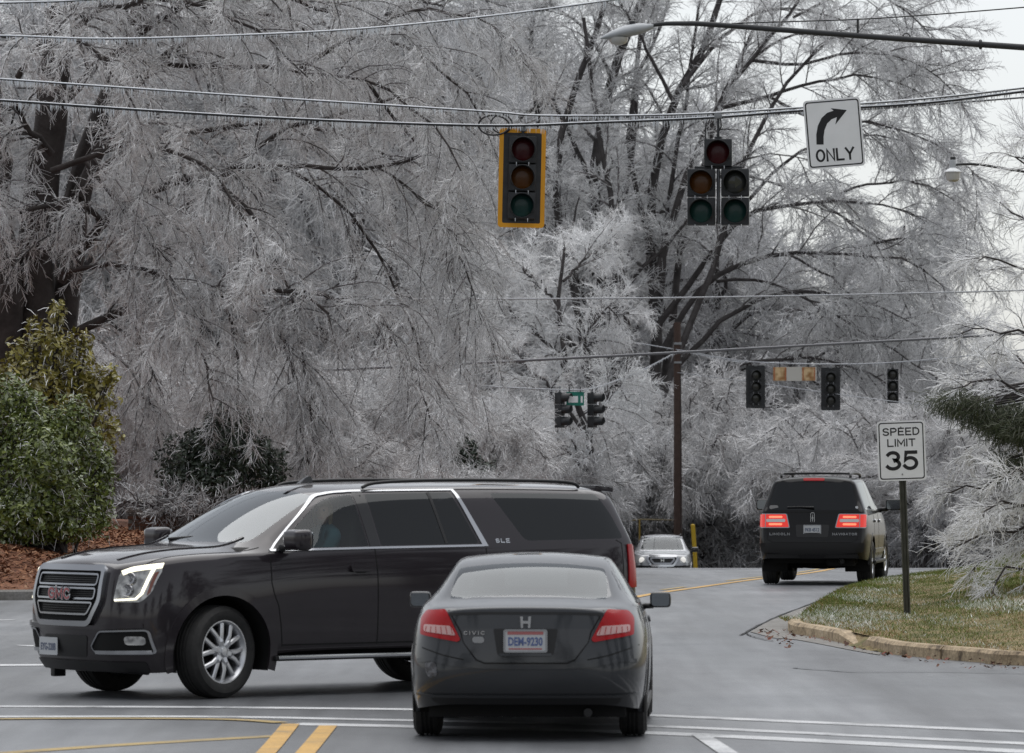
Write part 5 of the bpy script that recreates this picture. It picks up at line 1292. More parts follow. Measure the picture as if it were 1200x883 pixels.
    box('underbody', (4.4, 1.5, .14), (0, 0, .46), M['void'], r)
    tube('rear_axle', [(-1.40, -.75, .37), (-1.40, -.1, .36), (-1.40, .75, .37)], [.06, .09, .06], M['void'], r, 10)
    tube('exhaust_pipe', [(-1.5, -.45, .44), (-2.2, -.50, .44), (-2.52, -.52, .43)], .045, M['trim'], r, 12)
    tube('exhaust_tip', [(-2.50, -.52, .43), (-2.62, -.525, .43)], [.05, .055], M['chrome_satin'], r, 14, caps=False)
    bm = bmesh.new(); box_bm(bm, (.9, .5, .16), (-1.9, -.48, .42), None, .06, 3); from_bm('muffler', bm, M['void'], r, smooth=True)
    box('cabin_floor', (3.4, 1.7, .05), (-.6, 0, .66), M['interior'], r)
    bm = bmesh.new(); box_bm(bm, (.4, 1.7, .3), (1.0, 0, 1.14), None, .08, 3); from_bm('dashboard', bm, M['interior'], r, smooth=True)
    for y in (.45, -.45): seat(r, .15, y, .56)
    bm = bmesh.new(); box_bm(bm, (.18, 1.5, .7), (-1.1, 0, 1.1), Matrix.Rotation(-.2, 3, 'Y'), .06, 3); from_bm('rear_seat', bm, M['seat'], r, smooth=True)
    for x, y, sa in ((1.62, .85, -.06), (1.62, -.85, -.06), (-1.40, .85, 0), (-1.40, -.85, 0)): wheel(r, x, y, .40, .285, .235, sa, 'seven')
M['glass_black'] = glass('dark_privacy_glass', (0.06, 0.06, 0.065), 0.25)
M['bumper_grey'] = mat('dark_grey_bumper', (0.009, 0.009, 0.010), rough=0.4, spec=0.3)
M['sticker_grey'] = mat('sticker_grey', (0.2, 0.2, 0.2), rough=0.5)
build_black_suv()

# ------------------------------------------------------------------ silver SUV coming up the hill
def build_silver_suv():
    Y = 152.0; X = (780.5 - CX) / FPX * Y
    r = empty('suv', (X - .06, Y + 2.3, at(781, 626, Y + 2.4).z - 1.80), math.radians(270 - 1.5))
    r.rotation_euler.rotate_axis('Y', -.036)
    tag(r, 'silver SUV with headlamps lit coming up over the crest', 'SUV')
    st = [
     [(2.26,.62,.28),(2.36,.68,.40),(2.38,.70,.62),(2.36,.70,.84),(2.30,.70,1.02),(2.27,.46,1.06),(2.28,.23,1.075),(2.28,0,1.08)],
     [(2.10,.86,.28),(2.18,.90,.42),(2.16,.92,.66),(2.12,.90,.90),(2.02,.87,1.07),(2.05,.56,1.10),(2.08,.28,1.115),(2.08,0,1.12)],
     [(1.42,.94,.32),(1.42,.97,.44),(1.42,.99,.74),(1.42,.975,1.0),(1.42,.92,1.14),(1.42,.66,1.18),(1.42,.33,1.195),(1.42,0,1.20)],
     [(1.0,.94,.36),(1.0,.97,.46),(1.0,.985,.78),(1.0,.975,1.05),(1.0,.93,1.18),(1.12,.80,1.21),(1.26,.42,1.23),(1.30,0,1.235)],
     [(.50,.94,.36),(.50,.97,.46),(.50,.985,.80),(.50,.975,1.06),(.50,.93,1.20),(.28,.66,1.69),(.36,.36,1.745),(.38,0,1.755)],
     [(-.3,.94,.36),(-.3,.97,.46),(-.3,.985,.80),(-.3,.975,1.07),(-.3,.93,1.21),(-.3,.70,1.75),(-.3,.40,1.80),(-.3,0,1.815)],
     [(-1.38,.94,.36),(-1.38,.97,.46),(-1.38,.985,.80),(-1.38,.975,1.08),(-1.38,.93,1.22),(-1.38,.70,1.745),(-1.38,.40,1.80),(-1.38,0,1.81)],
     [(-2.1,.92,.40),(-2.12,.95,.50),(-2.12,.96,.80),(-2.10,.955,1.09),(-2.08,.92,1.23),(-1.98,.68,1.72),(-1.98,.39,1.77),(-1.98,0,1.78)],
     [(-2.26,.75,.42),(-2.32,.78,.5),(-2.32,.80,.8),(-2.30,.80,1.09),(-2.28,.78,1.23),(-2.28,.5,1.24),(-2.28,.25,1.24),(-2.28,0,1.24)]]
    cr = [('L', 4, 2, 8, .5), ('L', 5, 3, 7, .45), ('L', 0, 0, 8, .6), ('S', 0, 0, 7, .4), ('S', 7, 5, 7, .5), ('L', 4, 0, 3, .3)]
    c = Car(r, car_shell(st, cr, bulge_f=.06, bulge_r=.03), M['paint_silver'])
    c.cut(rounded([(-.72, 1.245), (-.60, 1.70), (.60, 1.70), (.72, 1.245)], .06), 'front', 'windshield', M['glass_clear'])
    for v in ('left', 'right'):
        c.cut(rounded([(.72, 1.235), (.25, 1.67), (-.2, 1.69), (-.2, 1.245)], .04), v, 'window', M['glass_clear'])
        c.cut(rounded([(-.28, 1.245), (-.28, 1.69), (-1.1, 1.69), (-1.1, 1.25)], .04), v, 'window', M['glass_tint'])
        sd = 1 if v == 'left' else -1
        mirror_part(r, .62, sd * 1.10, 1.27, .16, .24, .17, M['trim_gloss'], arm=.08)
        tube('roof_rail', [(.1, sd * .62, 1.76), (0, sd * .62, 1.80), (-1.5, sd * .62, 1.83), (-1.7, sd * .62, 1.77)], .018, M['trim'], r, 8)
    c.cut(rounded([(-.66, 1.28), (-.56, 1.68), (.56, 1.68), (.66, 1.28)], .05), 'rear', 'rear_window', M['glass_tint'])
    wheel_arches(c, 1.42, .37, .44, .04, .5, .95, zb=.26); wheel_arches(c, -1.38, .37, .44, .04, .5, .95, zb=.26)
    gp = rounded([(-.47, 1.005), (.47, 1.005), (.50, .90), (.36, .70), (-.36, .70), (-.50, .90)], .05)
    g = c.patch(gp, 'front', 'grille', M['trim'], off=.012, thick=.03)
    c.strip(gp, .07, 'front', 'grille_frame', M['chrome'], off=.05, thick=.05, parent=g, closed=True)
    c.strip(rounded([(-.36, .95), (.36, .95), (.39, .90), (.28, .77), (-.28, .77), (-.39, .90)], .04), .05, 'front', 'grille_bar', M['chrome_satin'], off=.04, thick=.03, parent=g, closed=True)
    hh = c.hit(0, .875, 'front'); Mb = basis(hh[0] + Vector((.05, 0, 0)), (0, 1, 0), (0, 0, 1), (1, 0, 0))
    V, F = merge(*([prism_data([(s * .03, .055), (s * .06, .055), (s * .05, -.055), (s * .026, -.055)][::-s], 0, .01, Mb) for s in (1, -1)] + [prism_data([(-.04, -.014), (.04, -.014), (.04, .014), (-.04, .014)], 0, .009, Mb)])); mk('emblem', V, F, M['chrome'], g)
    for s in (1, -1):
        P = lambda pts: [(s * a, b) for a, b in pts]
        hl = c.patch(rounded(P([(.56, 1.0), (.88, 1.03), (.93, .96), (.90, .80), (.58, .78)]), .03), 'front', 'headlamp', M['lens_clear'], off=.010, thick=.02, step=.04)
        q = c.hit(s * .68, .89, 'front'); lathe('headlamp_bulb', [(0, .03), (.05, .028), (.085, .015), (.095, 0)], basis(q[0] + Vector((.004, 0, 0)), (0, 1, 0), (0, 0, 1), (1, 0, 0)), M['headlamp_on'], hl, seg=16)
        c.patch(rrect(.20, .09, .03, 4, s * .66, .50), 'front', 'fog_lamp', M['lens_clear'], off=.008, thick=.02)
    c.patch(rounded([(-.90, .72), (-.55, .70), (.55, .70), (.90, .72), (.88, .58), (-.88, .58)], .03), 'front', 'bumper', M['trim'], off=.02, thick=.03)
    c.patch(rounded([(-.5, .54), (.5, .54), (.42, .36), (-.42, .36)], .04), 'front', 'lower_intake', M['void'], off=.005, thick=.01)
    plate(r, (2.46, 0, .60), (0, 1, 0), (0, 0, 1), (1, 0, 0), .305, .155, 'BCX 1174', M['plate_ink'])
    c.finish()
    box('underbody', (4.0, 1.5, .14), (0, 0, .38), M['void'], r); box('cabin_floor', (3.0, 1.7, .05), (-.4, 0, .58), M['interior'], r)
    bm = bmesh.new(); box_bm(bm, (.4, 1.7, .3), (.95, 0, 1.05), None, .08, 3); from_bm('dashboard', bm, M['interior'], r, smooth=True)
    for y in (.42, -.42): seat(r, .15, y, .46)
    for x, y in ((1.42, .83), (1.42, -.83), (-1.38, .83), (-1.38, -.83)): wheel(r, x, y, .37, .25, .215, 0, 'five')
build_silver_suv()
# ------------------------------------------------------------------ overhead wires with ice
ICE_RNG = np.random.default_rng(11)
def cable(name, pts, r, mat_, label, icicles=0.0, lmin=.02, lmax=.12, Y=None, icer=.0105, group=None, coat=None, cat='cable'):
    """wire through points (px, py, depth) with small icicles hanging from it"""
    P = [at(*p) for p in pts]; P = smooth_line(P, 10)
    o = tube(name, [tuple(p) for p in P], r, mat_, None, 6)
    tag(o, label, cat, group)
    if coat:
        V, F = tube_data([tuple(p + Vector((0, -r * .3, r * .6))) for p in P], coat, 6); mk('ice_coat', V, F, M['ice'], o, smooth=True)
    if icicles:
        A = np.array([tuple(p) for p in P]); seg = np.linalg.norm(np.diff(A, axis=0), axis=1); cum = np.concatenate([[0], np.cumsum(seg)])
        n = int(cum[-1] * icicles); t = np.sort(ICE_RNG.uniform(0, cum[-1], n))
        B = np.stack([np.interp(t, cum, A[:, k]) for k in range(3)], 1)
        L = ICE_RNG.uniform(lmin, lmax, n) * (0.55 + .45 * np.sin(t * 2.3) ** 2); rr = icer * ICE_RNG.uniform(.6, 1.3, n)
        V = []; 
        for k in range(3):
            a = 2 * math.pi * k / 3; V.append(B + np.stack([np.cos(a) * rr, np.sin(a) * rr, np.full(n, -r * .5)], 1))
        V.append(B + np.stack([ICE_RNG.normal(0, .004, n), np.zeros(n), -L - r], 1))
        V = np.stack(V, 1).reshape(-1, 3); b = np.arange(n)[:, None] * 4
        F = np.concatenate([b + np.array([[0, 1, 3]]), b + np.array([[1, 2, 3]]), b + np.array([[2, 0, 3]])])
        ic = mk_np('icicles', V, F, M['ice'], o, smooth=False); ic['kind'] = 'stuff'
    return o

cable('overhead_wire', [(-160, 7, 56), (0, 3, 56), (90, 0, 56), (170, -7, 56), (260, -16, 56)], .011, M['cable'], 'iced wire at the very top left corner', 40, .04, .12, coat=.010)
cable('overhead_wire', [(-160, 40, 55), (0, 41.5, 55), (110, 45, 55), (220, 43, 55), (400, 35, 55.5), (560, 20, 56), (700, 2, 56), (860, -22, 56)], .010, M['cable'], 'iced wire sagging across the top left above the other two', 40, .04, .12, coat=.010)
cable('span_wire', [(-160, 81, 58), (0, 92.5, 58.5), (280, 112, 59), (560, 130, 59.7), (640, 135.5, 60), (800, 134, 60), (940, 126, 60), (1080, 116, 60), (1200, 103, 60), (1340, 86, 60)], .012, M['cable'], 'upper of the two span wires above the near traffic signals', 40, .04, .12, coat=.010)
cable('span_wire', [(-160, 105, 58), (0, 117.5, 58.5), (300, 137, 59), (560, 147, 59.8), (700, 143.5, 60), (830, 138, 60), (940, 129.5, 60), (1080, 121, 60), (1200, 107, 60), (1340, 90, 60)], .017, M['cable'], 'lower span wire that carries the near traffic signals', 40, .04, .12, coat=.010)
cable('overhead_wire', [(700, 137, 60.3), (840, 136, 60.3), (1010, 128, 60.3), (1200, 114, 60.3), (1340, 103, 60.3)], .012, M['cable_grey'], 'thin wire just below the span wires near the turn sign', 14, .02, .06)
cable('overhead_wire', [(300, 347, 116), (480, 350.5, 116), (800, 349, 116), (1145, 342, 116), (1300, 336, 116)], .020, M['ice_grey'], 'pale iced wire across the trees below the near signals', 6, .03, .10, icer=.008)
cable('overhead_wire', [(380, 434, 116), (550, 426, 116), (800, 413, 116), (1145, 394, 116), (1300, 384, 116)], .034, M['cable_grey'], 'grey wire crossing in front of the dark utility pole', 0)
cable('span_wire', [(470, 362, 184), (560, 377, 184), (680, 392, 183), (794, 410, 182.7), (840, 418.5, 160), (885, 424.5, 144), (973, 427, 144), (1046, 425, 144), (1145, 416, 144), (1320, 396, 144)], .018, M['ice_grey'], 'pale iced span wire that carries the far traffic signals', 8, .03, .10, icer=.008)
cable('span_wire', [(794, 412, 182.7), (760, 430, 165), (735, 441, 152), (695, 455, 141), (660, 457, 140), (560, 452, 138), (430, 440, 136)], .020, M['ice_grey'], 'iced span wire running left from the dark utility pole', 8, .03, .10, icer=.008)
cable('overhead_wire', [(794, 437, 182.7), (880, 448, 155), (1010, 466, 142), (1145, 482, 140), (1300, 498, 138)], .012, M['ice_grey'], 'thin frosted wire low behind the black SUV', 0)

# ------------------------------------------------------------------ traffic signals
def visor(parent, M4, r, depth=.20, mat_=None):
    V, F = [], []; n = 18; a0, a1 = math.radians(-40), math.radians(220)
    for h, k in ((.0, 1.0), (1.0, 1.0)):
        for i in range(n + 1):
            a = a0 + (a1 - a0) * i / n; cut = depth * (1 - .45 * max(0, -math.sin(a))) if h else 0
            V.append(M4 @ Vector((r * math.cos(a), r * math.sin(a), cut)))
    for i in range(n + 1):
        a = a0 + (a1 - a0) * i / n; V.append(M4 @ Vector(((r - .008) * math.cos(a), (r - .008) * math.sin(a), depth * (1 - .45 * max(0, -math.sin(a))))))
    for i in range(n + 1):
        a = a0 + (a1 - a0) * i / n; V.append(M4 @ Vector(((r - .008) * math.cos(a), (r - .008) * math.sin(a), 0)))
    m = n + 1
    for row in range(3):
        for i in range(n): F.append((row * m + i, row * m + i + 1, (row + 1) * m + i + 1, (row + 1) * m + i))
    return mk('visor', V, F, mat_ or M['signal_black'], parent, smooth=True)

def signal(name, pos, rz, roll, label, sections, back=None, border=False, hanger=.2, group=None, vdepth=.20, sec=.355):
    """sections: list of (dx, dz, lens material, arrow?) ; faces local -y"""
    r = empty(name, pos, rz); r.rotation_euler = (0, roll, rz); tag(r, label, 'traffic signal', group)
    front = lambda x, z, d=0: basis((x, -.10 - d, z), (1, 0, 0), (0, 0, 1), (0, -1, 0))
    for (dx, dz, lm, arrow) in sections:
        bm = bmesh.new(); box_bm(bm, (sec, .20, sec * .985), (dx, 0, dz), None, .022, 2)
        h = from_bm('housing', bm, M['signal_black'], r, smooth=True, auto=45)
        lathe('lens', [(0, .022), (.06, .019), (.11, .011), (.140, .002), (.150, -.004)], front(dx, dz, .004), lm, h, seg=28)
        lathe('lens_rim', [(.148, 0), (.150, .014), (.160, .014), (.163, 0)], front(dx, dz, .001), M['signal_black'], h, seg=28)
        visor(h, front(dx, dz, .002), .158, vdepth)
        if arrow:
            V, F = prism_data([(-.085, -.018), (.0, -.018), (.0, -.075), (.095, 0), (.0, .075), (.0, .018), (-.085, .018)], .022, .026, front(dx, dz, .004)); mk('arrow', V, F, M['arrow_amber'], h)
        for s in (-.08, .08):     # small icicles and latch
            V, F = lathe_data([(.006, 0), (.004, -.03), (0, -.055)], Matrix.Translation((dx + s, -.12, dz - sec * .47)), 6); mk('icicle', V, F, M['ice'], h)
    zs = [s[1] for s in sections]; top = max(zs) + sec / 2; bot = min(zs) - sec / 2
    if back:
        w, hh, zc = back
        V, F = prism_data(rrect(w, hh, .045, 4), -.02, .0, basis((0, .02, zc), (1, 0, 0), (0, 0, 1), (0, -1, 0)))
        bp = mk('backplate', V, F, M['signal_black'], r)
        if border:
            o1, i1 = rrect(w + .004, hh + .004, .047, 4), rrect(w - .11, hh - .11, .02, 4); n = len(o1); Mx = basis((0, .02, zc), (1, 0, 0), (0, 0, 1), (0, -1, 0))
            V = [Mx @ Vector((x, y, z)) for z in (.004,) for x, y in o1] + [Mx @ Vector((x, y, .004)) for x, y in i1] + [Mx @ Vector((x, y, -.022)) for x, y in o1]
            F = [(i, (i + 1) % n, n + (i + 1) % n, n + i) for i in range(n)] + [((i + 1) % n, i, 2 * n + i, 2 * n + (i + 1) % n) for i in range(n)]
            mk('backplate_border', V, F, M['signal_yellow'], bp)
            V, F = [], []
            for k in range(9):
                v, f = lathe_data([(.005, 0), (.004, -.02), (0, -.05 - .03 * ((k * 7) % 3))], Matrix.Translation((-w / 2 + .06 + k * (w - .12) / 8, 0, zc - hh / 2)), 5); V, F = merge((V, F), (v, f))
            mk('icicle_row', V, F, M['ice'], bp)
    if hanger:
        tube('hanger', [(0, 0, top - .02), (0, 0, top + hanger)], .018, M['signal_black'], r, 8)
        box('hanger_clamp', (.10, .06, .07), (0, 0, top + hanger), M['galv'], r, bevel=.015)
        tube('hanger_collar', [(0, 0, top - .01), (0, 0, top + .03)], .05, M['signal_black'], r, 10)
    return r
M['arrow_amber'] = mat('unlit_arrow', (0.055, 0.055, 0.03), rough=0.4)

p = at(611.7, 208.5, 60)
s1 = signal('traffic_signal', p, math.radians(2), math.radians(1.2), 'three-lamp traffic signal with bright yellow backplate border', [(0, .365, M['lamp_red'], 0), (0, 0, M['lamp_amber'], 0), (0, -.365, M['lamp_green'], 0)], back=(.605, 1.29, 0), border=True, hanger=.10)
ang = np.linspace(0, 2 * math.pi, 21)[:-1]
tube('cable_loop', [(-.38 + .20 * math.cos(a), .03 * math.sin(a * 2), .68 + .13 * math.sin(a)) for a in ang], .012, M['cable'], s1, 6, closed=True)
tube('cable_loop', [(-.28 + .14 * math.cos(a), .04 * math.sin(a * 3), .70 + .12 * math.sin(a)) for a in ang], .010, M['cable'], s1, 6, closed=True)
p = at(842, 231, 60)
s2 = signal('traffic_signal', p, math.radians(-4), 0, 'cluster of five signal lamps hanging beside the turn sign', [(0, .575, M['lamp_red'], 0), (-.220, .185, M['lamp_amber'], 0), (-.220, -.19, M['lamp_green'], 0), (.222, .185, M['lamp_dark'], 1), (.222, -.19, M['lamp_green2'] if 'lamp_green2' in M else M['lamp_green'], 0)], hanger=.30, sec=.365, vdepth=.19)
box('cluster_bracket', (.62, .06, .035), (0, .02, .385), M['signal_black'], s2, bevel=.008)
tube('cluster_tube', [(0, .03, .40), (0, .03, -.35)], .022, M['galv'], s2, 8)
tube('cable_drip', [(-.13, 0, 1.10), (-.16, 0, .95), (-.17, 0, .80), (-.15, 0, .72)], .010, M['cable'], s2, 6)
tube('cable_drip', [(-.13, 0, 1.10), (-.05, 0, 1.08), (.03, 0, 1.02), (.04, 0, .92), (-.02, 0, .80)], .010, M['cable'], s2, 6)

D = M['lamp_dark']
for px, py, lab, rz in ((885.5, 453.5, 'black far traffic signal with backplate left of the amber panels', 3), (973.5, 456, 'black far traffic signal with backplate right of the amber panels', -2)):
    signal('traffic_signal', at(px, py, 144), math.radians(rz), 0, lab, [(0, .36, D, 0), (0, 0, D, 0), (0, -.36, D, 0)], back=(.60, 1.34, 0), hanger=.14, group='far traffic signals')
signal('traffic_signal', at(1046.5, 452.5, 144), math.radians(-6), 0, 'narrow black far traffic signal above the speed limit sign', [(0, .36, D, 0), (0, 0, D, 0), (0, -.36, D, 0)], hanger=.16, group='far traffic signals')
signal('traffic_signal', at(1113, 504, 144), math.radians(20), 0, 'black far traffic signal half hidden by the iced branches', [(0, .36, D, 0), (0, 0, D, 0), (0, -.36, D, 0)], hanger=.16, group='far traffic signals')
signal('traffic_signal', at(656, 481, 140), math.radians(68), 0, 'black hooded signal in profile left of the green sign', [(0, .36, D, 0), (0, 0, D, 0), (0, -.36, D, 0)], hanger=.16, group='far traffic signals', vdepth=.27)
signal('traffic_signal', at(694, 481, 141), math.radians(68), 0, 'black hooded signal in profile right of the green sign', [(0, .36, D, 0), (0, 0, D, 0), (0, -.36, D, 0)], hanger=.16, group='far traffic signals', vdepth=.27)

# ------------------------------------------------------------------ signs
def sign_board(name, pos, roll, w, h, rad, face, label, rz=0, border=True, border_w=.016, inset=.022):
    r = empty(name, pos, rz); r.rotation_euler = (0, roll, rz); tag(r, label, 'sign')
    Mx = basis((0, 0, 0), (1, 0, 0), (0, 0, 1), (0, -1, 0))
    b = prism('board', rrect(w, h, rad, 5), -.004, .0, Mx, face, r)
    if border:
        o1, i1 = rrect(w - 2 * inset, h - 2 * inset, rad * .8, 5), rrect(w - 2 * inset - 2 * border_w, h - 2 * inset - 2 * border_w, rad * .6, 5); n = len(o1)
        V = [Mx @ Vector((x, y, .0015)) for x, y in o1] + [Mx @ Vector((x, y, .0015)) for x, y in i1]
        mk('border', V, [(i, (i + 1) % n, n + (i + 1) % n, n + i) for i in range(n)], M['sign_black'], r)
    return r, Mx

# right turn only
rot = math.radians(4.7)
so, Mx = sign_board('turn_sign', at(978, 156, 59.9), -rot, .745, .90, .05, M['sign_white'], 'white sign with a black right-turn arrow hanging from the span wire')
def sl(px, py):
    dx, dy = (px - 978) / 90.2, (156 - py) / 90.2; return (dx * math.cos(rot) + dy * math.sin(rot), -dx * math.sin(rot) + dy * math.cos(rot))
c5 = lambda x, y: sl(900 + x / 3.84, y / 3.84)
outer = [c5(220, 650), c5(219, 605), c5(226, 565), c5(243, 530), c5(268, 507), c5(297, 497)]
inner = [c5(312, 526), c5(288, 536), c5(268, 555), c5(256, 585), c5(252, 615), c5(252, 650)]
arrow = outer + [c5(284, 486), c5(357, 494), c5(305, 560)] + inner
r_ = delaunay_2d_cdt([Vector(p) for p in arrow], [(i, (i + 1) % len(arrow)) for i in range(len(arrow))], [list(range(len(arrow)))], 1, 1e-7)
mk('arrow', [Mx @ Vector((v.x, v.y, .002)) for v in r_[0]], r_[2], M['sign_black'], so)
cx, cy = c5(304, 695); stroke_text('lettering', 'ONLY', .168, .505, .027, Mx @ Matrix.Translation((cx, cy, .002)), M['sign_black'], so, gap=.27)
for x in (-.2, .2):
    box('clamp', (.05, .05, .09), (x, .03, .36), M['galv'], so, bevel=.01)

# speed limit
ss, Mx = sign_board('speed_limit_sign', at(1056.5, 528.5, 58.8), math.radians(-1.9), .612, .765, .045, M['sign_white'], 'white speed limit 35 sign on a green steel post in the verge', border_w=.014, inset=.020)
stroke_text('lettering', 'SPEED', .100, .47, .0165, Mx @ Matrix.Translation((0, .245, .002)), M['sign_black'], ss, gap=.27)
stroke_text('lettering', 'LIMIT', .100, .36, .0165, Mx @ Matrix.Translation((0, .103, .002)), M['sign_black'], ss, gap=.27)
stroke_text('lettering', '35', .250, .42, .044, Mx @ Matrix.Translation((0, -.125, .002)), M['sign_black'], ss, gap=.24)
for zz in (.30, -.30): lathe('bolt', [(0, .008), (.009, .006), (.011, 0)], Mx @ Matrix.Translation((0, zz, .001)), M['galv'], ss, seg=8)
# U-channel post
prof = [(-.045, .0), (-.028, .0), (-.018, .035), (.018, .035), (.028, .0), (.045, .0), (.045, .005), (.031, .005), (.021, .040), (-.021, .040), (-.031, .005), (-.045, .005)]
zb = at(1063, 722, 58.8).z - .25 - ss.location.z
V, F = prism_data(prof, zb, .36, Matrix.Translation((0, .006, 0))); 
mk('post', V, F, M['post_green'], ss)

# amber panels and green name sign on the far span wire
r = empty('lane_sign', at(931.5, 438.5, 143.8)); tag(r, 'grey panel with two amber ends hanging between the far signals', 'sign')
Mx = basis((0, 0, 0), (1, 0, 0), (0, 0, 1), (0, -1, 0))
prism('board', rrect(1.36, .44, .02, 2), -.01, 0, Mx, M['sign_grey'], r)
for x in (-.47, .43):
    pn = prism('amber_panel', rrect(.42, .42, .02, 2, x, 0), .003, .010, Mx, M['sign_amber'], r)
    for k in (-.17, .18): prism('slat', rrect(.03, .40, .005, 1, x + k, 0), .011, .016, Mx, M['orange'], pn)
for x in (-.47, .43): tube('hanger', [(x, 0, .21), (x, 0, .40)], .02, M['signal_black'], r, 6)
r = empty('street_name_sign', at(674, 467.5, 140)); tag(r, 'small green sign hanging between the two hooded signals', 'sign')
prism('board', rrect(.54, .42, .02, 2), -.006, 0, Mx, M['sign_green'], r)
prism('white_panel', rrect(.29, .20, .01, 2, -.06, -.02), .002, .004, Mx, M['sign_white'], r)
prism('white_panel', rrect(.06, .20, .01, 2, .20, -.02), .002, .004, Mx, M['sign_white'], r)
for x in (-.18, .16): tube('hanger', [(x, 0, .20), (x, 0, .36)], .018, M['signal_black'], r, 6)

# ------------------------------------------------------------------ street lamps
r = empty('street_lamp', at(1340, 720, 64).xyz * 1.0); r.location = (at(1340, 700, 64).x, 64, 0)
tag(r, 'grey cobra-head street lamp on a long dark arm at the top', 'street lamp')
L0 = r.location; q = lambda px, py, Y=64: at(px, py, Y) - L0
tube('arm', smooth_line([q(760, 30), q(775, 27.5), (q(800, 27)), q(840, 28.5), q(1010, 41.5), q(1200, 55), q(1340, 64)], 6), list(np.linspace(.026, .048, 37)), M['arm'], r, 10)
tube('pole', [(0, 0, -.2), (0, 0, 4), (0, 0, 9.2)], [.17, .15, .12], M['pole_wood'], r, 14)
brace = [q(858, 27), q(900, 25.5), q(1007, 22), q(1100, 16), q(1200, 8), q(1340, -4)]
tube('brace_wire', smooth_line(brace, 5), .009, M['cable'], r, 6); tube('brace_link', [q(1006, 22), q(1006, 42)], .016, M['cable'], r, 6)
tube('arm_ring', [q(1063, 42.5) + Vector((.05 * math.cos(a), 0, .045 * math.sin(a))) for a in ang], .008, M['cable'], r, 6, closed=True)
lathe('arm_joint', [(.062, -.02), (.068, -.01), (.068, .01), (.062, .02)], basis(q(1150, 51.5), (0, 1, 0), (0, 0, 1), (1, 0, -.06)), M['arm'], r, seg=12)
V = []; B = [brace[0] + (brace[2] - brace[0]) * t for t in np.linspace(0.05, .98, 40)]; F = []
for i, b in enumerate(B):
    v, f = lathe_data([(.006, 0), (.003, -.03), (0, -.05 - .02 * (i % 3))], Matrix.Translation(b), 4); V, F = merge((V, F), (v, f))
mk('icicle_row', V, F, M['ice'], r)
# lamp head: tapered shell swept along its axis
a, b = q(766, 30), q(704, 44.5); ax = (b - a); n = 10; V, F = [], []
wid = [.035, .05, .085, .115, .14, .155, .16, .155, .13, .08, .02]; top = [.035, .05, .075, .09, .10, .10, .095, .085, .07, .045, .01]; bot = [.035, .05, .065, .07, .07, .07, .07, .065, .05, .03, .01]
for i in range(n + 1):
    c = a + ax * (i / n)
    for k in range(16):
        t = 2 * math.pi * k / 16; s_ = math.sin(t); V.append(c + Vector((0, wid[i] * math.cos(t), (top[i] if s_ > 0 else bot[i]) * s_)))
for i in range(n):
    for k in range(16): F.append((i * 16 + k, (i + 1) * 16 + k, (i + 1) * 16 + (k + 1) % 16, i * 16 + (k + 1) % 16))
F.append(tuple(range(16))); F.append(tuple(reversed(range(n * 16, n * 16 + 16))))
hd = mk('lamp_head', V, F, M['lamp_grey'], r, smooth=True)
c = a + ax * .66 + Vector((0, 0, -.045)); lathe('diffuser', [(.135, 0), (.13, -.05), (.10, -.085), (.05, -.105), (0, -.11)], Matrix.Translation(c), M['diffuser'], hd, seg=20)
lathe('photocell', [(.045, 0), (.045, .055), (.03, .065), (0, .067)], Matrix.Translation(a + ax * .40 + Vector((0, 0, .08))), M['signal_black'], hd, seg=14)

r = empty('yard_lamp', (0, 0, 0)); r.location = (at(1300, 600, 84).x, 84, 0); L0 = r.location; q = lambda px, py, Y=84: at(px, py, Y) - L0
tag(r, 'small bell-shaped street lamp with a white cap among the right branches', 'street lamp')
tube('pole', [(0, 0, -.4), (0, 0, 8.2)], [.16, .12], M['pole_wood'], r, 12)
tube('arm', smooth_line([q(1118, 194), q(1126, 192.5), q(1150, 193), q(1200, 201), q(1300, 215)], 5), .024, M['arm'], r, 8)
c = q(1117.3, 200)
lathe('cap', [(.0, .06), (.05, .058), (.07, .04), (.13, .01), (.150, -.02), (.148, -.03)], Matrix.Translation(c), M['cap_white'], r, seg=20)
lathe('neck', [(.055, .03), (.06, .18), (.05, .20)], Matrix.Translation(c), M['lamp_grey'], r, seg=14)
lathe('photocell', [(.05, .20), (.05, .25), (0, .265)], Matrix.Translation(c), M['signal_black'], r, seg=12)
lathe('globe', [(.135, -.03), (.13, -.10), (.115, -.17), (.06, -.20), (0, -.205)], Matrix.Translation(c), M['diffuser'], r, seg=18)

# ------------------------------------------------------------------ far pole, posts, rail
gb = lambda Y: float(gz(Y))
Yp = 183.0
r = empty('utility_pole', ((794.3 - CX) / FPX * Yp, Yp, gb(Yp))); tag(r, 'dark brown wooden utility pole behind the far junction', 'pole')
zt = at(794, 378, Yp).z - gb(Yp)
tube('pole_shaft', [(0, 0, -.5), (0, 0, zt * .5), (-.02, 0, zt)], [.175, .16, .14], M['pole_wood'], r, 14)
box('cable_clamp', (.30, .30, .10), (0, 0, zt - .85), M['galv'], r, bevel=.02); box('cable_clamp', (.30, .30, .08), (0, 0, zt - 1.6), M['galv'], r, bevel=.02)
tube('ground_wire', [(.12, -.13, 0), (.11, -.12, zt - .9)], .012, M['cable'], r, 5)
Yb = 180.0; r = empty('bollard', ((814.5 - CX) / FPX * Yb, Yb, gb(Yb))); tag(r, 'leaning yellow marker post right of the silver SUV', 'post')
zt = at(811, 616, Yb).z - gb(Yb); tube('post_shaft', [(.06, 0, -.3), (-.02, 0, zt * .6), (-.09, 0, zt)], [.085, .085, .085], M['post_yellow'], r, 12)
lathe('post_cap', [(.088, 0), (.08, .03), (.04, .05), (0, .055)], Matrix.Translation((-.09, 0, zt)), M['post_yellow'], r, seg=12)
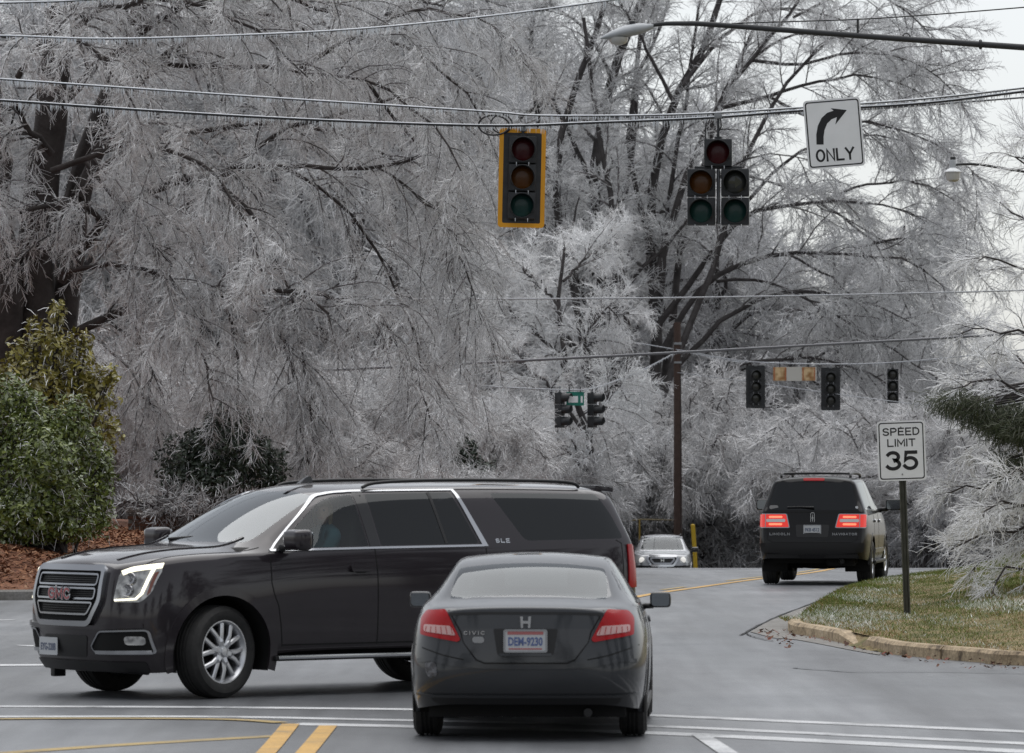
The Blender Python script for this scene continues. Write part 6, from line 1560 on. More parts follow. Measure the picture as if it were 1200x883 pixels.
Yb = 187.0; r = empty('handrail', ((749.5 - CX) / FPX * Yb, Yb, gb(Yb))); tag(r, 'thin yellow-ended handrail above the silver SUV roof', 'railing')
zt = at(749, 609, Yb).z - gb(Yb)
tube('rail_post', [(0, 0, -.3), (0, 0, zt)], .04, M['post_yellow_dull'], r, 10); tube('rail_post', [(1.45, 0, -.3), (1.45, 0, zt)], .05, M['galv'], r, 10); tube('rail_bar', [(-.35, 0, zt - .05), (.02, 0, zt), (1.50, 0, zt - .03)], .035, M['rail_dull'], r, 8)

# ------------------------------------------------------------------ low brick wall in the planted bank
Yw = 91.0; a = at(150, 612, Yw); b = at(262, 612, Yw)
r = empty('retaining_wall', ((a.x + b.x) / 2, Yw, float(bank_z((a.x + b.x) / 2, Yw)) - .25)); tag(r, 'low brown brick wall under a pile of fallen branches', 'wall')
ztop = at(200, 597, Yw).z - r.location.z; wl_ = (b.x - a.x); nb = int(wl_ / .21); rows = int((ztop - .06) / .072)
box('wall_core', (wl_ - .03, .20, ztop - .08), (0, .03, (ztop - .08) / 2 - .01), M['mortar'], r)
bmx = bmesh.new(); box_bm(bmx, (.200, .10, .062), (0, 0, 0), None, .006, 1); bme = bpy.data.meshes.new('brick'); bmx.to_mesh(bme); bmx.free(); bme.materials.append(M['brick'])
rr = random.Random(8)
for k in range(max(rows - 5, 0), rows):
    for i in range(nb):
        o = bpy.data.objects.new('brick', bme); link(o, r); o.location = (-wl_ / 2 + .105 + i * .21 + (.1 if k % 2 else 0), -.05 + rr.uniform(-.004, .004), .036 + k * .072); o.rotation_euler = (0, 0, rr.uniform(-.01, .01))
box('wall_cap', (wl_ + .06, .34, .07), (0, .02, ztop - .03), M['concrete_grey'], r, bevel=.012)
# ------------------------------------------------------------------ trees: limbs, branches and iced twigs
def resample(P, K):
    A = np.array([tuple(p) for p in smooth_line([Vector(p) for p in P], 8)]); s = np.concatenate([[0], np.cumsum(np.linalg.norm(np.diff(A, axis=0), axis=1))])
    t = np.linspace(0, s[-1], K); return np.stack([np.interp(t, s, A[:, k]) for k in range(3)], 1)

def tubes_np(P, R, sides=3):
    N, K, _ = P.shape
    T = np.empty_like(P); T[:, 1:-1] = P[:, 2:] - P[:, :-2]; T[:, 0] = P[:, 1] - P[:, 0]; T[:, -1] = P[:, -1] - P[:, -2]
    T /= np.linalg.norm(T, axis=2, keepdims=True) + 1e-9
    ref = np.array([0.31, 0.52, 0.795]); n = np.cross(T, ref); n /= np.linalg.norm(n, axis=2, keepdims=True) + 1e-9; b = np.cross(T, n)
    a = 2 * np.pi * np.arange(sides) / sides
    V = P[:, :, None, :] + (n[:, :, None, :] * np.cos(a)[None, None, :, None] + b[:, :, None, :] * np.sin(a)[None, None, :, None]) * R[:, :, None, None]
    base = (np.arange(N) * K * sides)[:, None, None]; i = np.arange(K - 1)[None, :, None] * sides; k = np.arange(sides)[None, None, :]; k2 = (k + 1) % sides
    F = np.stack([base + i + k, base + i + k2, base + i + sides + k2, base + i + sides + k], -1).reshape(-1, 4)
    return V.reshape(-1, 3), F

def cat_np(parts):
    V, F, o = [], [], 0
    for v, f in parts: V.append(v); F.append(f + o); o += len(v)
    return np.concatenate(V), np.concatenate(F)

def sprout(rng, P, R, n, t0, t1, L, ang, K, droop, wob, rk, rmin, up=0.0, bias=None, taper=0.5, cut=None, shrink=.45):
    """n children per parent polyline; returns their polylines and radii"""
    N, K0, _ = P.shape; m = N * n; pi = np.repeat(np.arange(N), n)
    t = np.tile((np.arange(n) + .5) / n, N) + rng.uniform(-.5, .5, m) / n; t = t0 + (t1 - t0) * np.clip(t, 0, 1)
    f = t * (K0 - 1); i = np.minimum(f.astype(int), K0 - 2); w = (f - i)[:, None]
    pos = P[pi, i] * (1 - w) + P[pi, i + 1] * w; rad = R[pi, i] * (1 - w[:, 0]) + R[pi, i + 1] * w[:, 0]
    tan = P[pi, i + 1] - P[pi, i]; tan /= np.linalg.norm(tan, axis=1, keepdims=True) + 1e-9
    q = rng.normal(size=(m, 3)); q -= tan * (q * tan).sum(1, keepdims=True); q /= np.linalg.norm(q, axis=1, keepdims=True) + 1e-9
    a = np.radians(rng.uniform(ang[0], ang[1], m))[:, None]; d = tan * np.cos(a) + q * np.sin(a)
    d[:, 2] += up
    if bias is not None: d = d + np.asarray(bias)[None, :]
    d /= np.linalg.norm(d, axis=1, keepdims=True) + 1e-9
    ln = rng.uniform(L[0], L[1], m) * (1 - shrink * t); st = ln / (K - 1)
    out = np.empty((m, K, 3)); out[:, 0] = pos; cur = pos.copy()
    for k in range(1, K):
        d = d + rng.normal(size=(m, 3)) * wob; d[:, 2] -= droop * (k / (K - 1)) * (0.6 + .8 * rng.random(m))
        d /= np.linalg.norm(d, axis=1, keepdims=True) + 1e-9
        cur = cur + d * st[:, None]; out[:, k] = cur
    r0 = np.maximum(rad * rk, rmin); RR = r0[:, None] * np.linspace(1, taper, K)[None, :]; RR = np.maximum(RR, rmin * .55)
    if cut is not None:
        keep = cut(out[:, -1]); out, RR = out[keep], RR[keep]
    return out, RR

def twig_mat(name, lo, hi, scale=.7, rough=.28):
    """bare twigs glazed with ice: bark tone shows through where the glaze is thin"""
    m = mat(name, lo, rough=rough, spec=.6); nt = m.node_tree; b = nt.nodes['Principled BSDF']
    tc = nt.nodes.new('ShaderNodeTexCoord'); tx = nt.nodes.new('ShaderNodeTexNoise'); tx.inputs['Scale'].default_value = scale; tx.inputs['Detail'].default_value = 3
    nt.links.new(tc.outputs['Object'], tx.inputs['Vector']); ge = nt.nodes.new('ShaderNodeNewGeometry')
    ad = nt.nodes.new('ShaderNodeMath'); ad.operation = 'MULTIPLY_ADD'; ad.inputs[1].default_value = .55; nt.links.new(ge.outputs['Random Per Island'], ad.inputs[0])
    sc = nt.nodes.new('ShaderNodeMath'); sc.operation = 'MULTIPLY_ADD'; sc.inputs[1].default_value = 1.1; sc.inputs[2].default_value = -.30; nt.links.new(tx.outputs['Fac'], sc.inputs[0]); nt.links.new(sc.outputs[0], ad.inputs[2])
    cr = nt.nodes.new('ShaderNodeValToRGB'); cr.color_ramp.elements[0].position = .2; cr.color_ramp.elements[1].position = .85
    cr.color_ramp.elements[0].color = (*lo, 1); cr.color_ramp.elements[1].color = (*hi, 1); nt.links.new(ad.outputs[0], cr.inputs[0]); nt.links.new(cr.outputs[0], b.inputs['Base Color'])
    return m
M['twig_dim'] = twig_mat('iced_twigs_left', (0.70, 0.70, 0.71), (0.94, 0.95, 0.965))
M['twig_mid'] = twig_mat('iced_twigs', (0.76, 0.765, 0.775), (0.95, 0.96, 0.97))
M['twig_wood'] = twig_mat('iced_twigs_wood', (0.42, 0.42, 0.43), (0.82, 0.83, 0.85))
M['branch_pale'] = twig_mat('thin_iced_branches', (0.17, 0.165, 0.168), (0.66, 0.665, 0.68), scale=2.5, rough=.4)
M['twig_grey'] = twig_mat('iced_twigs_grey', (0.44, 0.43, 0.43), (0.84, 0.845, 0.86))
M['twig_white'] = twig_mat('iced_twigs_white', (0.82, 0.825, 0.835), (0.95, 0.96, 0.97))
M['branch_ice'] = twig_mat('half_iced_branches', (0.030, 0.026, 0.026), (0.15, 0.14, 0.14), scale=1.5, rough=.5)

M['leaf_green'] = leafy('evergreen_leaves', [(0.060, 0.085, 0.014), (0.110, 0.145, 0.024), (0.155, 0.185, 0.036), (0.080, 0.115, 0.020), (0.32, 0.35, 0.25)], rough=.35)
M['leaf_olive'] = leafy('olive_leaves', [(0.15, 0.135, 0.018), (0.22, 0.20, 0.030), (0.29, 0.25, 0.055), (0.17, 0.14, 0.03), (0.36, 0.34, 0.20)], rough=.4)
M['leaf_dark'] = leafy('dark_evergreen_leaves', [(0.010, 0.018, 0.010), (0.018, 0.032, 0.016), (0.03, 0.045, 0.025), (0.07, 0.085, 0.075)], rough=.4)
TRI = [0]
def tree(name, label, limbs, trunk, seed, spec, twig, bark, branch=None, cat='tree', group=None, base=None):
    """limbs/trunk: [(points, r0, r1)]; spec: list of dicts for the branch levels"""
    rng = np.random.default_rng(seed); K = 14
    base = Vector(base) if base is not None else Vector(trunk[0][0][0])
    P = np.array([resample(p, K) for p, a, b in trunk + limbs]) - np.array(tuple(base)); R = np.array([np.linspace(a, b, K) for p, a, b in trunk + limbs])
    r = empty(name, base); tag(r, label, cat, group)
    kk = np.linspace(0, 1, K)[None, :, None]; P = P + rng.normal(size=P.shape) * .07 * kk * (1 - kk) * 3
    V, F = tubes_np(P, R, 10); mk_np('trunk', V, F, bark, r)
    src = P[spec.get('skip', 0):], R[spec.get('skip', 0):]; lv = [src]; br, th, tw = [], [], []
    for i, s in enumerate(spec['levels']):
        s = dict(s); frm = s.pop('frm', -1); wood = s.pop('wood', False); thin = s.pop('thin', False)
        c = sprout(rng, *lv[frm], **s); lv.append(c); (br if wood else th if thin else tw).append((c, s['K']))
    if br:
        V, F = cat_np([tubes_np(*c, 5) for c, _ in br]); ob = mk_np('branches', V, F, branch or bark, r); ob['kind'] = 'stuff'; TRI[0] += len(F) * 2
    if th:
        V, F = cat_np([tubes_np(*c, 3) for c, _ in th]); ob = mk_np('thin_branches', V, F, M['branch_pale'], r); ob['kind'] = 'stuff'; TRI[0] += len(F) * 2
    V, F = cat_np([tubes_np(*c, 3) for c, _ in tw]); o = mk_np('crown', V, F, twig, r); o['kind'] = 'stuff'; TRI[0] += len(F) * 2
    return r

# ---- the big drooping tree at the left (about 100 m away)
YL = 100
def P3(pts, Y, dY=0.0): return [tuple(at(x, y, Y + (dY * k / max(1, len(pts) - 1)))) for k, (x, y) in enumerate(pts)]
tb = float(bank_z(-10, 100))
trunkL = [([(-10.4, 100, tb - .3)] + P3([(38, 430), (42, 300), (55, 150), (80, -60)], YL), .50, .30),
          ([(-10.3, 100.6, tb - .3)] + P3([(64, 430), (84, 300), (100, 190), (150, 60), (190, -80)], YL + .6), .40, .22),
          ([(-10.8, 99.6, tb - .3)] + P3([(8, 430), (2, 280), (-14, 120), (-40, -80)], YL - .4), .42, .28)]
limbsL = [(P3([(62, 405), (110, 378), (180, 352), (260, 346), (340, 340), (385, 368)], YL, -3), 0.116, 0.029),
          (P3([(70, 330), (120, 262), (200, 214), (245, 203), (330, 195), (440, 196), (505, 178)], YL, -2), 0.116, 0.026),
          (P3([(215, 207), (270, 226), (312, 272), (338, 335), (358, 425), (368, 520)], YL - 1, -2), 0.064, 0.017),
          (P3([(295, 346), (330, 396), (350, 470), (362, 545)], YL - 2, -1), 0.052, 0.017),
          (P3([(90, 230), (150, 110), (205, 55), (262, 12), (350, -30), (470, -40)], YL, 2), 0.139, 0.035),
          (P3([(70, 120), (170, 32), (285, -18), (420, -50)], YL - 1, -3), 0.128, 0.035),
          (P3([(180, 75), (260, 78), (350, 82), (430, 95), (500, 140), (540, 200)], YL + 1, -4), 0.064, 0.017),
          (P3([(85, 290), (140, 285), (240, 225), (300, 170), (400, 130), (500, 120), (570, 170)], YL + 1, 3), 0.093, 0.017),
          (P3([(60, 250), (130, 190), (240, 150), (360, 150), (470, 190), (540, 280)], YL + 2, 4), 0.087, 0.017),
          (P3([(340, 340), (400, 350), (450, 385), (490, 450), (510, 520)], YL - 2, -1), 0.041, 0.012),
          (P3([(330, 195), (400, 240), (450, 310), (485, 390), (500, 470)], YL - 1, 1), 0.046, 0.012),
          (P3([(440, 196), (500, 235), (540, 300), (565, 380)], YL - 1, 1), 0.035, 0.012),
          (P3([(260, 346), (275, 400), (285, 470), (300, 540)], YL - 1, 0), 0.041, 0.012),
          (P3([(150, 360), (170, 420), (180, 480), (190, 540)], YL, 0), 0.041, 0.012),
          (P3([(120, 262), (90, 240), (20, 250), (-60, 300)], YL - 1, -2), 0.070, 0.017),
          (P3([(60, 180), (0, 120), (-80, 110)], YL - 1, -2), 0.081, 0.023),
          (P3([(100, 190), (140, 240), (190, 300), (220, 380)], YL - 2, -2), 0.052, 0.012),
          (P3([(350, 82), (420, 40), (500, 10), (580, 30), (620, 90)], YL, 2), 0.058, 0.012),
          (P3([(285, -18), (380, 10), (470, 50), (545, 110), (585, 190)], YL - 1, 2), 0.058, 0.012),
          (P3([(55, 60), (120, 10), (200, 0), (290, 30), (360, 90)], YL - 2, -2), 0.076, 0.017),
          (P3([(150, 60), (230, 20), (320, 20), (400, 60), (450, 130)], YL + 2, 3), 0.076, 0.017),
          (P3([(20, 90), (60, 40), (110, 60), (160, 130)], YL - 2, -3), 0.068, 0.017),
          (P3([(60, 200), (150, 170), (230, 190), (290, 260), (310, 330)], YL - 2, -4), 0.068, 0.017),
          (P3([(70, 320), (130, 310), (190, 330), (230, 400), (250, 470)], YL - 2, -3), 0.060, 0.017),
          (P3([(430, 95), (490, 180), (520, 270), (535, 360), (540, 440)], YL, 2), 0.041, 0.012)]
specL = dict(skip=3, levels=[
    dict(n=24, t0=.10, t1=1, L=(1.0, 3.3), ang=(25, 75), K=9, droop=.30, wob=.10, rk=.42, rmin=.015, wood=True, taper=.4),
    dict(n=14, t0=.06, t1=1, L=(.35, 1.2), ang=(20, 65), K=4, droop=.34, wob=.10, rk=.50, rmin=.0080, taper=.6, thin=True),
    dict(n=12, t0=.05, t1=1, L=(.10, .46), ang=(15, 70), K=2, droop=.22, wob=.10, rk=.62, rmin=.0046, taper=.6),
    dict(n=12, t0=.0, t1=1, L=(.15, .6), ang=(25, 80), K=3, droop=.25, wob=.1, rk=.5, rmin=.0050, taper=.6, frm=1)])
tree('drooping_tree', 'huge dark-trunked tree at left with drooping ice-coated branches', limbsL, trunkL, 21, specL, M['twig_dim'], M['bark'], M['branch_ice'])

# ---- the wide spreading tree in the middle right (about 155 m away)
YR = 206; zb = float(gz(YR))
trunkR = [([at(742, 700, YR)] + P3([(735, 560), (704, 430), (702, 300), (694, 215), (716, 90), (752, 0), (790, -120)], YR), 0.410, 0.129),
          ([at(760, 700, YR)] + P3([(764, 560), (768, 420), (766, 310), (762, 235), (790, 120), (828, 48), (860, -60)], YR + 1), 0.363, 0.113),
          ([at(720, 700, YR)] + P3([(705, 560), (690, 440), (672, 330), (650, 240), (664, 130), (702, 30), (730, -80)], YR - 1), 0.284, 0.099)]
limbsR = [(P3([(738, 560), (720, 420), (722, 300), (742, 180), (748, 60), (772, -60)], YR + 3), .22, .08), (P3([(732, 540), (700, 400), (664, 280), (632, 160), (622, 40), (640, -60)], YR + 2), .20, .08),
          (P3([(760, 540), (782, 420), (796, 300), (822, 200), (850, 110), (900, 0)], YR + 3), .22, .08), (P3([(748, 560), (738, 440), (728, 330), (716, 240), (700, 140), (684, 20)], YR - 2), .19, .08),
          (P3([(765, 500), (800, 400), (840, 300), (868, 200), (920, 100), (980, 40)], YR - 2), .18, .06), (P3([(730, 520), (680, 420), (640, 360), (604, 260), (590, 150)], YR + 4), .16, .06), (P3([(756, 520), (772, 380), (784, 240), (804, 120), (820, 0)], YR + 1), .17, .06),
          (P3([(697, 240), (675, 170), (640, 110), (600, 60), (560, -20)], YR, 3), 0.126, 0.038),
          (P3([(768, 330), (800, 220), (838, 130), (880, 70), (930, 10), (960, -40)], YR, -2), 0.189, 0.053),
          (P3([(766, 300), (742, 200), (738, 120), (770, 40), (800, -50)], YR, 3), 0.143, 0.046),
          (P3([(772, 380), (812, 330), (870, 255), (960, 238), (1040, 240), (1090, 262)], YR, -3), 0.158, 0.030),
          (P3([(772, 420), (830, 330), (920, 296), (990, 298), (1060, 305), (1105, 335)], YR, -5), 0.158, 0.030),
          (P3([(768, 460), (850, 372), (930, 340), (1010, 352), (1080, 385)], YR, -3), 0.143, 0.030),
          (P3([(840, 128), (900, 112), (970, 92), (1040, 92), (1100, 120)], YR, -2), 0.103, 0.022),
          (P3([(800, 100), (850, 40), (910, 10), (980, 20), (1060, 60)], YR, 3), 0.103, 0.022),
          (P3([(860, 255), (920, 190), (990, 160), (1060, 165), (1110, 195)], YR, 2), 0.094, 0.022),
          (P3([(790, 480), (860, 430), (940, 420), (1020, 440), (1080, 480)], YR, -3), 0.109, 0.022),
          (P3([(880, 70), (930, 40), (990, 45), (1050, 90)], YR, 1), 0.071, 0.018),
          (P3([(716, 90), (690, 40), (640, 0), (600, -50)], YR, 2), 0.094, 0.030),
          (P3([(702, 330), (660, 280), (620, 260), (585, 290)], YR, -2), 0.079, 0.022),
          (P3([(960, 238), (1010, 270), (1050, 330), (1075, 400)], YR, -1), 0.063, 0.016),
          (P3([(920, 296), (980, 330), (1030, 390), (1050, 450)], YR, -1), 0.063, 0.016),
          (P3([(790, 120), (760, 60), (730, 10), (700, -40)], YR, -2), 0.094, 0.030),
          (P3([(704, 420), (740, 330), (800, 270), (850, 200), (900, 180), (960, 190)], YR, -4), 0.109, 0.022),
          (P3([(690, 440), (650, 380), (600, 340), (560, 350)], YR, -3), 0.094, 0.022),
          (P3([(880, 70), (940, 75), (1010, 60), (1080, 75), (1130, 120)], YR, -3), 0.086, 0.022),
          (P3([(930, 20), (1000, -10), (1060, 10), (1110, 60)], YR, 2), 0.072, 0.022),
          (P3([(960, 238), (1020, 215), (1080, 215), (1140, 250)], YR, 3), 0.072, 0.022),
          (P3([(990, 298), (1050, 280), (1100, 285), (1150, 320)], YR, -4), 0.072, 0.022),
          (P3([(900, 112), (960, 140), (1030, 145), (1100, 170), (1150, 210)], YR, -5), 0.079, 0.022),
          (P3([(840, 330), (900, 330), (980, 370), (1060, 420), (1110, 450)], YR, -5), 0.079, 0.022),
          (P3([(800, 220), (850, 200), (920, 220), (1000, 260), (1060, 300)], YR, 4), 0.079, 0.022),
          (P3([(740, 540), (690, 500), (640, 490), (590, 520)], YR, -2), 0.094, 0.022)]
specR = dict(skip=0, levels=[
    dict(n=16, t0=.36, t1=1, L=(1.6, 4.8), ang=(20, 65), K=8, droop=.11, wob=.10, rk=.45, rmin=.030, wood=True, taper=.4, up=.10),
    dict(n=12, t0=.08, t1=1, L=(.7, 2.1), ang=(20, 60), K=4, droop=.18, wob=.10, rk=.5, rmin=.0150, taper=.6, thin=True),
    dict(n=13, t0=.06, t1=1, L=(.20, .90), ang=(15, 68), K=2, droop=.15, wob=.09, rk=.65, rmin=.0090, taper=.6),
    dict(n=10, t0=.2, t1=1, L=(.3, 1.1), ang=(25, 75), K=3, droop=.15, wob=.1, rk=.5, rmin=.0095, taper=.6, frm=1)])
tree('spreading_tree', 'tall many-stemmed tree with wide iced limbs behind the near signals', limbsR, trunkR, 33, specR, M['twig_mid'], M['bark_grey'], M['branch_ice'])

# ---- the white-frosted smaller tree between them
YM = 149
trunkM = [([at(702, 680, YM)] + P3([(700, 600), (690, 520), (668, 440), (655, 360), (662, 290)], YM), .16, .05)]
limbsM = [(P3([(688, 510), (640, 450), (600, 420), (560, 420)], YM, -2), .07, .02), (P3([(668, 440), (620, 380), (580, 350), (548, 360)], YM, 1), .07, .02),
          (P3([(655, 360), (620, 320), (590, 300)], YM, -1), .05, .02), (P3([(668, 440), (690, 390), (710, 360), (722, 370)], YM, -1), .06, .02),
          (P3([(690, 520), (710, 470), (722, 450), (735, 470)], YM, 2), .06, .02), (P3([(660, 330), (690, 300), (715, 285)], YM, 1), .05, .02), (P3([(694, 560), (650, 520), (610, 510), (575, 530)], YM, -2), .06, .02)]
specM = dict(skip=0, levels=[
    dict(n=15, t0=.2, t1=1, L=(1.0, 2.5), ang=(25, 65), K=7, droop=.14, wob=.12, rk=.5, rmin=.014, wood=True, taper=.5),
    dict(n=10, t0=.1, t1=1, L=(.5, 1.3), ang=(20, 60), K=5, droop=.2, wob=.15, rk=.55, rmin=.010, taper=.6),
    dict(n=16, t0=.05, t1=1, L=(.15, .6), ang=(15, 68), K=2, droop=.14, wob=.1, rk=.8, rmin=.0066, taper=.6)])
tree('frosted_tree', 'small brightly frosted tree left of the dark utility pole', limbsM, trunkM, 44, specM, M['twig_white'], M['bark_grey'], M['branch_ice'])

# ---- prototypes for the wood behind and the frosted undergrowth, then copies
def copy_tree(o, loc, rz, sc, label, group):
    c = o.copy(); COL.objects.link(c); c.location = loc; c.rotation_euler = (0, 0, rz); c.scale = sc
    c['label'] = label; c['group'] = group
    for ch in o.children:
        d = ch.copy(); COL.objects.link(d); d.parent = c
    return c
def wild_tree(seed, h=16.0, sp=6.0):
    rg = random.Random(seed); tr = [([(0, 0, -.5), (rg.uniform(-.3, .3), 0, h * .3), (rg.uniform(-.6, .6), rg.uniform(-.6, .6), h * .6), (rg.uniform(-1, 1), rg.uniform(-1, 1), h)], .30, .06)]
    if seed % 2: tr.append(([(.4, 0, -.5), (.9, .3, h * .3), (1.8, .6, h * .6), (2.3, .8, h * .9)], .22, .05))
    lm = []
    for k in range(15):
        a = k * 2.4 + rg.uniform(-.4, .4); z0 = h * (.12 + .055 * k); L = sp * (1.05 - .045 * k) * rg.uniform(.75, 1.15); c, s = math.cos(a), math.sin(a)
        lm.append(([(0, 0, z0), (c * L * .35, s * L * .35, z0 + L * .32), (c * L * .7, s * L * .7, z0 + L * .50), (c * L, s * L, z0 + L * .45)], .10, .025))
    return tr, lm
specW = dict(skip=0, levels=[
    dict(n=9, t0=.2, t1=1, L=(1.6, 3.4), ang=(25, 65), K=7, droop=.10, wob=.12, rk=.45, rmin=.024, wood=True, taper=.5, up=.1),
    dict(n=8, t0=.1, t1=1, L=(.8, 1.8), ang=(20, 60), K=4, droop=.2, wob=.10, rk=.5, rmin=.014, taper=.6),
    dict(n=15, t0=.05, t1=1, L=(.25, 1.0), ang=(15, 68), K=2, droop=.16, wob=.10, rk=.8, rmin=.0105, taper=.6)])
GW = 'trees of the frosted wood behind'
LW = 'grey frosted tree in the dense wood far behind the junction'
spots = [(-150, 205, 1.60), (-40, 215, 1.55), (60, 200, 1.65), (150, 215, 1.60), (240, 200, 1.65), (330, 212, 1.60), (415, 198, 1.65), (500, 244, 1.82), (570, 236, 1.71), (640, 248, 1.71), (700, 238, 1.60), (770, 246, 1.54), (845, 238, 1.25), (915, 248, 1.20), (985, 238, 1.20), (1050, 250, 1.20), (1120, 240, 0.85), (1190, 250, 0.85), (1270, 239, 0.85),
         (-90, 250, 2.00), (20, 252, 2.00), (110, 255, 2.00), (200, 252, 2.00), (300, 250, 2.10), (380, 252, 2.00), (460, 256, 2.10), (540, 286, 2.28), (620, 284, 2.17), (720, 289, 1.82), (860, 284, 1.37), (960, 296, 1.20), (1060, 289, 1.20), (1160, 296, 0.85), (1260, 289, 0.85)]
protos = []
for sd in (1, 2, 3):
    tr, lm = wild_tree(sd); protos.append(tree('wood_tree', LW, lm, tr, 60 + sd, specW, M['twig_wood'], M['bark_grey'], M['branch_ice'], group=GW))
rg = random.Random(9)
for i, (px, Y, sc) in enumerate(spots):
    loc = ((px - CX) / FPX * Y, Y, float(gz(Y)) - .3); rz = rg.uniform(0, 6.28); s_ = (sc * rg.uniform(.95, 1.1), sc * rg.uniform(.95, 1.1), sc * rg.uniform(.95, 1.08))
    if i < 3:
        protos[i].location = loc; protos[i].rotation_euler = (0, 0, rz); protos[i].scale = s_
    else: copy_tree(protos[i % 3], loc, rz, s_, LW, GW)

# unseen trees added on the viewer's side to darken the car reflections
for k, (x, y) in enumerate(((34, 30), (40, 14), (32, -4), (44, -16), (26, -26), (8, -34), (-10, -36), (-28, -30), (-40, -14), (56, 36), (60, 4), (-48, 12), (50, 52))):
    t_ = copy_tree(protos[k % 3], (x, y, -.3), k * 1.3, (1.15, 1.15, 1.0 + .08 * (k % 3)), 'unseen dark tree added on the near side of the junction for car reflections', 'unseen trees added for car reflections')
    for ch in t_.children:
        ch.material_slots[0].link = 'OBJECT'; ch.material_slots[0].material = M['leaf_dark'] if ch.name.startswith('crown') else M['bark']  # crowns darkened so the car panels reflect less light

# undergrowth: arching many-stemmed bushes
def wild_bush(seed, h, sp, n):
    rg = random.Random(seed); lm = []
    for k in range(n):
        a = rg.uniform(0, 6.28); L = sp * rg.uniform(.35, 1); H = h * rg.uniform(.6, 1.05); c, s = math.cos(a), math.sin(a); o = (rg.uniform(-.5, .5), rg.uniform(-.5, .5))
        lm.append(([(o[0], o[1], -.2), (o[0] + c * L * .25, o[1] + s * L * .25, H * .55), (o[0] + c * L * .62, o[1] + s * L * .62, H * .95), (o[0] + c * L, o[1] + s * L, H * .85)], .035, .012))
    return lm[:1], lm[1:]
specB = dict(skip=0, levels=[
    dict(n=10, t0=.15, t1=1, L=(.7, 1.6), ang=(25, 65), K=6, droop=.20, wob=.14, rk=.55, rmin=.014, wood=True, taper=.6),
    dict(n=9, t0=.1, t1=1, L=(.35, .9), ang=(20, 65), K=4, droop=.25, wob=.12, rk=.6, rmin=.008, taper=.7),
    dict(n=13, t0=.05, t1=1, L=(.12, .5), ang=(15, 68), K=2, droop=.2, wob=.12, rk=.8, rmin=.0062, taper=.7)])
GB = 'frosted bushes along the far roadside'
LB = 'arching frosted bush in the tangle beyond the road crest'
bp = []
for sd, h, sp in ((1, 4.2, 2.6), (2, 3.4, 2.9)):
    tr, lm = wild_bush(sd, h, sp, 30); bp.append(tree('frosted_bush', LB, lm, tr, 80 + sd, specB, M['twig_grey'], M['branch_ice'], M['branch_ice'], cat='bush', group=GB))
bspots = [(330, 124, 1.0, 0, 'frosted bush right of the dark evergreen, over the charcoal SUV windshield'), (385, 118, .8, 1, 'low brownish frosted bush above the front door of the charcoal SUV'), (440, 128, 1.1, 0, 'frosted bush above the rear door of the charcoal SUV'),
          (505, 122, .9, 1, 'frosted bush above the rear quarter window of the charcoal SUV'), (560, 134, 1.15, 0, 'frosted bush above the tail of the charcoal SUV roof'), (612, 150, 1.1, 1, 'frosted bush below and left of the hooded signals'), (650, 156, 1.2, 0, 'frosted bush right below the hooded signals'),
          (712, 200, 1.6, 1, 'frosted bush behind the yellow handrail'), (838, 200, 1.6, 1, 'bright frosted bush right of the leaning yellow post'), (885, 202, 1.8, 0, 'tall frosted bush just left of the black SUV'), (945, 190, 1.6, 0, 'frosted bush over the roof of the black SUV'), (985, 160, 1.3, 1, 'frosted bush between the black SUV roof and the speed sign'),
          (1040, 152, 1.2, 0, 'frosted bush behind the speed limit sign post'), (1085, 144, 1.1, 1, 'frosted bush just right of the speed limit sign'), (1140, 136, 1.0, 0, 'frosted bush behind the iced tree at right'), (1195, 130, 1.0, 1, 'frosted bush behind the iced tree at the right edge')]
LB2 = 'grey frosted bush deep in the tangle behind the roadside bushes'
bspots += [(x, y, s_, k, LB2) for x, y, s_, k in ((690, 190, 1.7, 0), (755, 192, 1.9, 1), (800, 194, 1.9, 0), (850, 192, 1.9, 1), (900, 190, 1.8, 1), (965, 184, 1.7, 0), (1035, 180, 1.6, 1), (1100, 172, 1.5, 0), (1165, 164, 1.4, 1), (600, 178, 1.6, 1), (540, 168, 1.5, 0), (470, 158, 1.4, 1), (400, 150, 1.4, 0), (310, 146, 1.4, 1), (230, 140, 1.3, 0), (140, 136, 1.3, 1), (40, 132, 1.3, 0))]
done = [False, False]
for px, Y, sc, k, lab in bspots:
    X = (px - CX) / FPX * Y; z = float(bank_z(X, Y)) if (Y < 148 and px < 480) else float(gz(Y))
    loc = (X, Y, z - .15); rz = rg.uniform(0, 6.28); s_ = (sc * rg.uniform(.9, 1.15), sc * rg.uniform(.9, 1.15), sc * rg.uniform(.9, 1.1))
    if not done[k]: bp[k]['label'] = lab; bp[k].location = loc; bp[k].rotation_euler = (0, 0, rz); bp[k].scale = s_; done[k] = True
    else: copy_tree(bp[k], loc, rz, s_, lab, GB)

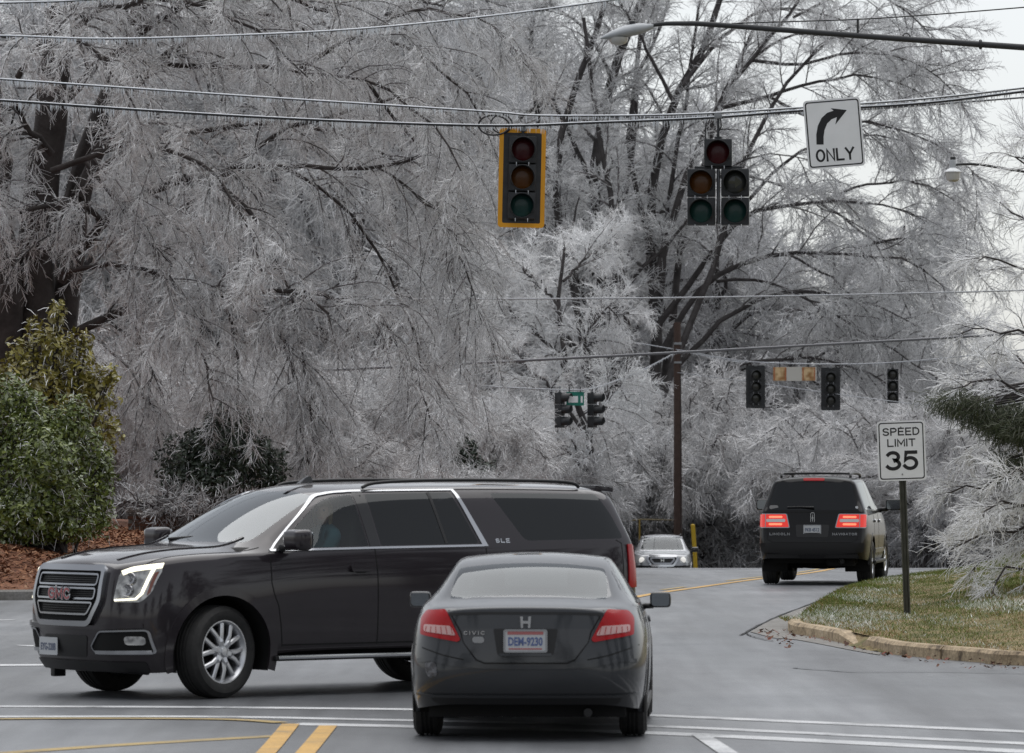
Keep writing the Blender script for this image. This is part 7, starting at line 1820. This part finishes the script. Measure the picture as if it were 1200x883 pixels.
# ---- iced tree leaning in from the right edge (about 63 m away)
YN = 63
bx = at(1345, 700, YN).x
trunkN = [([(bx, YN + .5, 0), (bx - .1, YN + .5, 3), (bx - .3, YN + .4, 6), (bx - .4, YN + .3, 9)], .20, .08)]
limbsN = []
rg2 = random.Random(31)
for (x0, y0, x1, y1, dY) in ((1340, 420, 1105, 300, -1), (1340, 470, 1085, 385, 1), (1345, 520, 1075, 450, -2), (1345, 560, 1090, 520, 1), (1345, 590, 1060, 575, -1), (1345, 600, 1085, 610, 2), (1345, 610, 1070, 640, -2), (1345, 620, 1095, 665, 0), (1345, 625, 1120, 690, -2), (1340, 380, 1130, 235, 1), (1335, 330, 1160, 180, -1), (1345, 540, 1120, 410, 2), (1345, 600, 1140, 560, -3), (1345, 610, 1110, 600, -3), (1345, 560, 1120, 480, 3), (1330, 300, 1180, 150, 2)):
    mx = (x0 + x1) / 2
    limbsN.append((P3([(x0, y0), (mx + 40, y0 + (y1 - y0) * .45 - 14), (mx - 50, y0 + (y1 - y0) * .85 - 12), (x1 + 42, y1 + 6)], YN, dY), .035, .008))
specN = dict(skip=1, levels=[
    dict(n=12, t0=.2, t1=1, L=(.45, 1.25), ang=(15, 45), K=8, droop=.10, wob=.10, rk=.5, rmin=.007, wood=True, taper=.4, bias=(-.25, 0, 0), shrink=.72),
    dict(n=9, t0=.1, t1=1, L=(.25, .75), ang=(12, 45), K=6, droop=.12, wob=.09, rk=.6, rmin=.0048, taper=.6),
    dict(n=6, t0=.08, t1=1, L=(.08, .28), ang=(15, 55), K=3, droop=.05, wob=.10, rk=.8, rmin=.0036, taper=.6)])
tree('iced_tree', 'ice-glazed tree leaning in from the right edge beside the speed sign', limbsN, trunkN, 55, specN, M['twig_mid'], M['bark'], M['branch_ice'])

# ---- leafy shrubs
def leaf_cloud(lobes, n, size, seed, aspect=.45, shell=.35, upbias=.3):
    r = np.random.default_rng(seed); w = np.array([l[3] * l[4] * l[5] for l in lobes]) ** .7; li = r.choice(len(lobes), n, p=w / w.sum()); Lb = np.array(lobes)[li]
    d = r.normal(size=(n, 3)); d /= np.linalg.norm(d, axis=1, keepdims=True); u = r.random(n) ** shell
    lump = 1 + .26 * np.sin(d[:, 0] * 7 + Lb[:, 0] * 5) * np.sin(d[:, 2] * 6 + Lb[:, 1] * 3)
    c = Lb[:, :3] + d * Lb[:, 3:6] * (u * lump)[:, None]
    nrm = d + r.normal(size=(n, 3)) * .7; nrm[:, 2] += upbias; nrm /= np.linalg.norm(nrm, axis=1, keepdims=True)
    a = r.normal(size=(n, 3)); a -= nrm * (a * nrm).sum(1, keepdims=True); a /= np.linalg.norm(a, axis=1, keepdims=True); b = np.cross(nrm, a)
    s = size * (.45 + 1.1 * r.random(n) ** 1.4)[:, None]
    V = np.stack([c - a * s, c - b * s * aspect + nrm * s * .12, c + a * s, c + b * s * aspect + nrm * s * .12], 1).reshape(-1, 3)
    return V, np.arange(n * 4).reshape(-1, 4), c, d
def shrub(name, label, base, lobes, n, size, seed, leafm, icem, stems, nice=0, cat='shrub', aspect=.45):
    r = empty(name, base); tag(r, label, cat)
    V, F, c, d = leaf_cloud(lobes, n, size, seed, aspect); o = mk_np('foliage', V, F, leafm, r, smooth=False); o['kind'] = 'stuff'
    rg = np.random.default_rng(seed + 1)
    if nice:      # iced twig tips that stick out of the leaves
        k = rg.choice(len(c), nice); p0 = c[k]; dd = d[k] + rg.normal(size=(nice, 3)) * .5; dd[:, 2] -= .2; dd /= np.linalg.norm(dd, axis=1, keepdims=True); L = rg.uniform(.06, .22, nice)[:, None]
        P = np.stack([p0, p0 + dd * L * .5, p0 + dd * L + np.array([0, 0, -.04])], 1); R = np.tile(np.array([.007, .006, .003]), (nice, 1))
        V, F = tubes_np(P, R, 3); o = mk_np('iced_twigs', V, F, icem, r); o['kind'] = 'stuff'
    P = []; 
    for l in lobes:
        for _ in range(stems): P.append(resample([(rg.uniform(-.4, .4), rg.uniform(-.4, .4), -.2), (l[0] * .5 + rg.uniform(-.2, .2), l[1] * .5, l[2] * .5), (l[0] + rg.uniform(-.5, .5) * l[3], l[1] + rg.uniform(-.5, .5) * l[4], l[2] + rg.uniform(0, .8) * l[5])], 8))
    V, F = tubes_np(np.array(P), np.tile(np.linspace(.035, .008, 8), (len(P), 1)), 5); mk_np('stem', V, F, M['bark'], r)
    return r
Ys = 77; b0 = at(60, 640, Ys); b0.z = float(bank_z(b0.x, Ys)); lobes = []
for (px, py, rx, rz_, dy) in ((12, 560, 52, 62, 0), (66, 580, 44, 46, -.5), (98, 538, 34, 44, .4), (45, 505, 46, 40, 0), (-20, 500, 50, 70, .3), (20, 470, 30, 26, .2), (112, 588, 24, 34, .2), (-60, 560, 60, 70, 0), (15, 606, 50, 28, -.6), (84, 492, 26, 30, .1), (60, 540, 40, 40, -.9), (120, 552, 16, 26, .3), (40, 600, 40, 30, -.8), (108, 612, 26, 22, .1), (78, 618, 40, 20, -.4), (20, 622, 50, 20, -.5)):
    q = at(px, py, Ys) - b0; k = Ys / FPX; lobes.append((q.x, q.y + dy, q.z, rx * k, rx * k * .9, rz_ * k))
shrub('evergreen_shrub', 'large bright green leafy shrub with icy tips at the left edge', b0, lobes, 26000, .048, 71, M['leaf_green'], M['twig_white'], 3, 900)
b1 = at(58, 640, Ys + 3); b1.z = float(bank_z(b1.x, Ys + 3)); lobes = []
for (px, py, rx, rz_, dy) in ((40, 450, 44, 30, 0), (90, 440, 34, 34, .2), (62, 405, 30, 24, 0), (66, 368, 12, 18, 0), (26, 415, 22, 22, .1), (112, 462, 26, 30, .2), (122, 505, 22, 26, .1), (50, 480, 60, 36, .4), (96, 400, 14, 16, .1), (40, 382, 12, 14, .1), (8, 440, 26, 22, .2), (130, 440, 10, 14, 0)):
    q = at(px, py, Ys + 3) - b1; k = (Ys + 3) / FPX; lobes.append((q.x, q.y + dy, q.z, rx * k, rx * k * .9, rz_ * k))
shrub('olive_shrub', 'olive-yellow leafy shrub rising above the green one at left', b1, lobes, 6000, .058, 72, M['leaf_olive'], M['twig_white'], 3, 500)
Yd = 96; b2 = at(262, 600, Yd); b2.z = float(bank_z(b2.x, Yd)); lobes = []
for (px, py, rx, rz_, dy) in ((262, 528, 50, 46, 0), (225, 542, 40, 36, 0), (302, 545, 38, 36, .2), (272, 498, 32, 30, .1), (245, 565, 50, 20, -.3), (205, 560, 22, 18, 0), (318, 565, 18, 18, 0)):
    q = at(px, py, Yd) - b2; k = Yd / FPX; lobes.append((q.x, q.y + dy, q.z, rx * k, rx * k * .9, rz_ * k))
shrub('dark_shrub', 'dark evergreen bush under the drooping tree behind the charcoal SUV', b2, lobes, 12000, .055, 73, M['leaf_dark'], M['twig_mid'], 3, 900)
b3 = at(560, 640, 126); b3.z = float(gz(126)); lobes = []
for (px, py, rx, rz_, dy) in ((548, 535, 16, 26, 0), (520, 545, 18, 20, 0), (565, 560, 20, 22, 0)):
    q = at(px, py, 126) - b3; k = 126 / FPX; lobes.append((q.x, q.y + dy, q.z, rx * k, rx * k * .9, rz_ * k))
shrub('dark_shrub', 'small dark evergreen showing between frosted bushes above the SUV roof', b3, lobes, 2500, .07, 74, M['leaf_dark'], M['twig_mid'], 2, 500)

# pine bough at the right: clumps of long needles, iced
def pine(name, label, clumps, Y, seed, nn=70, ln=.16):
    r = np.random.default_rng(seed); base = Vector((bx + .6, YN + 2.2, .3)); ro = empty(name, base); tag(ro, label, 'tree')
    C = np.array([tuple(at(x, y, Y + dy) - base) for x, y, dy in clumps]); m = len(C)
    P = [resample([(0, 0, -.4), (-.1, 0, 1.5), (-.15, .1, 3.2), (-.2, .1, 4.8)], 8)]; Rr = [np.linspace(.13, .06, 8)]
    for c in C: P.append(resample([(-.15, .05, c[2] + .5), (c[0] * .5, c[1] * .5, c[2] + .28), tuple(c)], 8)); Rr.append(np.linspace(.03, .008, 8))
    V, F = tubes_np(np.array(P), np.array(Rr), 6); mk_np('trunk', V, F, M['bark'], ro)
    k = np.repeat(np.arange(m), nn); n = len(k); p0 = C[k] + r.normal(size=(n, 3)) * np.array([.13, .11, .05]); d = r.normal(size=(n, 3)) * .6 + np.array([-.35, 0, -.35]); d /= np.linalg.norm(d, axis=1, keepdims=True); L = r.uniform(.6, 1.2, n)[:, None] * ln
    Pn = np.stack([p0, p0 + d * L * .5 + np.array([0, 0, .01]), p0 + d * L + np.array([0, 0, -.02])], 1); Rn = np.tile(np.array([.0045, .0045, .002]), (n, 1)); V, F = tubes_np(Pn, Rn, 3)
    o = mk_np('needles', V, F, M['needle'], ro); o['kind'] = 'stuff'
    return ro
M['needle'] = leafy('pine_needles', [(0.020, 0.034, 0.012), (0.036, 0.052, 0.018), (0.055, 0.066, 0.024), (0.15, 0.16, 0.12)], rough=.4)
rg = random.Random(77); cl = []
for k in range(95):
    t = rg.random(); cl.append((1108 + t * 150 + rg.uniform(-8, 8), 462 + 26 * math.sin(t * 2.6) + rg.uniform(-10, 30) * (.3 + t), rg.uniform(-.8, .8)))
for k in range(22): cl.append((1185 + rg.uniform(-12, 60), 520 + rg.uniform(-30, 40), rg.uniform(-.5, .8)))
pine('pine_tree', 'dark green pine bough showing through the iced branches at right', cl, YN - 1.2, 91)

# fallen branches heaped on the brick wall
limbsF = []; rg = random.Random(3); Yf_ = 90.4
for k in range(26):
    x = rg.uniform(140, 265); y = rg.uniform(586, 603); L = rg.uniform(15, 55); a = rg.uniform(-.35, .35); d = rg.choice((-1, 1))
    limbsF.append((P3([(x, y + 4), (x + d * L * .5 * math.cos(a), y - L * .5 * math.sin(a) - 4), (x + d * L * math.cos(a), y - L * math.sin(a))], Yf_, rg.uniform(-1, 1)), rg.uniform(.02, .05), .01))
specF = dict(skip=0, levels=[dict(n=8, t0=.1, t1=1, L=(.3, .9), ang=(20, 60), K=5, droop=.15, wob=.15, rk=.5, rmin=.008, wood=True, taper=.5), dict(n=6, t0=.1, t1=1, L=(.15, .45), ang=(20, 60), K=3, droop=.1, wob=.2, rk=.7, rmin=.0065, taper=.7)])
tree('brush_pile', 'heap of fallen iced branches on the low brick wall', limbsF[1:], limbsF[:1], 66, specF, M['branch_pale'], M['branch_ice'], M['branch_ice'], cat='brush pile', base=tuple(at(200, 600, Yf_)))
